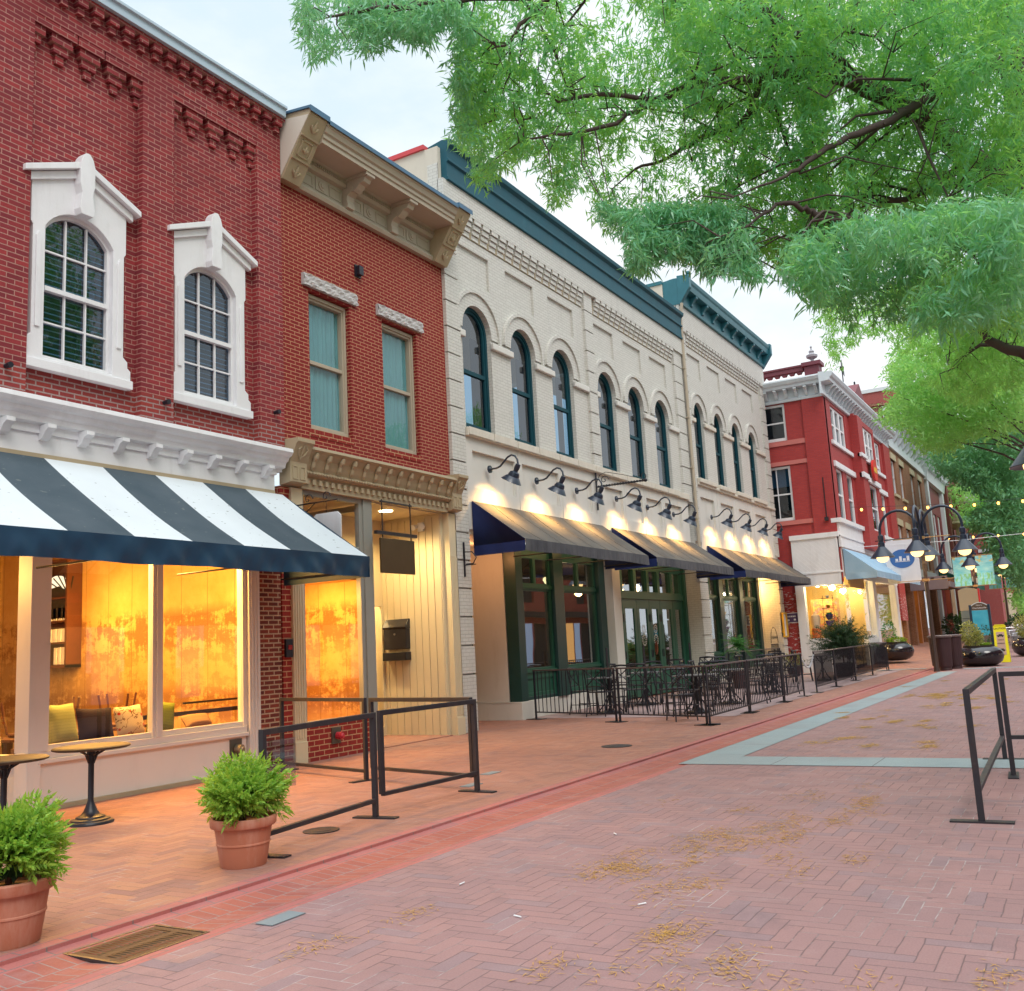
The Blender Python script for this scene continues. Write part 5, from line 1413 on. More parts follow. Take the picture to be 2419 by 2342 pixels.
m = MB(); m.wall(rect(78.02, 97, 0, 14.6), [arch(80, 83.4, 6.8, 11, 1.5), arch(84.6, 88, 6.8, 11, 1.5), rect(89.5, 91, 6.5, 10.6), rect(92, 93.5, 6.5, 10.6), rect(94.5, 96, 6.5, 10.6)] + [rect(79.5, 87.5, .9, 4.4), rect(89, 96.4, .9, 4.4)], YC5, .5); m.box(78.02, 97, YC5 + .5, 16, 14.2, 14.4)
for x in (78.1, 88.1): m.box(x, x + 1.1, YC5 - .35, YC5, 0, 14.3)
m.box(78.02, 97, YC5 + .5, YC5 + .6, .5, 13)
part('wall', m, M['brickdk'], B8)
m = MB(); m.box(78, 88.9, YC5 - .6, YC5 + .1, 14.3, 15.2); m.box(78, 97, YC5 - .3, YC5 + .05, 4.7, 5.6); part('cornice', m, M['sandst'], B8)
m = MB(); m.prism([(YC5, 12.4), (YC5 - .4, 12.5), (YC5 - 1.0, 13.6), (YC5, 13.7)], 'x', 88.95, 97.2); part('cornice', m, M['whiteblue'], B8)
m = MB(); m.box(82, 82.8, YC5 - .6, YC5 - .3, .5, 9); m.lathe([(.5, 0), (.8, .4), (.5, .6), (.4, 1.0), (.05, 1.5)], (82.4, YC5 - .45, 9), 10); part('stone_shaft', m, M['sandst'], B8)
B9 = thing('far_red_building', 'plain red painted building closing the end of the street', 'building', (100, 5, 1), world=True)
m = MB(); m.box(97.2, 135, 6.6, 20, 0, 14.0); m.box(112, 160, 2.5, 20, 0, 11.5); part('wall', m, M['brickfar'], B9)
m = MB(); m.box(97.1, 98, 6.3, 8.6, 12.6, 12.95); m.box(97.1, 97.2, 6.5, 8, 8.0, 8.3); m.box(111.9, 112, 2.4, 6.6, 9.1, 9.4); part('white_band', m, M['whiteblue'], B9)
for y0 in (3.2, 4.6):
    m = MB(); m.box(111.9, 111.98, y0, y0 + .8, 6, 8.4); part('window', m, M['paned'], B9)
m = MB(); m.box(100, 110, 6.3, 6.59, .8, 4.4); m.box(111.7, 111.98, 2.8, 6.4, 1, 4.4); part('shop_front', m, M['sandst'], B9)
B10 = thing('tall_brick_building', 'tall brick building rising behind the street roofs', 'building', (97, 16, 0), world=True)
m = MB(); m.box(85, 112, 9.8, 30, 0, 21.5); part('wall', m, M['brickfar'], B10)
m = MB(); m.box(84.9, 112, 9.7, 30, 21.5, 21.8); m.box(84.8, 112, 9.7, 30, 18.3, 18.55); m.box(84.9, 85, 14.0, 14.9, 19.0, 19.4); part('stone_band', m, M['whiteblue'], B10)
B11 = thing('tan_office_block', 'tan block with pale window high behind the brown brick cornice', 'building', (108, 9, 0), world=True)
m = MB(); m.box(80.0, 84.8, 9.0, 20, 11, 18.5); part('wall', m, paint('tan brick block', (.34, .24, .15), .8, .1), B11)
m = MB(); m.box(79.9, 79.98, 10.0, 11.1, 15.8, 17.6); part('window', m, M['paned'], B11)
m = MB(); m.box(79.8, 84.9, 8.8, 20, 14.6, 15.0); part('stone_band', m, M['sandst'], B11)
# ---------------------------------------------------------------- street lamps, planters, signs, barriers
M['post'] = paint('bronze brown post', (.055, .035, .03), .4, .2, 6, .1, spec=.5, obj=True)
M['lampbulb'] = emit('street lamp globe', (1, .62, .24), 2.6)
M['banner'] = None
def bannermat():
    t = MT('turquoise banner cloth'); p = t.pos(True); x, y, z = t.sep(p)
    n = t.noise(t.scl(p, (1, 1, 3)), 2.2, 5, .6)
    c = t.mix(t.ramp(n, (.35, 0.), (.65, 1.)), (.16, .60, .72), (.38, .76, .80))
    g = t.noise(t.scl(p, (1, 3.5, 1)), 2.5, 4, .6)
    low = t.m_('LESS_THAN', z, 3.95)
    c = t.mix(t.m_('MULTIPLY', t.ramp(g, (.5, 0.), (.55, .8)), low), c, (.22, .55, .16))
    hi = t.m_('GREATER_THAN', z, 4.5)
    c = t.mix(t.m_('MULTIPLY', t.ramp(t.noise(p, 4, 4), (.55, 0.), (.6, .8)), hi), c, (.65, .55, .15))
    return t.done(c, .7, 0., t.bump(n, .2, .02), .2)
M['banner'] = bannermat()


def street_lamp(lab, loc, banners):
    t = thing('street_lamp', lab, 'street lamp', loc, group='four armed street lamps')
    m = MB(); m.tube([(0, 0, 0), (0, 0, .12), (0, 0, .9), (0, 0, 5.2), (0, 0, 5.45)], [.11, .085, .075, .06, .045], 14); m.tube([(-.10, 0, 3.95), (.10, 0, 3.95)], .07, 10); part('pole', m, M['post'], t, 40)
    Rr = 1.41
    for k in range(4):
        ca, sa = [(1, 0), (0, 1), (-1, 0), (0, -1)][k]
        def P3(r, z): return (r * ca, r * sa, z)
        m = MB()
        pts = [P3(.06, 4.62), P3(.08, 4.95)] + [P3(.75 - .67 * math.cos(PI * q / 12), 5.22 + .74 * math.sin(PI * q / 12)) for q in range(0, 13)] + [P3(Rr + .01, 5.05)]
        m.tube(pts, .05, 10); part('arm', m, M['lampmetal'], t, True)
        m = MB(); m.lathe([(.05, 5.12), (.10, 5.08), (.11, 4.95), (.11, 4.90), (.095, 4.88), (.095, 4.84), (.12, 4.82), (.125, 4.66), (.15, 4.63), (.42, 4.29), (.44, 4.26), (.43, 4.25), (.24, 4.32), (.05, 4.36)], P3(Rr, 0), 26)
        s_ = part('shade', m, M['lampmetal'] if k else M['lampmetal'], t, 35)
        m = MB(); m.sphere((Rr * ca, Rr * sa, 4.27), .225, 16, (1, 1, .88)); part('globe', m, M['lampbulb'], s_, True)
    m = MB()
    for z in (3.30, 4.86):
        m.tube([(-.04, -.98, z), (-.04, .98, z)], .015, 6); m.box(-.10, .02, -.12, .12, z - .05, z + .05)
    part('banner_rods', m, paint('brass rod', (.45, .27, .12), .35, .1, 3, 0, metal=.6) if 'brass rod' not in bpy.data.materials else bpy.data.materials['brass rod'], t)
    if banners:
        for a, b in ((.14, .95), (-.95, -.14)):
            m = MB(); m.grid(lambda u, v: (-.04 + .03 * math.sin(v * 5 + a) * math.sin(u * PI), a + (b - a) * u, 3.33 + 1.50 * v), 8, 10)
            part('banner', m, M['banner'], t, True)
    return t
sl1 = street_lamp('nearest four armed street lamp, bare rods, beside the brown bins', (38.4, 5.0, 0), False)
sl2 = street_lamp('street lamp with turquoise banners just beyond the information boards', (55.5, 4.9, zg(55.5, 4.9)), True)
sl3 = street_lamp('street lamp with banners farthest up the street', (76, 4.9, zg(76, 4.9)), True)
sl0 = dup(sl1, (18.9, .46 - 1.41, 0), 0, 'street lamp mostly outside the picture, one shade showing at its edge')
for x, y in ((38.4, 5.0), (55.5, 4.9)):
    for k in range(4):
        ca, sa = [(1, 0), (0, 1), (-1, 0), (0, -1)][k]
        lamp('street_light', 'POINT', (x + 1.41 * ca, y + 1.41 * sa, zg(x, y) + 3.9), 30, (1, .58, .22), None, .15)

# string lights across the street
def string(lab, x, y0, y1, z0, z1, sag, n):
    t = thing('string_lights', lab, 'string lights', (x, y0, z0), group='strings of bulbs across the street')
    f = lambda u: (0, (y1 - y0) * u, (z1 - z0) * u - sag * 4 * u * (1 - u))
    m = MB(); m.tube([f(i / 30) for i in range(31)], .008, 5); part('cable', m, M['iron'], t)
    for i in range(n):
        p = f((i + .5) / n)
        m = MB(); m.sphere((p[0], p[1], p[2] - .11), .055, 10, (1, 1, 1.2)); b = part('bulb', m, M['strbulb'], t, True)
        m = MB(); m.tube([(p[0], p[1], p[2]), (p[0], p[1], p[2] - .07)], .02, 6); part('socket', m, M['iron'], b)
M['strbulb'] = emit('string bulb', (1, .48, .10), 5)
string('string of bulbs above the nearest four armed lamp', 42.2, 8.1, -9, 6.75, 6.75, .45, 20)
string('lower string of bulbs behind the banner lamp', 57.5, 7.9, -9, 6.55, 6.5, .3, 14)
cb_ = thing('cable', 'thin bare wire running level behind the nearest lamp shades', 'cable', (44.0, 8.3, 5.2)); m = MB(); m.tube([(0, 0, 0), (0, -4, -.12), (0, -9, -.05), (0, -17, .3)], .012, 5); part('wire', m, M['white'], cb_)

# planters
M['gloss'] = paint('glossy black planter', (.012, .010, .014), .12, .2, 3, .03, spec=.7, obj=True)
def sprig(m, base, d, L_, w, bend=.3, n=3):
    """thin leaf blade"""
    b = Vector(base); d = Vector(d).normalized(); s = d.cross(Vector((random.random() - .5, random.random() - .5, random.random() - .5))).normalized() * w
    pts = []
    for i in range(n + 1):
        t_ = i / n; p = b + d * (L_ * t_) + Vector((0, 0, -bend * L_ * t_ * t_)); k = math.sin(PI * min(1, .15 + .85 * t_)) if i < n else 0
        pts += [p - s * k, p + s * k]
    m.add(pts, [(2 * i, 2 * i + 1, 2 * i + 3, 2 * i + 2) for i in range(n)])
def leafball(m, c, r, n, L_, w, flat=1., up=.35, bend=.3, shell=.55):
    for _ in range(n):
        v = Vector((random.gauss(0, 1), random.gauss(0, 1), random.gauss(0, 1))).normalized()
        p = Vector(c) + Vector((v.x * r, v.y * r, v.z * r * flat)) * (shell + (1 - shell) * random.random())
        d = v + Vector((random.uniform(-.6, .6), random.uniform(-.6, .6), random.uniform(-.4, .6) + up))
        sprig(m, p, d, L_ * random.uniform(.6, 1.2), w * random.uniform(.7, 1.2), bend, 2)
M['leafy'] = leafmat('variegated yellow leaf', (.50, .46, .16), (.30, .36, .10), (.3, .34, .06), .4, .3)
M['lime'] = leafmat('lime grass leaf', (.28, .42, .03), (.18, .34, .03), (.3, .45, .03), .4, .35)
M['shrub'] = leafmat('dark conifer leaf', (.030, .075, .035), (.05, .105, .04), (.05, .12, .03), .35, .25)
M['potleaf'] = leafmat('bright cypress leaf', (.42, .62, .10), (.12, .36, .04), (.48, .72, .08), .4, .4)
M['patiol'] = leafmat('fresh fern leaf', (.04, .19, .04), (.08, .26, .05), (.1, .3, .05), .4, .35)
M['soil'] = paint('soil', (.03, .022, .016), .95, .3, 8)
def bowl(lab, loc, r, fill):
    t = thing('bowl_planter', lab, 'planter', loc, group='glossy black bowl planters')
    k = r / .86
    m = MB(); m.lathe([(0, 0), (.45 * k, .0), (.60 * k, .05), (.78 * k, .17), (.86 * k, .36), (.84 * k, .52), (.74 * k, .66), (.60 * k, .735), (.55 * k, .75), (.53 * k, .74), (.52 * k, .70), (0, .70)], n=40); part('bowl', m, M['gloss'], t, 50)
    m = MB(); m.lathe([(.50 * k, .70), (.56 * k, .74), (.56 * k, .80), (.52 * k, .80), (.50 * k, .76), (0, .765)], n=32); part('liner', m, M['soil'], t)
    fill(t, k)
    return t
def fill1(t, k):
    m = MB(); leafball(m, (.05, .26, 1.30), .34, 700, .10, .022, 1.35); leafball(m, (-.05, .12, 1.0), .34, 500, .10, .022, 1.); leafball(m, (.1, -.02, 1.15), .2, 150, .1, .02, 1.2); part('shrub', m, M['leafy'], t)
    m = MB()
    for _ in range(260): sprig(m, (random.uniform(-.2, .25), random.uniform(-.42, -.02), .77), (random.uniform(-.6, .6), random.uniform(-.6, .6), .8), .34, .008, .6)
    part('grass_tuft', m, M['lime'], t)
    m = MB(); leafball(m, (.25, -.25, 1.2), .25, 160, .1, .02, 1.5); part('dark_shrub', m, M['shrub'], t)
def fill2(t, k):
    m = MB(); leafball(m, (0, .15, 1.25), .3, 330, .11, .022, 1.6); part('shrub', m, M['patiol'], t)
    m = MB(); leafball(m, (0, -.1, .85), .42, 420, .10, .03, .35); part('bedding', m, M['lime'], t)
bowl('glossy black bowl planter with yellow variegated shrub', (42.0, 3.87, 0), .86, fill1)
bowl('black bowl planter partly hidden by the screened railing', (45.6, 7.55, .24), .80, fill2)
bowl('black bowl planter cut by the right edge of the picture', (48.5, 2.35, zg(48.5, 2)), .80, fill1)

# bins
M['bin'] = paint('brown slatted bin', (.06, .03, .035), .5, .2, 5, .1, obj=True)
bn = thing('litter_bin', 'brown slatted litter bin closest to the lamp post, square lidded', 'bin', (39.3, 4.80, 0), group='brown litter bins by the lamp')
m = MB()
for k in range(22):
    t_ = 2 * PI * k / 22
    c, s = math.cos(t_), math.sin(t_)
    m.add([((.25) * math.cos(t_ - .11), .25 * math.sin(t_ - .11), .14), (.25 * math.cos(t_ + .11), .25 * math.sin(t_ + .11), .14), (.285 * math.cos(t_ + .11), .285 * math.sin(t_ + .11), 1.18), (.285 * math.cos(t_ - .11), .285 * math.sin(t_ - .11), 1.18)], [(0, 1, 2, 3)])
m.lathe([(.22, .12), (.23, .16), (.26, 1.16), (.28, 1.18)], n=24)
part('body', m, M['bin'], bn)
m = MB(); m.lathe([(.20, 0), (.22, .03), (.2, .13)], n=20); part('foot', m, M['bin'], bn)
m = MB(); m.lathe([(.31, 1.18), (.33, 1.20), (.33, 1.25), (.29, 1.27), (.17, 1.28), (.16, 1.26), (0, 1.2)], n=28); part('lid', m, paint('bin lid', (.12, .09, .09), .35, .1, 3, .05, obj=True), bn, 40)
dup(bn, (40.2, 5.12, 0), .6, 'brown slatted litter bin half hidden behind the lamp post')
dup(bn, (40.5, 4.58, 0), .2, 'brown slatted litter bin at the back, beside the bowl planter')

# lettering as mesh
def words(txt, size, mat, par, loc, rot, name='lettering', ext=.004, sx=1.):
    cu = bpy.data.curves.new('txt', 'FONT'); cu.body = txt; cu.size = size; cu.align_x = 'CENTER'; cu.align_y = 'CENTER'; cu.extrude = ext
    o = bpy.data.objects.new('txt', cu); COL.objects.link(o)
    dg = bpy.context.evaluated_depsgraph_get(); dg.update()
    me = bpy.data.meshes.new_from_object(o.evaluated_get(dg)); bpy.data.objects.remove(o)
    r = bpy.data.objects.new(name, me); COL.objects.link(r); r.parent = par; me.materials.clear(); me.materials.append(mat)
    r.location = loc; r.rotation_euler = rot; r.scale = (sx, 1, 1)
    return r
FACE = (R(90), 0, R(-90))     # text readable from the street looking along +X
M['ink'] = paint('black ink', (.02, .02, .02), .5, 0, 1, 0)
M['signyel'] = paint('safety yellow', (.85, .78, .02), .4, .05, 2, .05, obj=True)
cs_ = thing('caution_sign', 'yellow folding caution sign for vehicles crossing', 'sign', (44.2, 3.22, zg(44.2, 3.2)))
for s in (1, -1):
    m = MB(); m.prism([(-.26, 0), (.26, 0), (.23, 1.46), (.17, 1.52), (-.17, 1.52), (-.23, 1.46)], 'x', -.015, .015)
    o_ = part('panel', m, M['signyel'], cs_, bev=.006); o_.rotation_euler = (0, R(8) * s, 0); o_.location = (-.2 * s, 0, 0)
    if s == 1:
        m = MB(); m.box(-.022, -.014, -.15, .15, .30, 1.22); part('inset', m, paint('pinkish inset', (.55, .38, .30), .6, .05, 2, 0, obj=True), o_)
        words('CAUTION', .105, M['ink'], o_, (-.02, 0, 1.36), FACE)
        words('VEHICLE', .062, M['ink'], o_, (-.026, 0, .90), FACE, sx=.95)
        words('CROSSING', .062, M['ink'], o_, (-.026, 0, .76), FACE, sx=.88)
        m = MB()
        for z in (1.04, .46):
            m.box(-.028, -.021, -.12, .12, z, z + .05); m.box(-.028, -.021, -.07, .06, z + .05, z + .09)
            for y in (-.07, .07): m.sphere((-.022, y, z - .005), .025, 8, (.2, 1, 1))
        part('car_symbol', m, M['ink'], o_)
# information boards
M['navyp'] = paint('navy board post', (.012, .03, .06), .4, .1, 2, .05)
def mapmat():
    t = MT('blue map print'); p = t.pos(True); n = t.noise(p, 3, 5)
    return t.done(t.mix(n, (.01, .28, .50), (.10, .52, .68)), .3)
kb = thing('information_board', 'arched information board with blue map and brown header', 'notice board', (46.0, 4.02, zg(46, 4)))
m = MB()
for y in (-.36, .36): m.box(-.07, .07, y - .05, y + .05, 0, 2.35)
part('posts', m, M['navyp'], kb, bev=.01)
m = MB(); m.prism([(-.34, .55), (.34, .55), (.34, 2.32)] + [(.34 - .68 * k / 10, 2.32 + .14 * math.sin(PI * k / 10)) for k in range(1, 10)] + [(-.34, 2.32)], 'x', -.04, .04); part('board', m, M['whiteblue'], kb)
m = MB(); m.prism([(-.31, 2.12), (.31, 2.12), (.31, 2.30)] + [(.31 - .62 * k / 10, 2.30 + .13 * math.sin(PI * k / 10)) for k in range(1, 10)] + [(-.31, 2.30)], 'x', -.05, -.041); h_ = part('header', m, paint('brown header', (.10, .07, .05), .5, .05), kb)
words('Historic', .075, M['white'], h_, (-.056, 0, 2.33), FACE); words('Charlottesville', .095, M['white'], h_, (-.056, 0, 2.21), FACE, sx=.95)
m = MB(); m.box(-.05, -.041, -.31, .31, 1.05, 2.11); part('map_panel', m, mapmat(), kb)
m = MB(); m.box(-.05, -.041, -.31, .31, .60, 1.04); part('text_panel', m, paint('board brown', (.13, .10, .09), .5, .1), kb)
kd = thing('information_board', 'tan topped information board with grey green panels behind', 'notice board', (50.5, 4.82, zg(50.5, 4.8)))
m = MB(); m.box(-.08, .08, -.40, .40, 0, 2.1); part('panel', m, paint('grey green panel', (.16, .19, .17), .5, .1), kd)
m = MB()
for z in (.9, 1.3, 1.72): m.box(-.09, -.081, -.36, .36, z, z + .02)
part('panel_rule', m, M['ink'], kd)
m = MB(); m.prism([(-.42, 2.1), (.42, 2.1), (.42, 3.05)] + [(.42 - .84 * k / 10, 3.05 + .12 * math.sin(PI * k / 10)) for k in range(1, 10)] + [(-.42, 3.05)], 'x', -.09, .09); part('top_panel', m, paint('tan panel', (.40, .32, .20), .6, .1), kd)
m = MB(); m.box(-.07, .07, -.50, -.425, 2.0, 3.1); part('red_edge', m, paint('red edge', (.6, .03, .03), .4), kd)

# pipe barriers of square tube
def barrier(lab, a, b, h=1.0, group='square tube barriers', feet=(1, 1), low=.17, double=False):
    a, b = Vector((a[0], a[1], 0)), Vector((b[0], b[1], 0))
    d = b - a; L_ = d.length; an = math.atan2(d.y, d.x)
    t = thing('barrier', lab, 'barrier', (a.x, a.y, .021 if a.y > 5.6 else 0.), an, group)
    m = MB(); m.bar((0, 0, h), (L_, 0, h), .05, .05); part('top_rail', m, M['ironworn'], t, bev=.004)
    m = MB(); m.bar((.03, 0, low), (L_ - .03, 0, low), .05, .04); part('bottom_rail', m, M['ironworn'], t, bev=.004)
    for x, f in ((.025, feet[0]), (L_ - .025, feet[1])):
        m = MB(); m.bar((x, 0, .012 if f else low), (x, 0, h - .02), .05, .05); q = part('post', m, M['ironworn'], t, bev=.004)
        if f: m = MB(); m.box(x - .05, x + .05, -.24, .24, 0, .014); part('foot_plate', m, M['ironworn'], q)
    return t
barrier('dark square tube barrier running from the terracotta pot along the kerb', (6.10, 6.11), (7.90, 6.34), 1.0)
barrier('dark square tube barrier with the tall corner post on the kerb side', (7.98, 6.35), (9.62, 6.24), 1.01, feet=(0, 1), low=.21)
barrier('dark square tube barrier crossing the walk by the display window', (10.84, 10.44), (10.17, 8.30), 1.03, low=.12)
barrier('dark square tube barrier closing the walk in front of doorway', (10.14, 8.20), (9.64, 6.30), 1.03, feet=(0, 0))
barrier('dark square tube barrier standing end on in the street at right', (9.0, .97), (13.2, 1.08), 1.05, low=.26)
barrier('dark square tube barrier cut by the right edge of the picture', (11.78, .93), (11.9, -1.2), 1.06, low=.4)
tr = thing('wind_screen', 'clear plastic sheet tied inside the near barrier corner', 'screen', (6.3, 6.25, .35)); m = MB(); m.box(0, .36, -.004, .004, .16, .58); part('sheet', m, glass('cloudy plastic', (.75, .77, .8), .12), tr)

# potted cypress shrubs
M['terra'] = paint('terracotta', (.46, .17, .10), .75, .12, 5, .2, fine=60, obj=True, stain=.55, stcol=(.62, .40, .32))
def cypress(lab, loc, s, seed):
    random.seed(seed)
    t = thing('potted_shrub', lab, 'potted shrub', loc, seed, 'shrubs in terracotta pots')
    m = MB(); m.lathe([(0, 0), (.175 * s, 0), (.18 * s, .01), (.205 * s, .165), (.212 * s, .17), (.212 * s, .18), (.207 * s, .185), (.225 * s, .30), (.252 * s, .305), (.258 * s, .315), (.262 * s, .365), (.255 * s, .375), (.235 * s, .375), (.225 * s, .33), (0, .33)], n=40); part('pot', m, M['terra'], t, 40)
    m = MB(); m.lathe([(.226 * s, .32), (0, .335)], n=24); part('soil', m, M['soil'], t)
    m = MB()
    c = Vector((0, 0, .56))
    for _ in range(760):
        v = Vector((random.gauss(0, 1), random.gauss(0, 1), random.gauss(.1, .8))).normalized()
        if v.z < -.72: continue
        rr = (.24 + .05 * math.sin(4 * v.x + 3 * v.y + seed) + .04 * math.sin(7 * v.z + 5 * v.y + seed)) * random.uniform(.70, 1.08)
        p = c + Vector((v.x * rr, v.y * rr, v.z * rr * .80))
        d = (v + Vector((random.uniform(-.4, .4), random.uniform(-.4, .4), random.uniform(0, .6)))).normalized()
        side = d.cross(Vector((random.gauss(0, 1), random.gauss(0, 1), random.gauss(0, 1)))).normalized()
        for q in range(6):       # flat scaly spray: alternating leaflets along a stalk
            o = p + d * (.026 * (q - 2))
            for sg_ in (-1, 1):
                sprig(m, o, d * .8 + side * sg_ * .9, .046 * (1.15 - q * .1), .009, .1, 2)
        sprig(m, p + d * .07, d, .07, .009, .1, 2)
    part('foliage', m, M['potleaf'], t)
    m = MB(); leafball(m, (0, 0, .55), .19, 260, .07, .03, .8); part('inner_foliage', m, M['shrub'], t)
    m = MB(); m.tube([(0, 0, .33), (.01, 0, .6)], .02, 6); part('stem', m, M['wood'], t)
cypress('bright green shrub in terracotta pot beside the near barrier', (5.83, 6.04, .02), 1., 3)
cypress('bright green shrub in terracotta pot cut by the left edge', (3.72, 5.83, .02), 1.02, 5)
random.seed(11)

# pedestal tables
def bistro(lab, loc):
    t = thing('pedestal_table', lab, 'table', loc, .3, 'round pedestal tables outside the cafe')
    m = MB(); m.lathe([(0, .765), (.36, .765), (.39, .775), (.395, .79), (.38, .80), (.35, .805), (0, .807)], n=44); part('table_top', m, paint('worn brown table top', (.055, .036, .02), .6, .3, 6, .2, obj=True, stain=.5, stcol=(.10, .07, .05)) if 'worn brown table top' not in bpy.data.materials else bpy.data.materials['worn brown table top'], t, 30)
    m = MB(); m.lathe([(.235, 0), (.235, .015), (.225, .03), (.20, .035), (.195, .05), (.15, .06), (.145, .075), (.10, .09), (.07, .13), (.045, .19), (.035, .22), (.03, .24), (.03, .70), (.045, .71), (.045, .74), (.12, .752), (.12, .766), (0, .766)], n=30); part('pedestal', m, M['iron'], t, 40)
    m = MB()
    for k in range(4):
        a = k * PI / 2
        m.tube([(.03 * math.cos(a), .03 * math.sin(a), .62), (.07 * math.cos(a), .07 * math.sin(a), .71), (.16 * math.cos(a), .16 * math.sin(a), .755)], .012, 6)
    part('bracket', m, M['iron'], t, True)
    return t
bistro('round pedestal table in front of the cushions, whole in view', (6.87, 9.36, .02))
bistro('round pedestal table cut by the left edge of the picture', (5.77, 9.16, .02))

# drain grate and covers
M['rust'] = paint('rusty iron', (.10, .05, .024), .7, .35, 9, .4, fine=60)
dg_ = thing('drain_grate', 'rusty slotted drain grate set in the brick gutter', 'drain', (3.80, 4.90, -.026))
m = MB(); sl_ = []
for k in range(17):
    for y0, y1 in ((.05, .19), (.24, .42)): sl_.append(rect(.05 + k * .031, .063 + k * .031, y0, y1))
loops = [rect(0, .61, 0, .47)] + sl_
flat = [p for l in loops for p in l]
tr_ = tessellate_polygon([[Vector((p[0], p[1], 0)) for p in l] for l in loops])
m.add([(p[0], p[1], .012) for p in flat], [tuple(t) for t in tr_]); part('plate', m, M['rust'], dg_)
m = MB(); m.box(.01, .6, .01, .46, -.05, .0); part('sump', m, M['ink'], dg_)
m = MB()
for a in ((-.02, 0, -.02, .49), (.61, .63, -.02, .49)): m.box(a[0], a[1], a[2], a[3], 0, .016)
m.box(0, .61, -.02, 0, 0, .016); m.box(0, .61, .47, .49, 0, .016); part('frame', m, M['ironworn'], dg_)
for lab, x, y, r in (('round iron cover by the near barrier on the sidewalk', 7.18, 6.43, .17), ('small round iron cover on the sidewalk before the patio railing', 14.2, 6.61, .24)):
    t = thing('manhole_cover', lab, 'manhole cover', (x, y, .022), 0, 'round covers in the sidewalk')
    m = MB(); m.lathe([(r, 0), (r, .006), (r * .92, .008), (r * .85, .004), (r * .55, .004), (r * .52, .008), (0, .008)], n=32); part('lid', m, M['ironworn'], t, 30)
for k, (x, y) in enumerate(((4.62, 4.55), (9.9, 6.55), (10.9, 6.9))):
    t = solo('utility_plate', MB().box(x, x + .30, y, y + .14, .003, .008 + .02 * (y > 5)), paint('grey plate', (.20, .24, .26), .7, .15, 4) if k == 0 else bpy.data.materials['grey plate'],
             ['flat grey slate set in the street beside the gutter', 'flat grey plate in the sidewalk by the barrier corner post', 'flat grey plate in the sidewalk past the barrier corner'][k], 'cover', 'grey plates in the paving')

# litter: catkins blown into loose heaps
m = MB(); random.seed(5)
spots = [(8.2, 2.5, .5, 120), (7.7, 2.9, .45, 130), (9.2, 2.2, .7, 110), (6.8, 2.9, .5, 110), (6.2, 2.4, .6, 70), (7.2, 2.0, .5, 60), (5.3, 2.2, .4, 60), (4.6, 1.9, .5, 70), (10.6, 2.6, .8, 60), (6.6, 3.2, .3, 60),
         (15, 2.9, 1.0, 90), (18, 2.6, 1.2, 80), (22, 2.6, 1.3, 110), (25, 3.4, 1.0, 260), (24, 2.4, 1.2, 140), (30, 3.0, 2.0, 120), (20, 3.9, 1.0, 60), (5, 3.3, 1, 30), (8.6, 3.6, 1.5, 30), (4.2, 1.0, .8, 40)]
for cx, cy, rr, n in spots:
    for _ in range(n // 13 + 1):
        x, y = random.gauss(cx, rr * .5), random.gauss(cy, rr * .42)
        for q in range(random.randint(20, 70)):
            px, py = random.gauss(x, .13), random.gauss(y, .065); a = random.uniform(0, PI); l = random.uniform(.014, .042) * (1 if cx < 14 else 2.4)
            z0 = zg(px, py) + .003 + random.random() * .005
            dx, dy = l * math.cos(a), l * math.sin(a); wx, wy = -.0028 * math.sin(a) * (1 if cx < 14 else 3), .0028 * math.cos(a) * (1 if cx < 14 else 3)
            m.add([(px - dx, py - dy, z0), (px + wx, py + wy, z0 + .002), (px + dx, py + dy, z0 + .001), (px - wx, py - wy, z0 + .002)], [(0, 1, 2, 3)])
lt = mesh_obj('litter', m, paint('dry catkins', (.52, .30, .08), .8, .4, 30), fix=False); tag(lt, 'dry orange catkins scattered over the paving', 'litter', None, 'stuff')
m0 = MB(); m0.tube([(-.03, 0, .006), (.03, 0, .006)], .005, 6)
for k, (x, y, lab) in enumerate(((5.9, 4.0, 'cigarette end alone between gutter and catkins'), (5.3, 3.2, 'cigarette end nearest the lower middle of the street'), (5.8, 2.6, 'cigarette end beside the lowest catkin heap'), (7.8, 3.7, 'cigarette end highest up the open street'))):
    o = solo('cigarette_end', m0, M['white'], lab, 'litter', 'cigarette ends on the paving', True, origin=(0, 0, 0)); o.location = (x, y, .002); o.rotation_euler = (0, 0, k * 1.3)
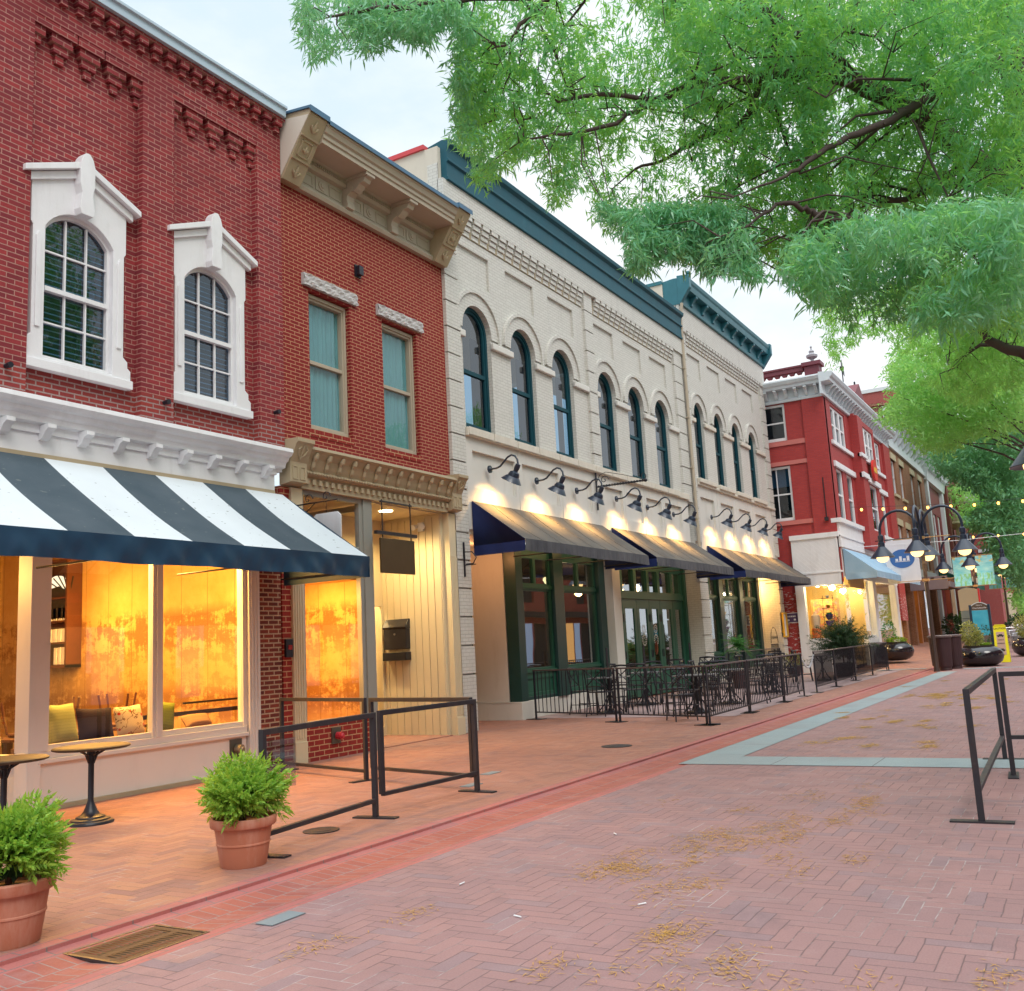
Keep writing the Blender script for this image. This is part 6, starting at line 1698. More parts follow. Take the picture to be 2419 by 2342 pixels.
# ---------------------------------------------------------------- patio railing, tables, chairs
def railing(lab, a, b, h=1.10, n=None, screen=False, feet=(1, 1)):
    a, b = Vector((a[0], a[1], zg(a[0], a[1]) + .021)), Vector((b[0], b[1], zg(b[0], b[1]) + .021))
    L_ = (Vector((b.x - a.x, b.y - a.y, 0))).length; an = math.atan2(b.y - a.y, b.x - a.x)
    t = thing('patio_railing', lab, 'railing', a, an, 'black railing panels round the patio')
    m = MB(); m.bar((0, 0, h - .02), (L_, 0, h - .02), .05, .03); part('top_rail', m, M['railtop'], t, bev=.004)
    m = MB(); m.bar((0, 0, .16), (L_, 0, .16), .035, .025); part('bottom_rail', m, M['iron'], t)
    m = MB(); k = n or int(L_ / .135)
    for i in range(1, k): m.bar((L_ * i / k, 0, .17), (L_ * i / k, 0, h - .03), .014)
    part('grille', m, M['iron'], t)
    for x, f in ((0.02, feet[0]), (L_ - .02, feet[1])):
        m = MB(); m.bar((x, 0, .0), (x, 0, h - .03), .034); q = part('post', m, M['iron'], t)
        if f: m = MB(); m.box(x - .20, x + .20, -.14, .14, .0, .012); part('foot_plate', m, M['ironworn'], q)
    if screen:
        m = MB(); m.grid(lambda u, v: (.04 + (L_ - .08) * u, .035 + .008 * math.sin(u * 30 + v * 4), .2 + (h - .28) * v), 24, 4); part('mesh_screen', m, M['screen'], t, True)
    return t
M['railtop'] = paint('worn rail top', (.10, .075, .08), .35, .3, 8, .1, metal=.3, obj=True)
def screenmat():
    t = MT('black mesh screen')
    d = t('BsdfDiffuse', {'Color': (.022, .016, .016, 1)}); g = t('BsdfTransparent')
    mx = t('MixShader', {0: .30, 1: d.outputs[0], 2: g.outputs[0]}); t.t.links.new(mx.outputs[0], t.out.inputs[0]); return t.m
M['screen'] = screenmat()
railing('railing panel running out from the green shop window', (19.45, 11.0), (18.55, 8.58))
railing('railing panel reaching the patio corner nearest the street', (18.53, 8.52), (17.68, 6.34), feet=(0, 1))
railing('front railing panel starting at the patio corner', (17.72, 6.32), (20.45, 6.40))
railing('front railing panel in the middle of the patio side', (20.5, 6.40), (23.5, 6.50))
railing('front railing panel ending at the chained gap', (23.55, 6.50), (25.6, 6.54))
railing('screened railing panel just past the chained gap', (26.95, 6.55), (29.6, 6.62), screen=True)
railing('second screened railing panel past the chained gap', (29.65, 6.62), (33.0, 6.75), screen=True)
railing('third screened railing panel, in front of the conifer', (33.05, 6.75), (36.4, 6.85), screen=True)
railing('last screened railing panel, by the bowl planter', (36.45, 6.85), (40.2, 6.95), screen=True)
railing('railing panel in the back by the menu doorway', (33.0, 10.9), (38.4, 10.6), n=40)
railing('railing panel closing the far end of the patio', (40.2, 7.0), (40.25, 8.3))
ch = thing('chain', 'pale chain drooping across the railing gap', 'chain', (25.62, 6.54, 1.02))
m = MB()
for i in range(30):
    u = i / 29; p = (1.3 * u, .01 * u, -.30 * 4 * u * (1 - u))
    m.sphere(p, .032, 6, (1.2, .6 + .5 * (i % 2), .8))
part('links', m, paint('galvanised chain', (.55, .57, .62), .35, .1, 9, .1, metal=.5), ch)

M['patio'] = herring('patio pavers', (.42, .30, .29), (.37, .26, .26), (.32, .25, .27), (.16, .12, .11), unit=.1, grime=.2)
structure('patio_floor', sheet(19.6, 40.2, 6.45, 11.3, .026, 8, 3), M['patio'])
# X backed chair
c0 = thing('patio_chair', 'x', 'chair', (0, 0, 0), 0, 'black metal cross back chairs on the patio')
m = MB(); m.prism([(-.20, -.20), (.20, -.20), (.215, .02), (.20, .20), (-.20, .20), (-.215, .02)], 'z', .46, .478); part('seat', m, M['iron'], c0, bev=.006)
for sx in (-1, 1):
    m = MB(); m.tube([(sx * .19, .19, .47), (sx * .195, .21, .25), (sx * .21, .235, 0)], .013, 6); part('leg', m, M['iron'], c0, True)
    m = MB(); m.tube([(sx * .19, -.19, .47), (sx * .195, -.22, .22), (sx * .21, -.26, 0)], .013, 6); part('leg', m, M['iron'], c0, True)
m = MB()
for sx in (-1, 1): m.tube([(sx * .19, -.19, .46), (sx * .20, -.225, .70), (sx * .205, -.265, .93)], .013, 6)
m.tube([(-.205, -.265, .93), (0, -.30, .945), (.205, -.265, .93)], .022, 6)
m.tube([(-.198, -.215, .58), (0, -.235, .585), (.198, -.215, .58)], .011, 6)
m.tube([(-.20, -.262, .91), (0, -.262, .74), (.198, -.215, .58)], .012, 6); m.tube([(.20, -.262, .91), (0, -.262, .74), (-.198, -.215, .58)], .012, 6)
part('backrest', m, M['iron'], c0, True)
m = MB()
for sx in (-1, 1): m.tube([(sx * .2, .217, .2), (sx * .2, -.225, .2)], .008, 6)
m.tube([(-.2, 0, .2), (.2, 0, .2)], .008, 6); part('stretcher', m, M['iron'], c0)
# square pedestal table with a parasol post
t0 = thing('patio_table', 'x', 'table', (0, 0, 0), 0, 'square black pedestal tables on the patio')
M['tabletop'] = paint('dark table top', (.13, .135, .15), .3, .15, 5, .05, spec=.6, obj=True)
m = MB(); m.box(-.40, .40, -.40, .40, .80, .825); part('table_top', m, M['tabletop'], t0, bev=.008)
m = MB(); m.tube([(0, 0, .05), (0, 0, .80)], .035, 10)
for k in range(4):
    a = PI / 4 + k * PI / 2; m.tube([(.03 * math.cos(a), .03 * math.sin(a), .42), (.16 * math.cos(a), .16 * math.sin(a), .2), (.34 * math.cos(a), .34 * math.sin(a), .015)], .014, 6)
    m.tube([(.03 * math.cos(a), .03 * math.sin(a), .55), (.25 * math.cos(a), .25 * math.sin(a), .79)], .012, 6)
part('pedestal', m, M['iron'], t0, True)
m = MB(); m.lathe([(.26, 0), (.26, .03), (.20, .05), (.06, .07), (.05, .12)], n=24); part('base', m, M['iron'], t0, True)
tabs = [(20.75, 9.75, .1, 'nearest the green shop window', 4), (20.5, 7.55, .0, 'nearest the patio corner', 3), (23.4, 9.95, .15, 'in front of the green double doors', 4), (23.2, 7.7, .05, 'in the middle behind the front railing', 3),
        (26.6, 9.9, -.1, 'left of the white quoined pier', 3), (27.6, 7.9, .1, 'beside the chained gap', 3), (31.6, 9.2, .0, 'below the fern by the black windows', 3), (33.6, 7.9, .2, 'behind the second screened panel', 2)]
sides = [(0, -.62, 0, 'street side'), (-.62, 0, -PI / 2, 'cafe side'), (.62, .0, PI / 2, 'far side'), (0, .62, PI, 'shop window side')]
first = [True, True]
for i, (x, y, rz, lab, n) in enumerate(tabs):
    t = t0 if first[0] else dup(t0)
    first[0] = False
    t.location = (x, y, .0 + .027); t.rotation_euler = (0, 0, rz); t['label'] = 'square black patio table ' + lab
    if i in (0, 2, 4):
        pp = thing('parasol_post', 'bare parasol post standing through the patio table ' + lab, 'post', (x, y, .02)); m = MB(); m.tube([(0, 0, .83), (0, 0, 1.5)], .028, 8); m.tube([(0, 0, .826), (0, 0, .85)], .05, 10); part('tube', m, M['ironworn'], pp)
    for k in range(n):
        dx, dy, a, sl_ = sides[(k + i) % 4]
        c, s = math.cos(rz), math.sin(rz)
        o = c0 if first[1] else dup(c0)
        first[1] = False
        j = random.uniform(-.25, .25)
        o.location = (x + dx * c - dy * s, y + dx * s + dy * c, .027); o.rotation_euler = (0, 0, rz + a + j); o.scale = (1.12, 1.12, 1.12)
        o['label'] = 'cross back chair, %s of the table %s' % (sl_, lab.replace('in front of the green double doors', 'at the green doors').replace('below the fern by the black windows', 'below the fern').replace('behind the second screened panel', 'behind the second screen').replace('in the middle behind the front railing', 'midway along the railing'))
for x, y, a, lab in ((18.75, 7.25, 2.3, 'black cross back chair alone just inside the patio corner'), (26.3, 7.2, 1.2, 'black cross back chair standing in the chained gap'), (35.4, 7.6, .4, 'black cross back chair behind the third screened panel'), (29.3, 10.2, 2.0, 'black cross back chair against the white quoined pier')):
    o = dup(c0, (x, y, .02), a, lab); o.scale = (1.08, 1.08, 1.08)

def pot(m, r, h): m.lathe([(0, 0), (r * .7, 0), (r, h * .9), (r * 1.05, h * .9), (r * 1.05, h), (r * .95, h), (r * .9, h * .9), (0, h * .88)], n=20)
def potplant(name, lab, loc, r, h, fn, mat):
    t = thing(name, lab, 'plant', loc)
    m = MB(); pot(m, r, h); part('pot', m, M['bin'], t, 40)
    m = MB(); fn(m); part('foliage', m, mat, t)
    m = MB(); m.tube([(0, 0, h * .8), (.02, .01, h + .5)], .02, 6); part('stem', m, M['wood'], t)
def conifer(m):
    for _ in range(230):
        a = random.uniform(0, 2 * PI); el = random.uniform(-.25, 1.1); L_ = random.uniform(.5, 1.1) * (1.2 - .3 * el)
        d = Vector((math.cos(a) * math.cos(el), math.sin(a) * math.cos(el), math.sin(el)))
        b = Vector((0, 0, random.uniform(.75, 1.5)))
        for q in range(14):
            p = b + d * L_ * (q / 13)
            for k in range(7):
                v = (d * .7 + Vector((random.gauss(0, .7), random.gauss(0, .7), random.gauss(.1, .6)))).normalized()
                sprig(m, p, v, .14, .017, .2, 1)
potplant('conifer_bush', 'dark spiky conifer behind the screened railing before the white corner shop', (36.2, 7.75, 0), .38, .5, conifer, M['shrub'])
def fern(m):
    for _ in range(46):
        a = random.uniform(0, 2 * PI); el = random.uniform(-.3, 1.2)
        d = Vector((math.cos(a) * math.cos(el), math.sin(a) * math.cos(el), math.sin(el))); L_ = random.uniform(.5, .95)
        for q in range(16):
            u = q / 15; p = Vector((0, 0, 1.35)) + d * L_ * u + Vector((0, 0, -.25 * u * u))
            sd = d.cross(Vector((0, 0, 1))).normalized()
            for s in (-1, 1): sprig(m, p, sd * s + d * .4 + Vector((0, 0, random.uniform(-.3, .3))), .16 * (1.1 - .7 * u), .016, .2, 1)
potplant('leafy_plant', 'tall fresh green fern like plant in front of the black shop windows', (30.1, 9.6, 0), .3, .55, fern, M['patiol'])
def clump(m): leafball(m, (0, 0, .62), .3, 260, .16, .03, .9)
potplant('leafy_plant', 'pale low plant beside the ochre doorway', (37.6, 9.9, 0), .28, .4, clump, M['leafy'])
potplant('leafy_plant', 'low green plant against the foot of the white quoined pier', (29.6, 10.35, 0), .22, .3, clump, M['patiol'])
gt = thing('garden_gate', 'low curly iron gate across the ochre doorway', 'gate', (38.72, 11.0, 0))
m = MB(); m.bar((0, 0, 1.25), (1.0, 0, 1.25), .03); m.bar((0, 0, .12), (1.0, 0, .12), .03)
for i in range(9): m.bar((i * .125, 0, .0 if i in (0, 8) else .12), (i * .125, 0, 1.25), .018)
part('frame', m, M['iron'], gt)
m = MB(); m.tube([(0, 0, 1.3)] + [(.5 - .5 * math.cos(PI * q / 12), 0, 1.3 + .62 * math.sin(PI * q / 12)) for q in range(1, 12)] + [(1, 0, 1.3)], .014, 6)
for k in range(4): m.tube([(.2 + k * .2 + .09 * (1 - q / 10) * math.cos(q * .8), 0, 1.5 + .09 * (1 - q / 10) * math.sin(q * .8)) for q in range(10)], .008, 5)
part('scrolls', m, M['iron'], gt)
mc = thing('menu_case', 'yellow framed menu case on the last white pier', 'sign', (40.05, F - .03, 1.5))
m = MB(); m.wall(rect(-.3, .3, 0, 1.0), [rect(-.24, .24, .06, .94)], -.12, .12); part('frame', m, paint('yellow case', (.6, .36, .05), .5, .1), mc)
m = MB(); m.box(-.24, .24, -.06, -.04, .06, .94); part('menu_sheet', m, M['white'], mc)

# stacked silver chairs up the street
s0 = thing('silver_chair', 'x', 'chair', (0, 0, 0), 0, 'silver aluminium cafe chairs')
M['alu'] = paint('aluminium', (.55, .55, .58), .3, .1, 4, .05, metal=.8, obj=True)
m = MB(); m.box(-.22, .22, -.2, .2, .44, .46); part('seat', m, M['alu'], s0)
m = MB()
for sx in (-1, 1): m.tube([(sx * .24, .22, 0), (sx * .24, .22, .62), (sx * .25, .1, .66), (sx * .25, -.2, .66), (sx * .23, -.28, .86)], .014, 6); m.tube([(sx * .23, -.22, 0), (sx * .23, -.24, .6)], .014, 6)
m.tube([(-.23, -.28, .86), (0, -.32, .88), (.23, -.28, .86)], .014, 6); part('frame', m, M['alu'], s0, True)
m = MB()
for k in range(6): m.bar((-.22, -.25 - .008 * k, .52 + k * .055), (.22, -.25 - .008 * k, .52 + k * .055), .012, .04)
part('back_slats', m, M['alu'], s0)
k = 0
for gx_, gy_, lab in ((53.0, 3.1, 'left of the two stacks'), (54.2, 2.3, 'right of the two stacks'), (57, 3.0, 'set behind the stacks')):
    for q in range(3):
        o = s0 if k == 0 else dup(s0); k += 1
        o.location = (gx_ + .05 * q, gy_ + .1 * q, zg(gx_, gy_) + .14 * q); o.rotation_euler = (0, 0, PI / 2 + .2 * q)
        o['label'] = 'silver slatted cafe chair, %s in the group %s' % (['lowest', 'middle', 'topmost'][q], lab)
railing('dark railing of the far cafe behind the silver chairs', (60, 4.6), (60.2, -1.5), n=30)
def shrubfn(m): leafball(m, (0, 0, 1.0), .55, 420, .2, .05, 1.3)
potplant('conifer_bush', 'pointed green bush left of two under the timber canopy', (66, 7.4, zg(66, 7.4)), .3, .5, shrubfn, M['shrub'])
potplant('conifer_bush', 'pointed green bush right of two under the timber canopy', (70, 7.2, zg(70, 7.2)), .3, .5, shrubfn, M['patiol'])
potplant('leafy_plant', 'dark shrub standing at the far cafe railing', (61.5, 3.6, zg(61, 3)), .4, .6, shrubfn, M['shrub'])
# ---------------------------------------------------------------- inside the cafe window
def fabric(name, col, pat=None):
    t = MT(name); p = t.pos(True); c = t.mix(t.noise(p, 5, 4), tuple(q * .85 for q in col), col)
    if pat:
        v = t('TexVoronoi', {'Vector': p, 'Scale': 11.}); r = t.m_('LESS_THAN', v.outputs[0], .23)
        c = t.mix(r, c, pat[0])
        n = t.noise(p, 7, 2); ln = t.m_('LESS_THAN', t.m_('ABSOLUTE', t.m_('SUBTRACT', n, .5)), .012)
        c = t.mix(ln, c, pat[1])
    else:
        x, y, z = t.sep(p); st = t.m_('LESS_THAN', t.m_('FRACT', t.m_('MULTIPLY', z, 26.)), .18); c = t.mix(t.m_('MULTIPLY', st, .25), c, tuple(q * .4 for q in col))
    return t.done(c, .85, 0., t.bump(t.noise(p, 120, 2), .2, .003), .15)
def cushion(lab, x, z, w, h, rot, mat, y=F + .30):
    m = MB(); n = 14
    def f(s):
        def g_(u, v):
            a, b = 2 * u - 1, 2 * v - 1
            e = (1 - a ** 4) * (1 - b ** 4)
            pin = 1 - .07 * (1 - abs(a)) * (abs(b) ** 2)
            return (a * w / 2 * (1 - .05 * (1 - b * b)), s * .075 * e ** .6, (b * pin * .5 + .5) * h)
        return g_
    m.grid(f(1), n, n); m.grid(f(-1), n, n)
    o = solo('cushion', m, mat, lab, 'cushion', 'cushions on the window seat', True, origin=(0, 0, 0)); o.location = (x, y, z); o.rotation_euler = rot
    return o
cushion('striped sage green square cushion on the window seat', 7.80, .72, .44, .52, (R(-14), 0, R(4)), fabric('sage stripe', (.36, .40, .17)))
cushion('dark purple cushion next to the sage one', 8.25, .72, .50, .44, (R(-18), R(3), R(-6)), fabric('plum cloth', (.025, .018, .035)), F + .28)
cushion('cream cushion with red blossom sprigs', 8.80, .72, .46, .42, (R(-14), R(-2), R(3)), fabric('blossom print', (.62, .52, .36), ((.45, .05, .03), (.18, .10, .05))))
cushion('plain olive cushion tipped on its corner behind the mullion', 9.30, .70, .46, .46, (R(-10), R(10), R(-3)), fabric('olive cloth', (.20, .25, .04)), F + .36)
cushion('cream cushion with big red flowers by the entry glass', 7.30, .72, .40, .40, (R(-12), 0, R(70)), fabric('red flower print', (.60, .55, .38), ((.55, .04, .03), (.10, .25, .04))), F + .95)
cushion('knitted tan cushion lying at the end of the seat', 10.0, .74, .50, .22, (R(-40), 0, R(2)), fabric('tan knit', (.42, .25, .12)), F + .35)
# chairs turned upside down on a table
k0 = thing('wooden_chair', 'x', 'chair', (0, 0, 0), 0, 'upturned wooden chairs in the cafe')
m = MB(); m.lathe([(0, .0), (.2, 0), (.21, .02), (.2, .04), (0, .04)], n=20); part('seat', m, M['wood'], k0)
for sx, sy in ((-1, -1), (1, -1), (-1, 1), (1, 1)):
    m = MB(); m.tube([(sx * .15, sy * .15, .03), (sx * .18, sy * .18, .25), (sx * .21, sy * .2, .46)], .016, 6); part('leg', m, M['wood'], k0, True)
m = MB(); m.tube([(.19 * math.cos(q * PI / 12), .19, -.42 * math.sin(q * PI / 12)) for q in range(13)], .014, 6); part('backrest', m, M['wood'], k0, True)
tb = thing('cafe_table', 'dark wooden cafe table carrying upturned chairs', 'table', (8.95, 12.55, .05)); m = MB(); m.box(-1.2, 1.0, -.35, .35, .70, .74); part('table_top', m, M['wood'], tb, bev=.005)
for x in (-1.0, .8): m = MB(); m.box(x - .04, x + .04, -.04, .04, 0, .70); part('leg', m, M['wood'], tb)
for i, (x, y, a, lab) in enumerate(((8.15, 12.5, .3, 'upturned wooden chair behind the sage cushion'), (8.75, 12.6, 1.1, 'upturned wooden chair behind the purple cushion'), (9.6, 12.5, 2.2, 'upturned wooden chair behind the right hand pane'))):
    o = k0 if i == 0 else dup(k0); o.location = (x, y, .80); o.rotation_euler = (0, 0, a); o['label'] = lab
o = dup(k0, (7.55, 13.2, .80), .7, 'upturned wooden chair seen through the entry glass')
# shelf of bags and the shade with black ribs
sf = thing('wall_shelf', 'dark wooden wall shelf of pale bags at the back of the cafe', 'shelf', (11.19, 16.0, 1.7))
m = MB(); m.box(-.30, 0, -.43, .43, 0, .05); m.box(-.30, 0, -.43, -.38, 0, 1.95); m.box(-.30, 0, .38, .43, 0, 1.95)
for z in (.42, .80, 1.22, 1.9): m.box(-.30, 0, -.38, .38, z, z + .03)
m.box(-.02, 0, -.38, .38, 0, 1.9); part('case', m, M['wood'], sf)
m = MB()
for z in (.45, .83):
    for q in range(5): m.box(-.25, -.05, -.34 + q * .14, -.235 + q * .14, z + .001, z + .24)
for q in range(3): m.box(-.25, -.05, -.30 + q * .11, -.22 + q * .11, .055, .36)
part('bags', m, M['white'], sf, bev=.01)
hd = thing('fan_shade', 'white fan shaped shade with black ribs above a dark panel in the cafe', 'lamp', (11.0, 16.0, 2.95))
m = MB(); m.prism([(.40 * math.cos(PI * q / 16), .40 * math.sin(PI * q / 16)) for q in range(17)], 'x', -.02, .02); part('shade', m, emit('lit fan', (1, .8, .5), 1.6), hd)
m = MB()
for q in range(6): m.tube([(-.03, -.38, .0), (-.03, -.2 + .4 * math.cos(PI * (q + 1) / 8), .2 + .22 * math.sin(PI * (q + 1) / 8))], .012, 5)
m.prism([(-.42, -.38), (.42, -.38), (.42, .03), (.2, .16), (-.1, .2), (-.3, .12), (-.42, .02)], 'x', -.06, -.03)
part('dark_panel', m, M['ink'], hd)
# inside the yellow shop
pt = thing('painting', 'framed landscape painting glowing in the yellow shop window', 'painting', (45.9, 9.3, 1.9))
def artm():
    t = MT('landscape daubs'); p = t.pos(True); n = t.noise(p, 4, 6, .7); return t.done(t.ramp(n, (.3, (.15, .30, .10)), (.45, (.70, .55, .15)), (.55, (.60, .16, .08)), (.7, (.45, .45, .55))), .6)
m = MB(); m.box(-.04, 0, -.62, .62, 0, 1.3); part('frame', m, paint('gilt frame', (.45, .25, .08), .5, .1), pt)
m = MB(); m.box(-.05, -.039, -.52, .52, .1, 1.2); part('canvas', m, artm(), pt); pt.rotation_euler = (0, 0, .5)
pt.location = (43.6, 9.9, 1.75)
sh_ = thing('display_rack', 'thin metal rack of coloured bowls in the corner shop window', 'rack', (41.15, 9.2, 1.37))
m = MB()
for y in (-.22, .22): m.tube([(0, y, 0), (0, y * .9, 1.75)], .012, 6)
for z in (.02, .45, .85, 1.2, 1.6): m.box(-.14, .14, -.23, .23, z, z + .02)
part('rack', m, M['iron'], sh_)
for z, c, r in ((.47, (.10, .05, .25), .17), (.74, (.05, .04, .16), .16), (.87, (.02, .22, .10), .12), (1.22, (.6, .3, .03), .09), (1.62, (.5, .5, .55), .08)):
    t = thing('bowl', {.47: 'violet bowl on the lowest shelf', .74: 'dark blue bowl above the violet bowl', .87: 'green vase on the rack', 1.22: 'orange jar on the rack', 1.62: 'grey pot on the rack top'}[z] + ' in the corner shop', 'bowl', (41.15, 9.2, 1.37 + z))
    m = MB(); m.lathe([(r * .4, 0), (r * .8, r * .7), (r, r * 1.4), (r * .92, r * 1.4), (r * .6, r * .6), (0, r * .3)], n=18); part('body', m, paint('glaze %.2f' % z, c, .25, .1), t, True)
mq = thing('mannequin', 'cream clothed mannequin torso in the corner shop window', 'mannequin', (41.2, 9.78, 1.37))
m = MB(); m.lathe([(.10, 0), (.17, .25), (.14, .45), (.20, .75), (.17, .95), (.06, 1.03), (.05, 1.1), (0, 1.12)], n=16); part('torso', m, paint('cream dress', (.65, .5, .35), .8), mq, True)
m = MB(); m.lathe([(.18, 0), (.19, .22), (.17, .42)], n=16); part('skirt', m, paint('orange skirt', (.6, .15, .04), .8), mq, True)
# ---------------------------------------------------------------- trees
CAMM = SC.camera.matrix_world.to_3x3()
FPX = 2292.53375
def ray_pt(px, py, d):
    """point d metres out from the viewpoint towards a spot of the picture (used to lay out limbs and leaf masses in space)"""
    v = CAMM @ Vector(((px - 1209.5) / FPX, -(py - 1171) / FPX, -1))
    return Vector((0, 0, 1.6)) + v.normalized() * d


def inpoly(pts, xs, ys):
    r = np.zeros(len(xs), bool); n = len(pts)
    for i in range(n):
        x0, y0 = pts[i]; x1, y1 = pts[(i + 1) % n]
        if y0 == y1: continue
        c = ((y0 > ys) != (y1 > ys)) & (xs < (x1 - x0) * (ys - y0) / (y1 - y0) + x0)
        r ^= c
    return r


def leaves_obj(name, cen, tw, rng, per, L_, w, spread, droop, mat, par, ax=None):
    """sprays of lance shaped leaves: cen (n,3) spray centres"""
    n = len(cen); N = n * per
    c = np.repeat(cen, per, 0)
    tdir = rng.normal(0, 1, (n, 3)); tdir[:, 2] = tdir[:, 2] * .35 - droop * .35
    tdir /= np.linalg.norm(tdir, axis=1)[:, None]
    T = np.repeat(tdir, per, 0)
    u = rng.random(N) - .5
    base = c + T * (u * spread)[:, None] + rng.normal(0, spread * .10, (N, 3))
    d = T * .55 + rng.normal(0, .55, (N, 3)); d[:, 2] -= droop * .55
    d /= np.linalg.norm(d, axis=1)[:, None]
    s = np.cross(d, rng.normal(0, 1, (N, 3))); s /= np.linalg.norm(s, axis=1)[:, None]
    nn = np.cross(d, s)
    l = L_ * rng.uniform(.6, 1.25, N)[:, None]; ww = w * rng.uniform(.7, 1.2, N)[:, None]
    v = np.empty((N, 4, 3))
    v[:, 0] = base; v[:, 1] = base + d * l * .45 + s * ww * .5 + nn * ww * .12
    v[:, 2] = base + d * l - np.array([0, 0, 1.]) * l * .12; v[:, 3] = base + d * l * .45 - s * ww * .5 + nn * ww * .12
    me = bpy.data.meshes.new(name)
    me.vertices.add(N * 4); me.vertices.foreach_set('co', v.reshape(-1).astype(np.float32))
    me.loops.add(N * 4); me.loops.foreach_set('vertex_index', np.arange(N * 4, dtype=np.int32))
    me.polygons.add(N); me.polygons.foreach_set('loop_start', np.arange(0, N * 4, 4, dtype=np.int32))
    me.update(); me.validate()
    me.materials.append(mat)
    o = bpy.data.objects.new(name, me); COL.objects.link(o)
    o.parent = par; o.location = -Vector(par.location)
    return o


from mathutils import noise as mnoise
def scatter(poly, d0, d1, n, rng, freq=.55, thr=-.15, edge=0):
    xs = [p[0] for p in poly]; ys = [p[1] for p in poly]
    out = []
    while len(out) < n:
        k = 4000
        x = rng.uniform(min(xs), max(xs), k); y = rng.uniform(min(ys), max(ys), k); d = rng.uniform(d0, d1, k)
        ok = inpoly(poly, x, y)
        for a, b, c in zip(x[ok], y[ok], d[ok]):
            p = ray_pt(a, b, c)
            if p.y > 9.2 and p.x < 41: continue
            q = mnoise.noise(p * freq) + .5 * mnoise.noise(p * freq * 2.3)
            if q < thr: continue
            out.append(p)
            if len(out) >= n: break
    return np.array([tuple(p) for p in out])


M['bark'] = paint('dark furrowed bark', (.075, .055, .05), .85, .4, 6, 1.0, fine=14)
M['leafA'] = leafmat('oak leaf shade', (.07, .32, .14), (.22, .63, .28), (.42, .84, .24), .6, .52, .36)
M['leafB'] = leafmat('oak leaf bright', (.09, .36, .09), (.25, .66, .17), (.50, .88, .18), .45, .58)
M['leafC'] = leafmat('oak leaf bluish', (.08, .35, .19), (.27, .67, .39), (.40, .78, .28), .7, .42, .33)
rng = np.random.default_rng(3)
TR = thing('oak_tree', 'big spreading tree whose leafy boughs overhang the street from the right', 'tree', (15.2, -1.35, 0), world=True)
limbs = []
def limb(pts, r0, r1):
    """pts: (px,py,distance)"""
    P = [ray_pt(p[0], p[1], p[2] * .955) if len(p) == 3 else Vector(p[0]) for p in pts]
    # smooth
    Q = []
    for i in range(len(P) - 1):
        a, b, c, d = P[max(0, i - 1)], P[i], P[i + 1], P[min(len(P) - 1, i + 2)]
        for k in range(4):
            t = k / 4
            q = .5 * ((2 * b) + (c - a) * t + (2 * a - 5 * b + 4 * c - d) * t * t + (3 * b - a - 3 * c + d) * t ** 3)
            Q.append(q + Vector((random.gauss(0, .012), random.gauss(0, .012), random.gauss(0, .012))))
    Q.append(P[-1]); n = len(Q)
    limbs.append((Q, [r0 + (r1 - r0) * i / (n - 1) for i in range(n)]))
limb([((15.2, -1.35, -.1),), ((15.15, -1.32, 2.5),), ((15.0, -1.2, 5.2),), (2440, 420, 15.5), (2405, 250, 15.6), (2385, 60, 15.9), (2340, -200, 16.5), (2250, -500, 17)], .30, .08)
limb([((15.0, -1.2, 5.4),), (2419, 470, 14.6), (2306, 379, 14.0), (2178, 275, 13.6), (2002, 180, 13.2), (1841, 57, 13.1), (1732, 0, 13.2), (1500, -120, 13.6)], .15, .06)
limb([(2040, 200, 13.3), (1955, 178, 13.0), (1870, 178, 12.7), (1794, 190, 12.5), (1680, 195, 12.4), (1562, 232, 12.3), (1500, 265, 12.2), (1401, 305, 12.0), (1280, 323, 11.9), (1226, 337, 11.9)], .075, .006)
limb([(2400, 130, 15.7), (2344, 156, 14.6), (2240, 209, 13.6), (2145, 261, 12.8), (2055, 303, 12.3), (1950, 351, 11.8), (1889, 398, 11.5), (1818, 434, 11.2), (1720, 470, 11.0)], .075, .005)
limb([((15.0, -1.2, 5.0),), (2380, 600, 13.6), (2250, 575, 12.8), (2150, 560, 12.3), (2002, 526, 11.8), (1941, 512, 11.6), (1903, 493, 11.5), (1851, 479, 11.4), (1785, 521, 11.2), (1700, 560, 11.0)], .08, .006)
limb([((15.1, -1.3, 4.2),), (2460, 850, 15.4), (2419, 834, 15.5), (2353, 815, 15.8), (2315, 777, 16.0), (2254, 739, 16.2), (2202, 692, 16.3), (2130, 620, 16.4), (2060, 590, 16.3)], .10, .008)
limb([(1841, 57, 13.1), (1761, 280, 12.8), (1656, 327, 12.6), (1595, 365, 12.5), (1500, 400, 12.4)], .045, .015)
limb([(1732, 0, 13.2), (1500, -30, 12.8), (1300, -10, 12.4), (1064, 4, 12.2), (889, 22, 12.1), (780, 40, 12.0)], .05, .012)
limb([(2380, 20, 15.9), (2250, -20, 15.2), (2100, 40, 14.6), (1950, 80, 14.3), (1800, 110, 14.2)], .07, .02)
limb([(1300, -10, 12.4), (1230, 60, 12.2), (1190, 110, 12.0), (1160, 100, 11.9)], .03, .008)
limb([(1562, 232, 12.3), (1380, 225, 12.2), (1330, 240, 12.1), (1290, 215, 12.1)], .03, .008)
limb([(2306, 379, 14), (2200, 440, 13.5), (2140, 470, 13.3), (2090, 470, 13.2)], .06, .02)
NMAIN = len(limbs)
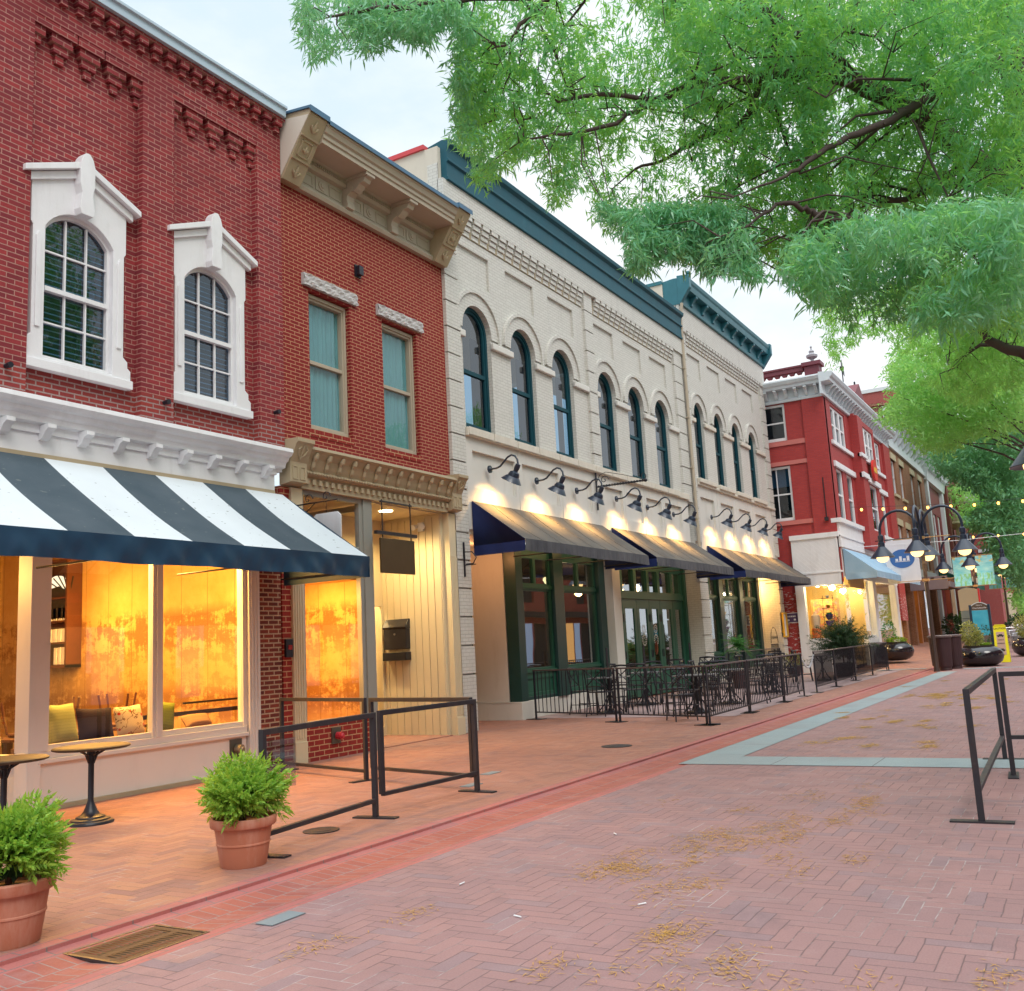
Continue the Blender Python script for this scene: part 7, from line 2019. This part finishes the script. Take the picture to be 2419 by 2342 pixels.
for Q, rs in list(limbs[1:]):          # side branches sweeping out and drooping
    for i in range(3, len(Q), 3):
        if rs[i] > .12: continue
        dv = (Q[i] - Q[i - 1]).normalized()
        for _ in range(2):
            d = (dv * .5 + Vector((random.gauss(0, .8), random.gauss(0, .8), random.gauss(-.05, .35)))).normalized(); ln = random.uniform(.8, 2.0)
            pts = [Q[i] + d * ln * u + Vector((random.gauss(0, .04), random.gauss(0, .04), .12 * math.sin(PI * u) - .35 * u * u)) for u in (0, .25, .5, .75, 1)]
            if pts[-1].y < 8.8 and pts[-1].z > 4.2: limbs.append((pts, [min(rs[i] * .5, .03) * (1 - .85 * u) for u in (0, .25, .5, .75, 1)]))
Qs = [q for l in limbs[1:] for q in l[0]]
main = [(700, -20), (702, 60), (722, 100), (745, 138), (775, 120), (800, 95), (835, 115), (868, 145), (885, 150), (905, 95), (945, 75), (985, 105), (1010, 100), (1035, 60), (1062, 45), (1085, 55), (1100, 35), (1135, 60), (1100, 105), (1085, 118), (1112, 160), (1120, 215), (1128, 270), (1150, 300), (1135, 340), (1100, 330), (1078, 335), (1108, 370), (1125, 420), (1140, 440),
        (1180, 400), (1215, 375), (1260, 360), (1285, 400), (1300, 460), (1310, 495), (1340, 450), (1390, 440), (1400, 470), (1395, 520), (1420, 530), (1440, 555), (1480, 560), (1500, 640), (1520, 640), (1530, 590), (1580, 590), (1620, 615), (1660, 600), (1700, 610), (1740, 635), (1785, 645), (1790, 590),
        (1815, 590), (1850, 640), (1900, 640), (1950, 700), (2000, 740), (2060, 720), (2130, 760), (2250, 800), (2430, 800), (2430, -20)]
tl = [p for p in main[:27]] + [(1085, -20)]
G1 = scatter(tl, 11.2, 13.0, 560, rng, .9, -.08)
G2 = scatter([(1085, -20)] + main[26:56] + [(1950, 640), (1950, -20)], 11.2, 14.8, 2900, rng, .62, -.08)
G3 = scatter([(1900, -20), (1900, 640), (1950, 700), (2060, 720), (2250, 780), (2430, 780), (2430, -20)], 11.2, 16.5, 3000, rng, .6, -.08)
low = [(1880, 560), (1850, 640), (1930, 700), (2000, 760), (2080, 735), (2160, 770), (2240, 760), (2350, 740), (2430, 700), (2430, 470), (2300, 480), (2150, 500), (2000, 520)]
G4 = scatter(low, 8.8, 11.6, 760, rng, .8, .0)
low2 = [(1500, 560), (1490, 600), (1510, 650), (1540, 600), (1600, 605), (1680, 640), (1740, 640), (1790, 660), (1780, 600), (1760, 500), (1600, 470), (1480, 500), (1400, 470)]
G5 = scatter(low2, 9.3, 11.2, 420, rng, .8, .0)
G6 = scatter([(1930, 700), (1950, 800), (1975, 870), (2000, 820), (2040, 800), (2110, 800), (2160, 900), (2300, 950), (2430, 900), (2430, 640), (2250, 640), (2050, 690)], 15, 21, 1300, rng, .6, -.02)
G7 = scatter([(1150, -700), (2900, -700), (2900, 300), (2440, 300), (2440, -25), (1150, -25)], 11.5, 18, 2000, rng, .5, -.1)
crown1 = leaves_obj('crown', np.concatenate([G1, G4[::2], G5]), None, rng, 17, .118, .0235, .27, .8, M['leafC'], TR)
leaves_obj('crown', np.concatenate([G2[::2], G3[::2], G4[1::2]]), None, rng, 17, .118, .0235, .27, .8, M['leafA'], TR)
leaves_obj('crown', np.concatenate([G2[1::2], G3[1::2], G6, G7]), None, rng, 17, .118, .0235, .27, .7, M['leafB'], TR)
allc = np.concatenate([G1, G2, G3, G4, G5, G6])
keep = []
for k, (Q, rs) in enumerate(limbs):
    if k >= NMAIN:
        e = np.array(tuple(Q[-1])); e2 = np.array(tuple(Q[2]))
        if ((allc - e) ** 2).sum(1).min() > .03 or ((allc - e2) ** 2).sum(1).min() > .3: continue
    keep.append((Q, rs))
m = MB()
for Q, rs in keep: m.tube(Q, rs, 9)
Qs = [q for l in keep[1:] for q in l[0]]
qa = np.array([tuple(q) for q in Qs])
used = {}
order = rng.permutation(len(allc))
for i in order[:2600]:
    p = allc[i]; dd = ((qa - p) ** 2).sum(1); j = int(dd.argmin())
    if dd[j] > 1.1 or used.get(j, 0) > 1: continue
    used[j] = used.get(j, 0) + 1
    a, b = Vector(qa[j]), Vector(p)
    mid = (a + b) / 2 + Vector((random.gauss(0, .1), random.gauss(0, .1), .10))
    m.tube([a, mid, b], [.010, .007, .003], 4, False)
part('trunk', m, M['bark'], TR, 60)


def far_tree(lab, base, h, regs, mat, L_, w):
    t = thing('oak_tree', lab, 'tree', base, 0, 'trees farther along the street', world=True)
    cs = []
    for poly, d0, d1, n, thr in regs: cs.append(scatter(poly, d0, d1, n, rng, .35, thr))
    c = np.concatenate(cs)
    leaves_obj('crown', c, None, rng, 16, L_, w, L_ * 4.2, .3, mat, t)
    m = MB(); b = Vector(base)
    top = b + Vector((0, 0, h)); m.tube([b, b + Vector((.1, .1, h * .5)), top], [.28, .2, .1], 9)
    for i in range(0, len(c), max(1, len(c) // 16)):
        s_ = b + Vector((0, 0, h * random.uniform(.45, .95))); p = Vector(c[i]); md = (s_ + p) / 2 + Vector((0, 0, .4)); m.tube([s_, md, p], [.05, .03, .008], 5, False)
    part('trunk', m, M['bark'], t, 60)
M['leafD'] = leafmat('far leaf yellow green', (.16, .46, .12), (.36, .70, .24), (.50, .86, .20), .4, .55)
M['leafE'] = leafmat('far leaf blue green', (.12, .38, .18), (.22, .50, .26), (.28, .56, .18), .4, .45)
far_tree('yellow green tree beyond the big one, over the corner building', (31, -1.2, 0), 6.5,
         [([(2140, 780), (2108, 850), (2105, 905), (2130, 920), (2085, 985), (2100, 1005), (2150, 1000), (2170, 1050), (2230, 1065), (2300, 1030), (2430, 1010), (2430, 760), (2250, 740)], 27, 33, 1900, -.15)], M['leafD'], .17, .05)
far_tree('blue green tree behind the street lamps at the right', (68, -1.5, zg(68, 0)), 7,
         [([(2220, 1040), (2205, 1085), (2235, 1120), (2300, 1150), (2350, 1190), (2300, 1215), (2290, 1235), (2330, 1250), (2350, 1330), (2430, 1400), (2430, 960), (2330, 980), (2270, 1000)], 60, 70, 2100, -.25)], M['leafE'], .32, .11)
far_tree('small green tree lowest at the right, beyond the last banner', (84, -1.0, zg(84, 0)), 6,
         [([(2330, 1240), (2360, 1290), (2400, 1330), (2400, 1420), (2430, 1460), (2430, 1200), (2350, 1200)], 74, 84, 500, -.2), ([(2240, 1150), (2260, 1215), (2300, 1240), (2350, 1250), (2360, 1150)], 76, 86, 220, .0)], M['leafD'], .36, .13)
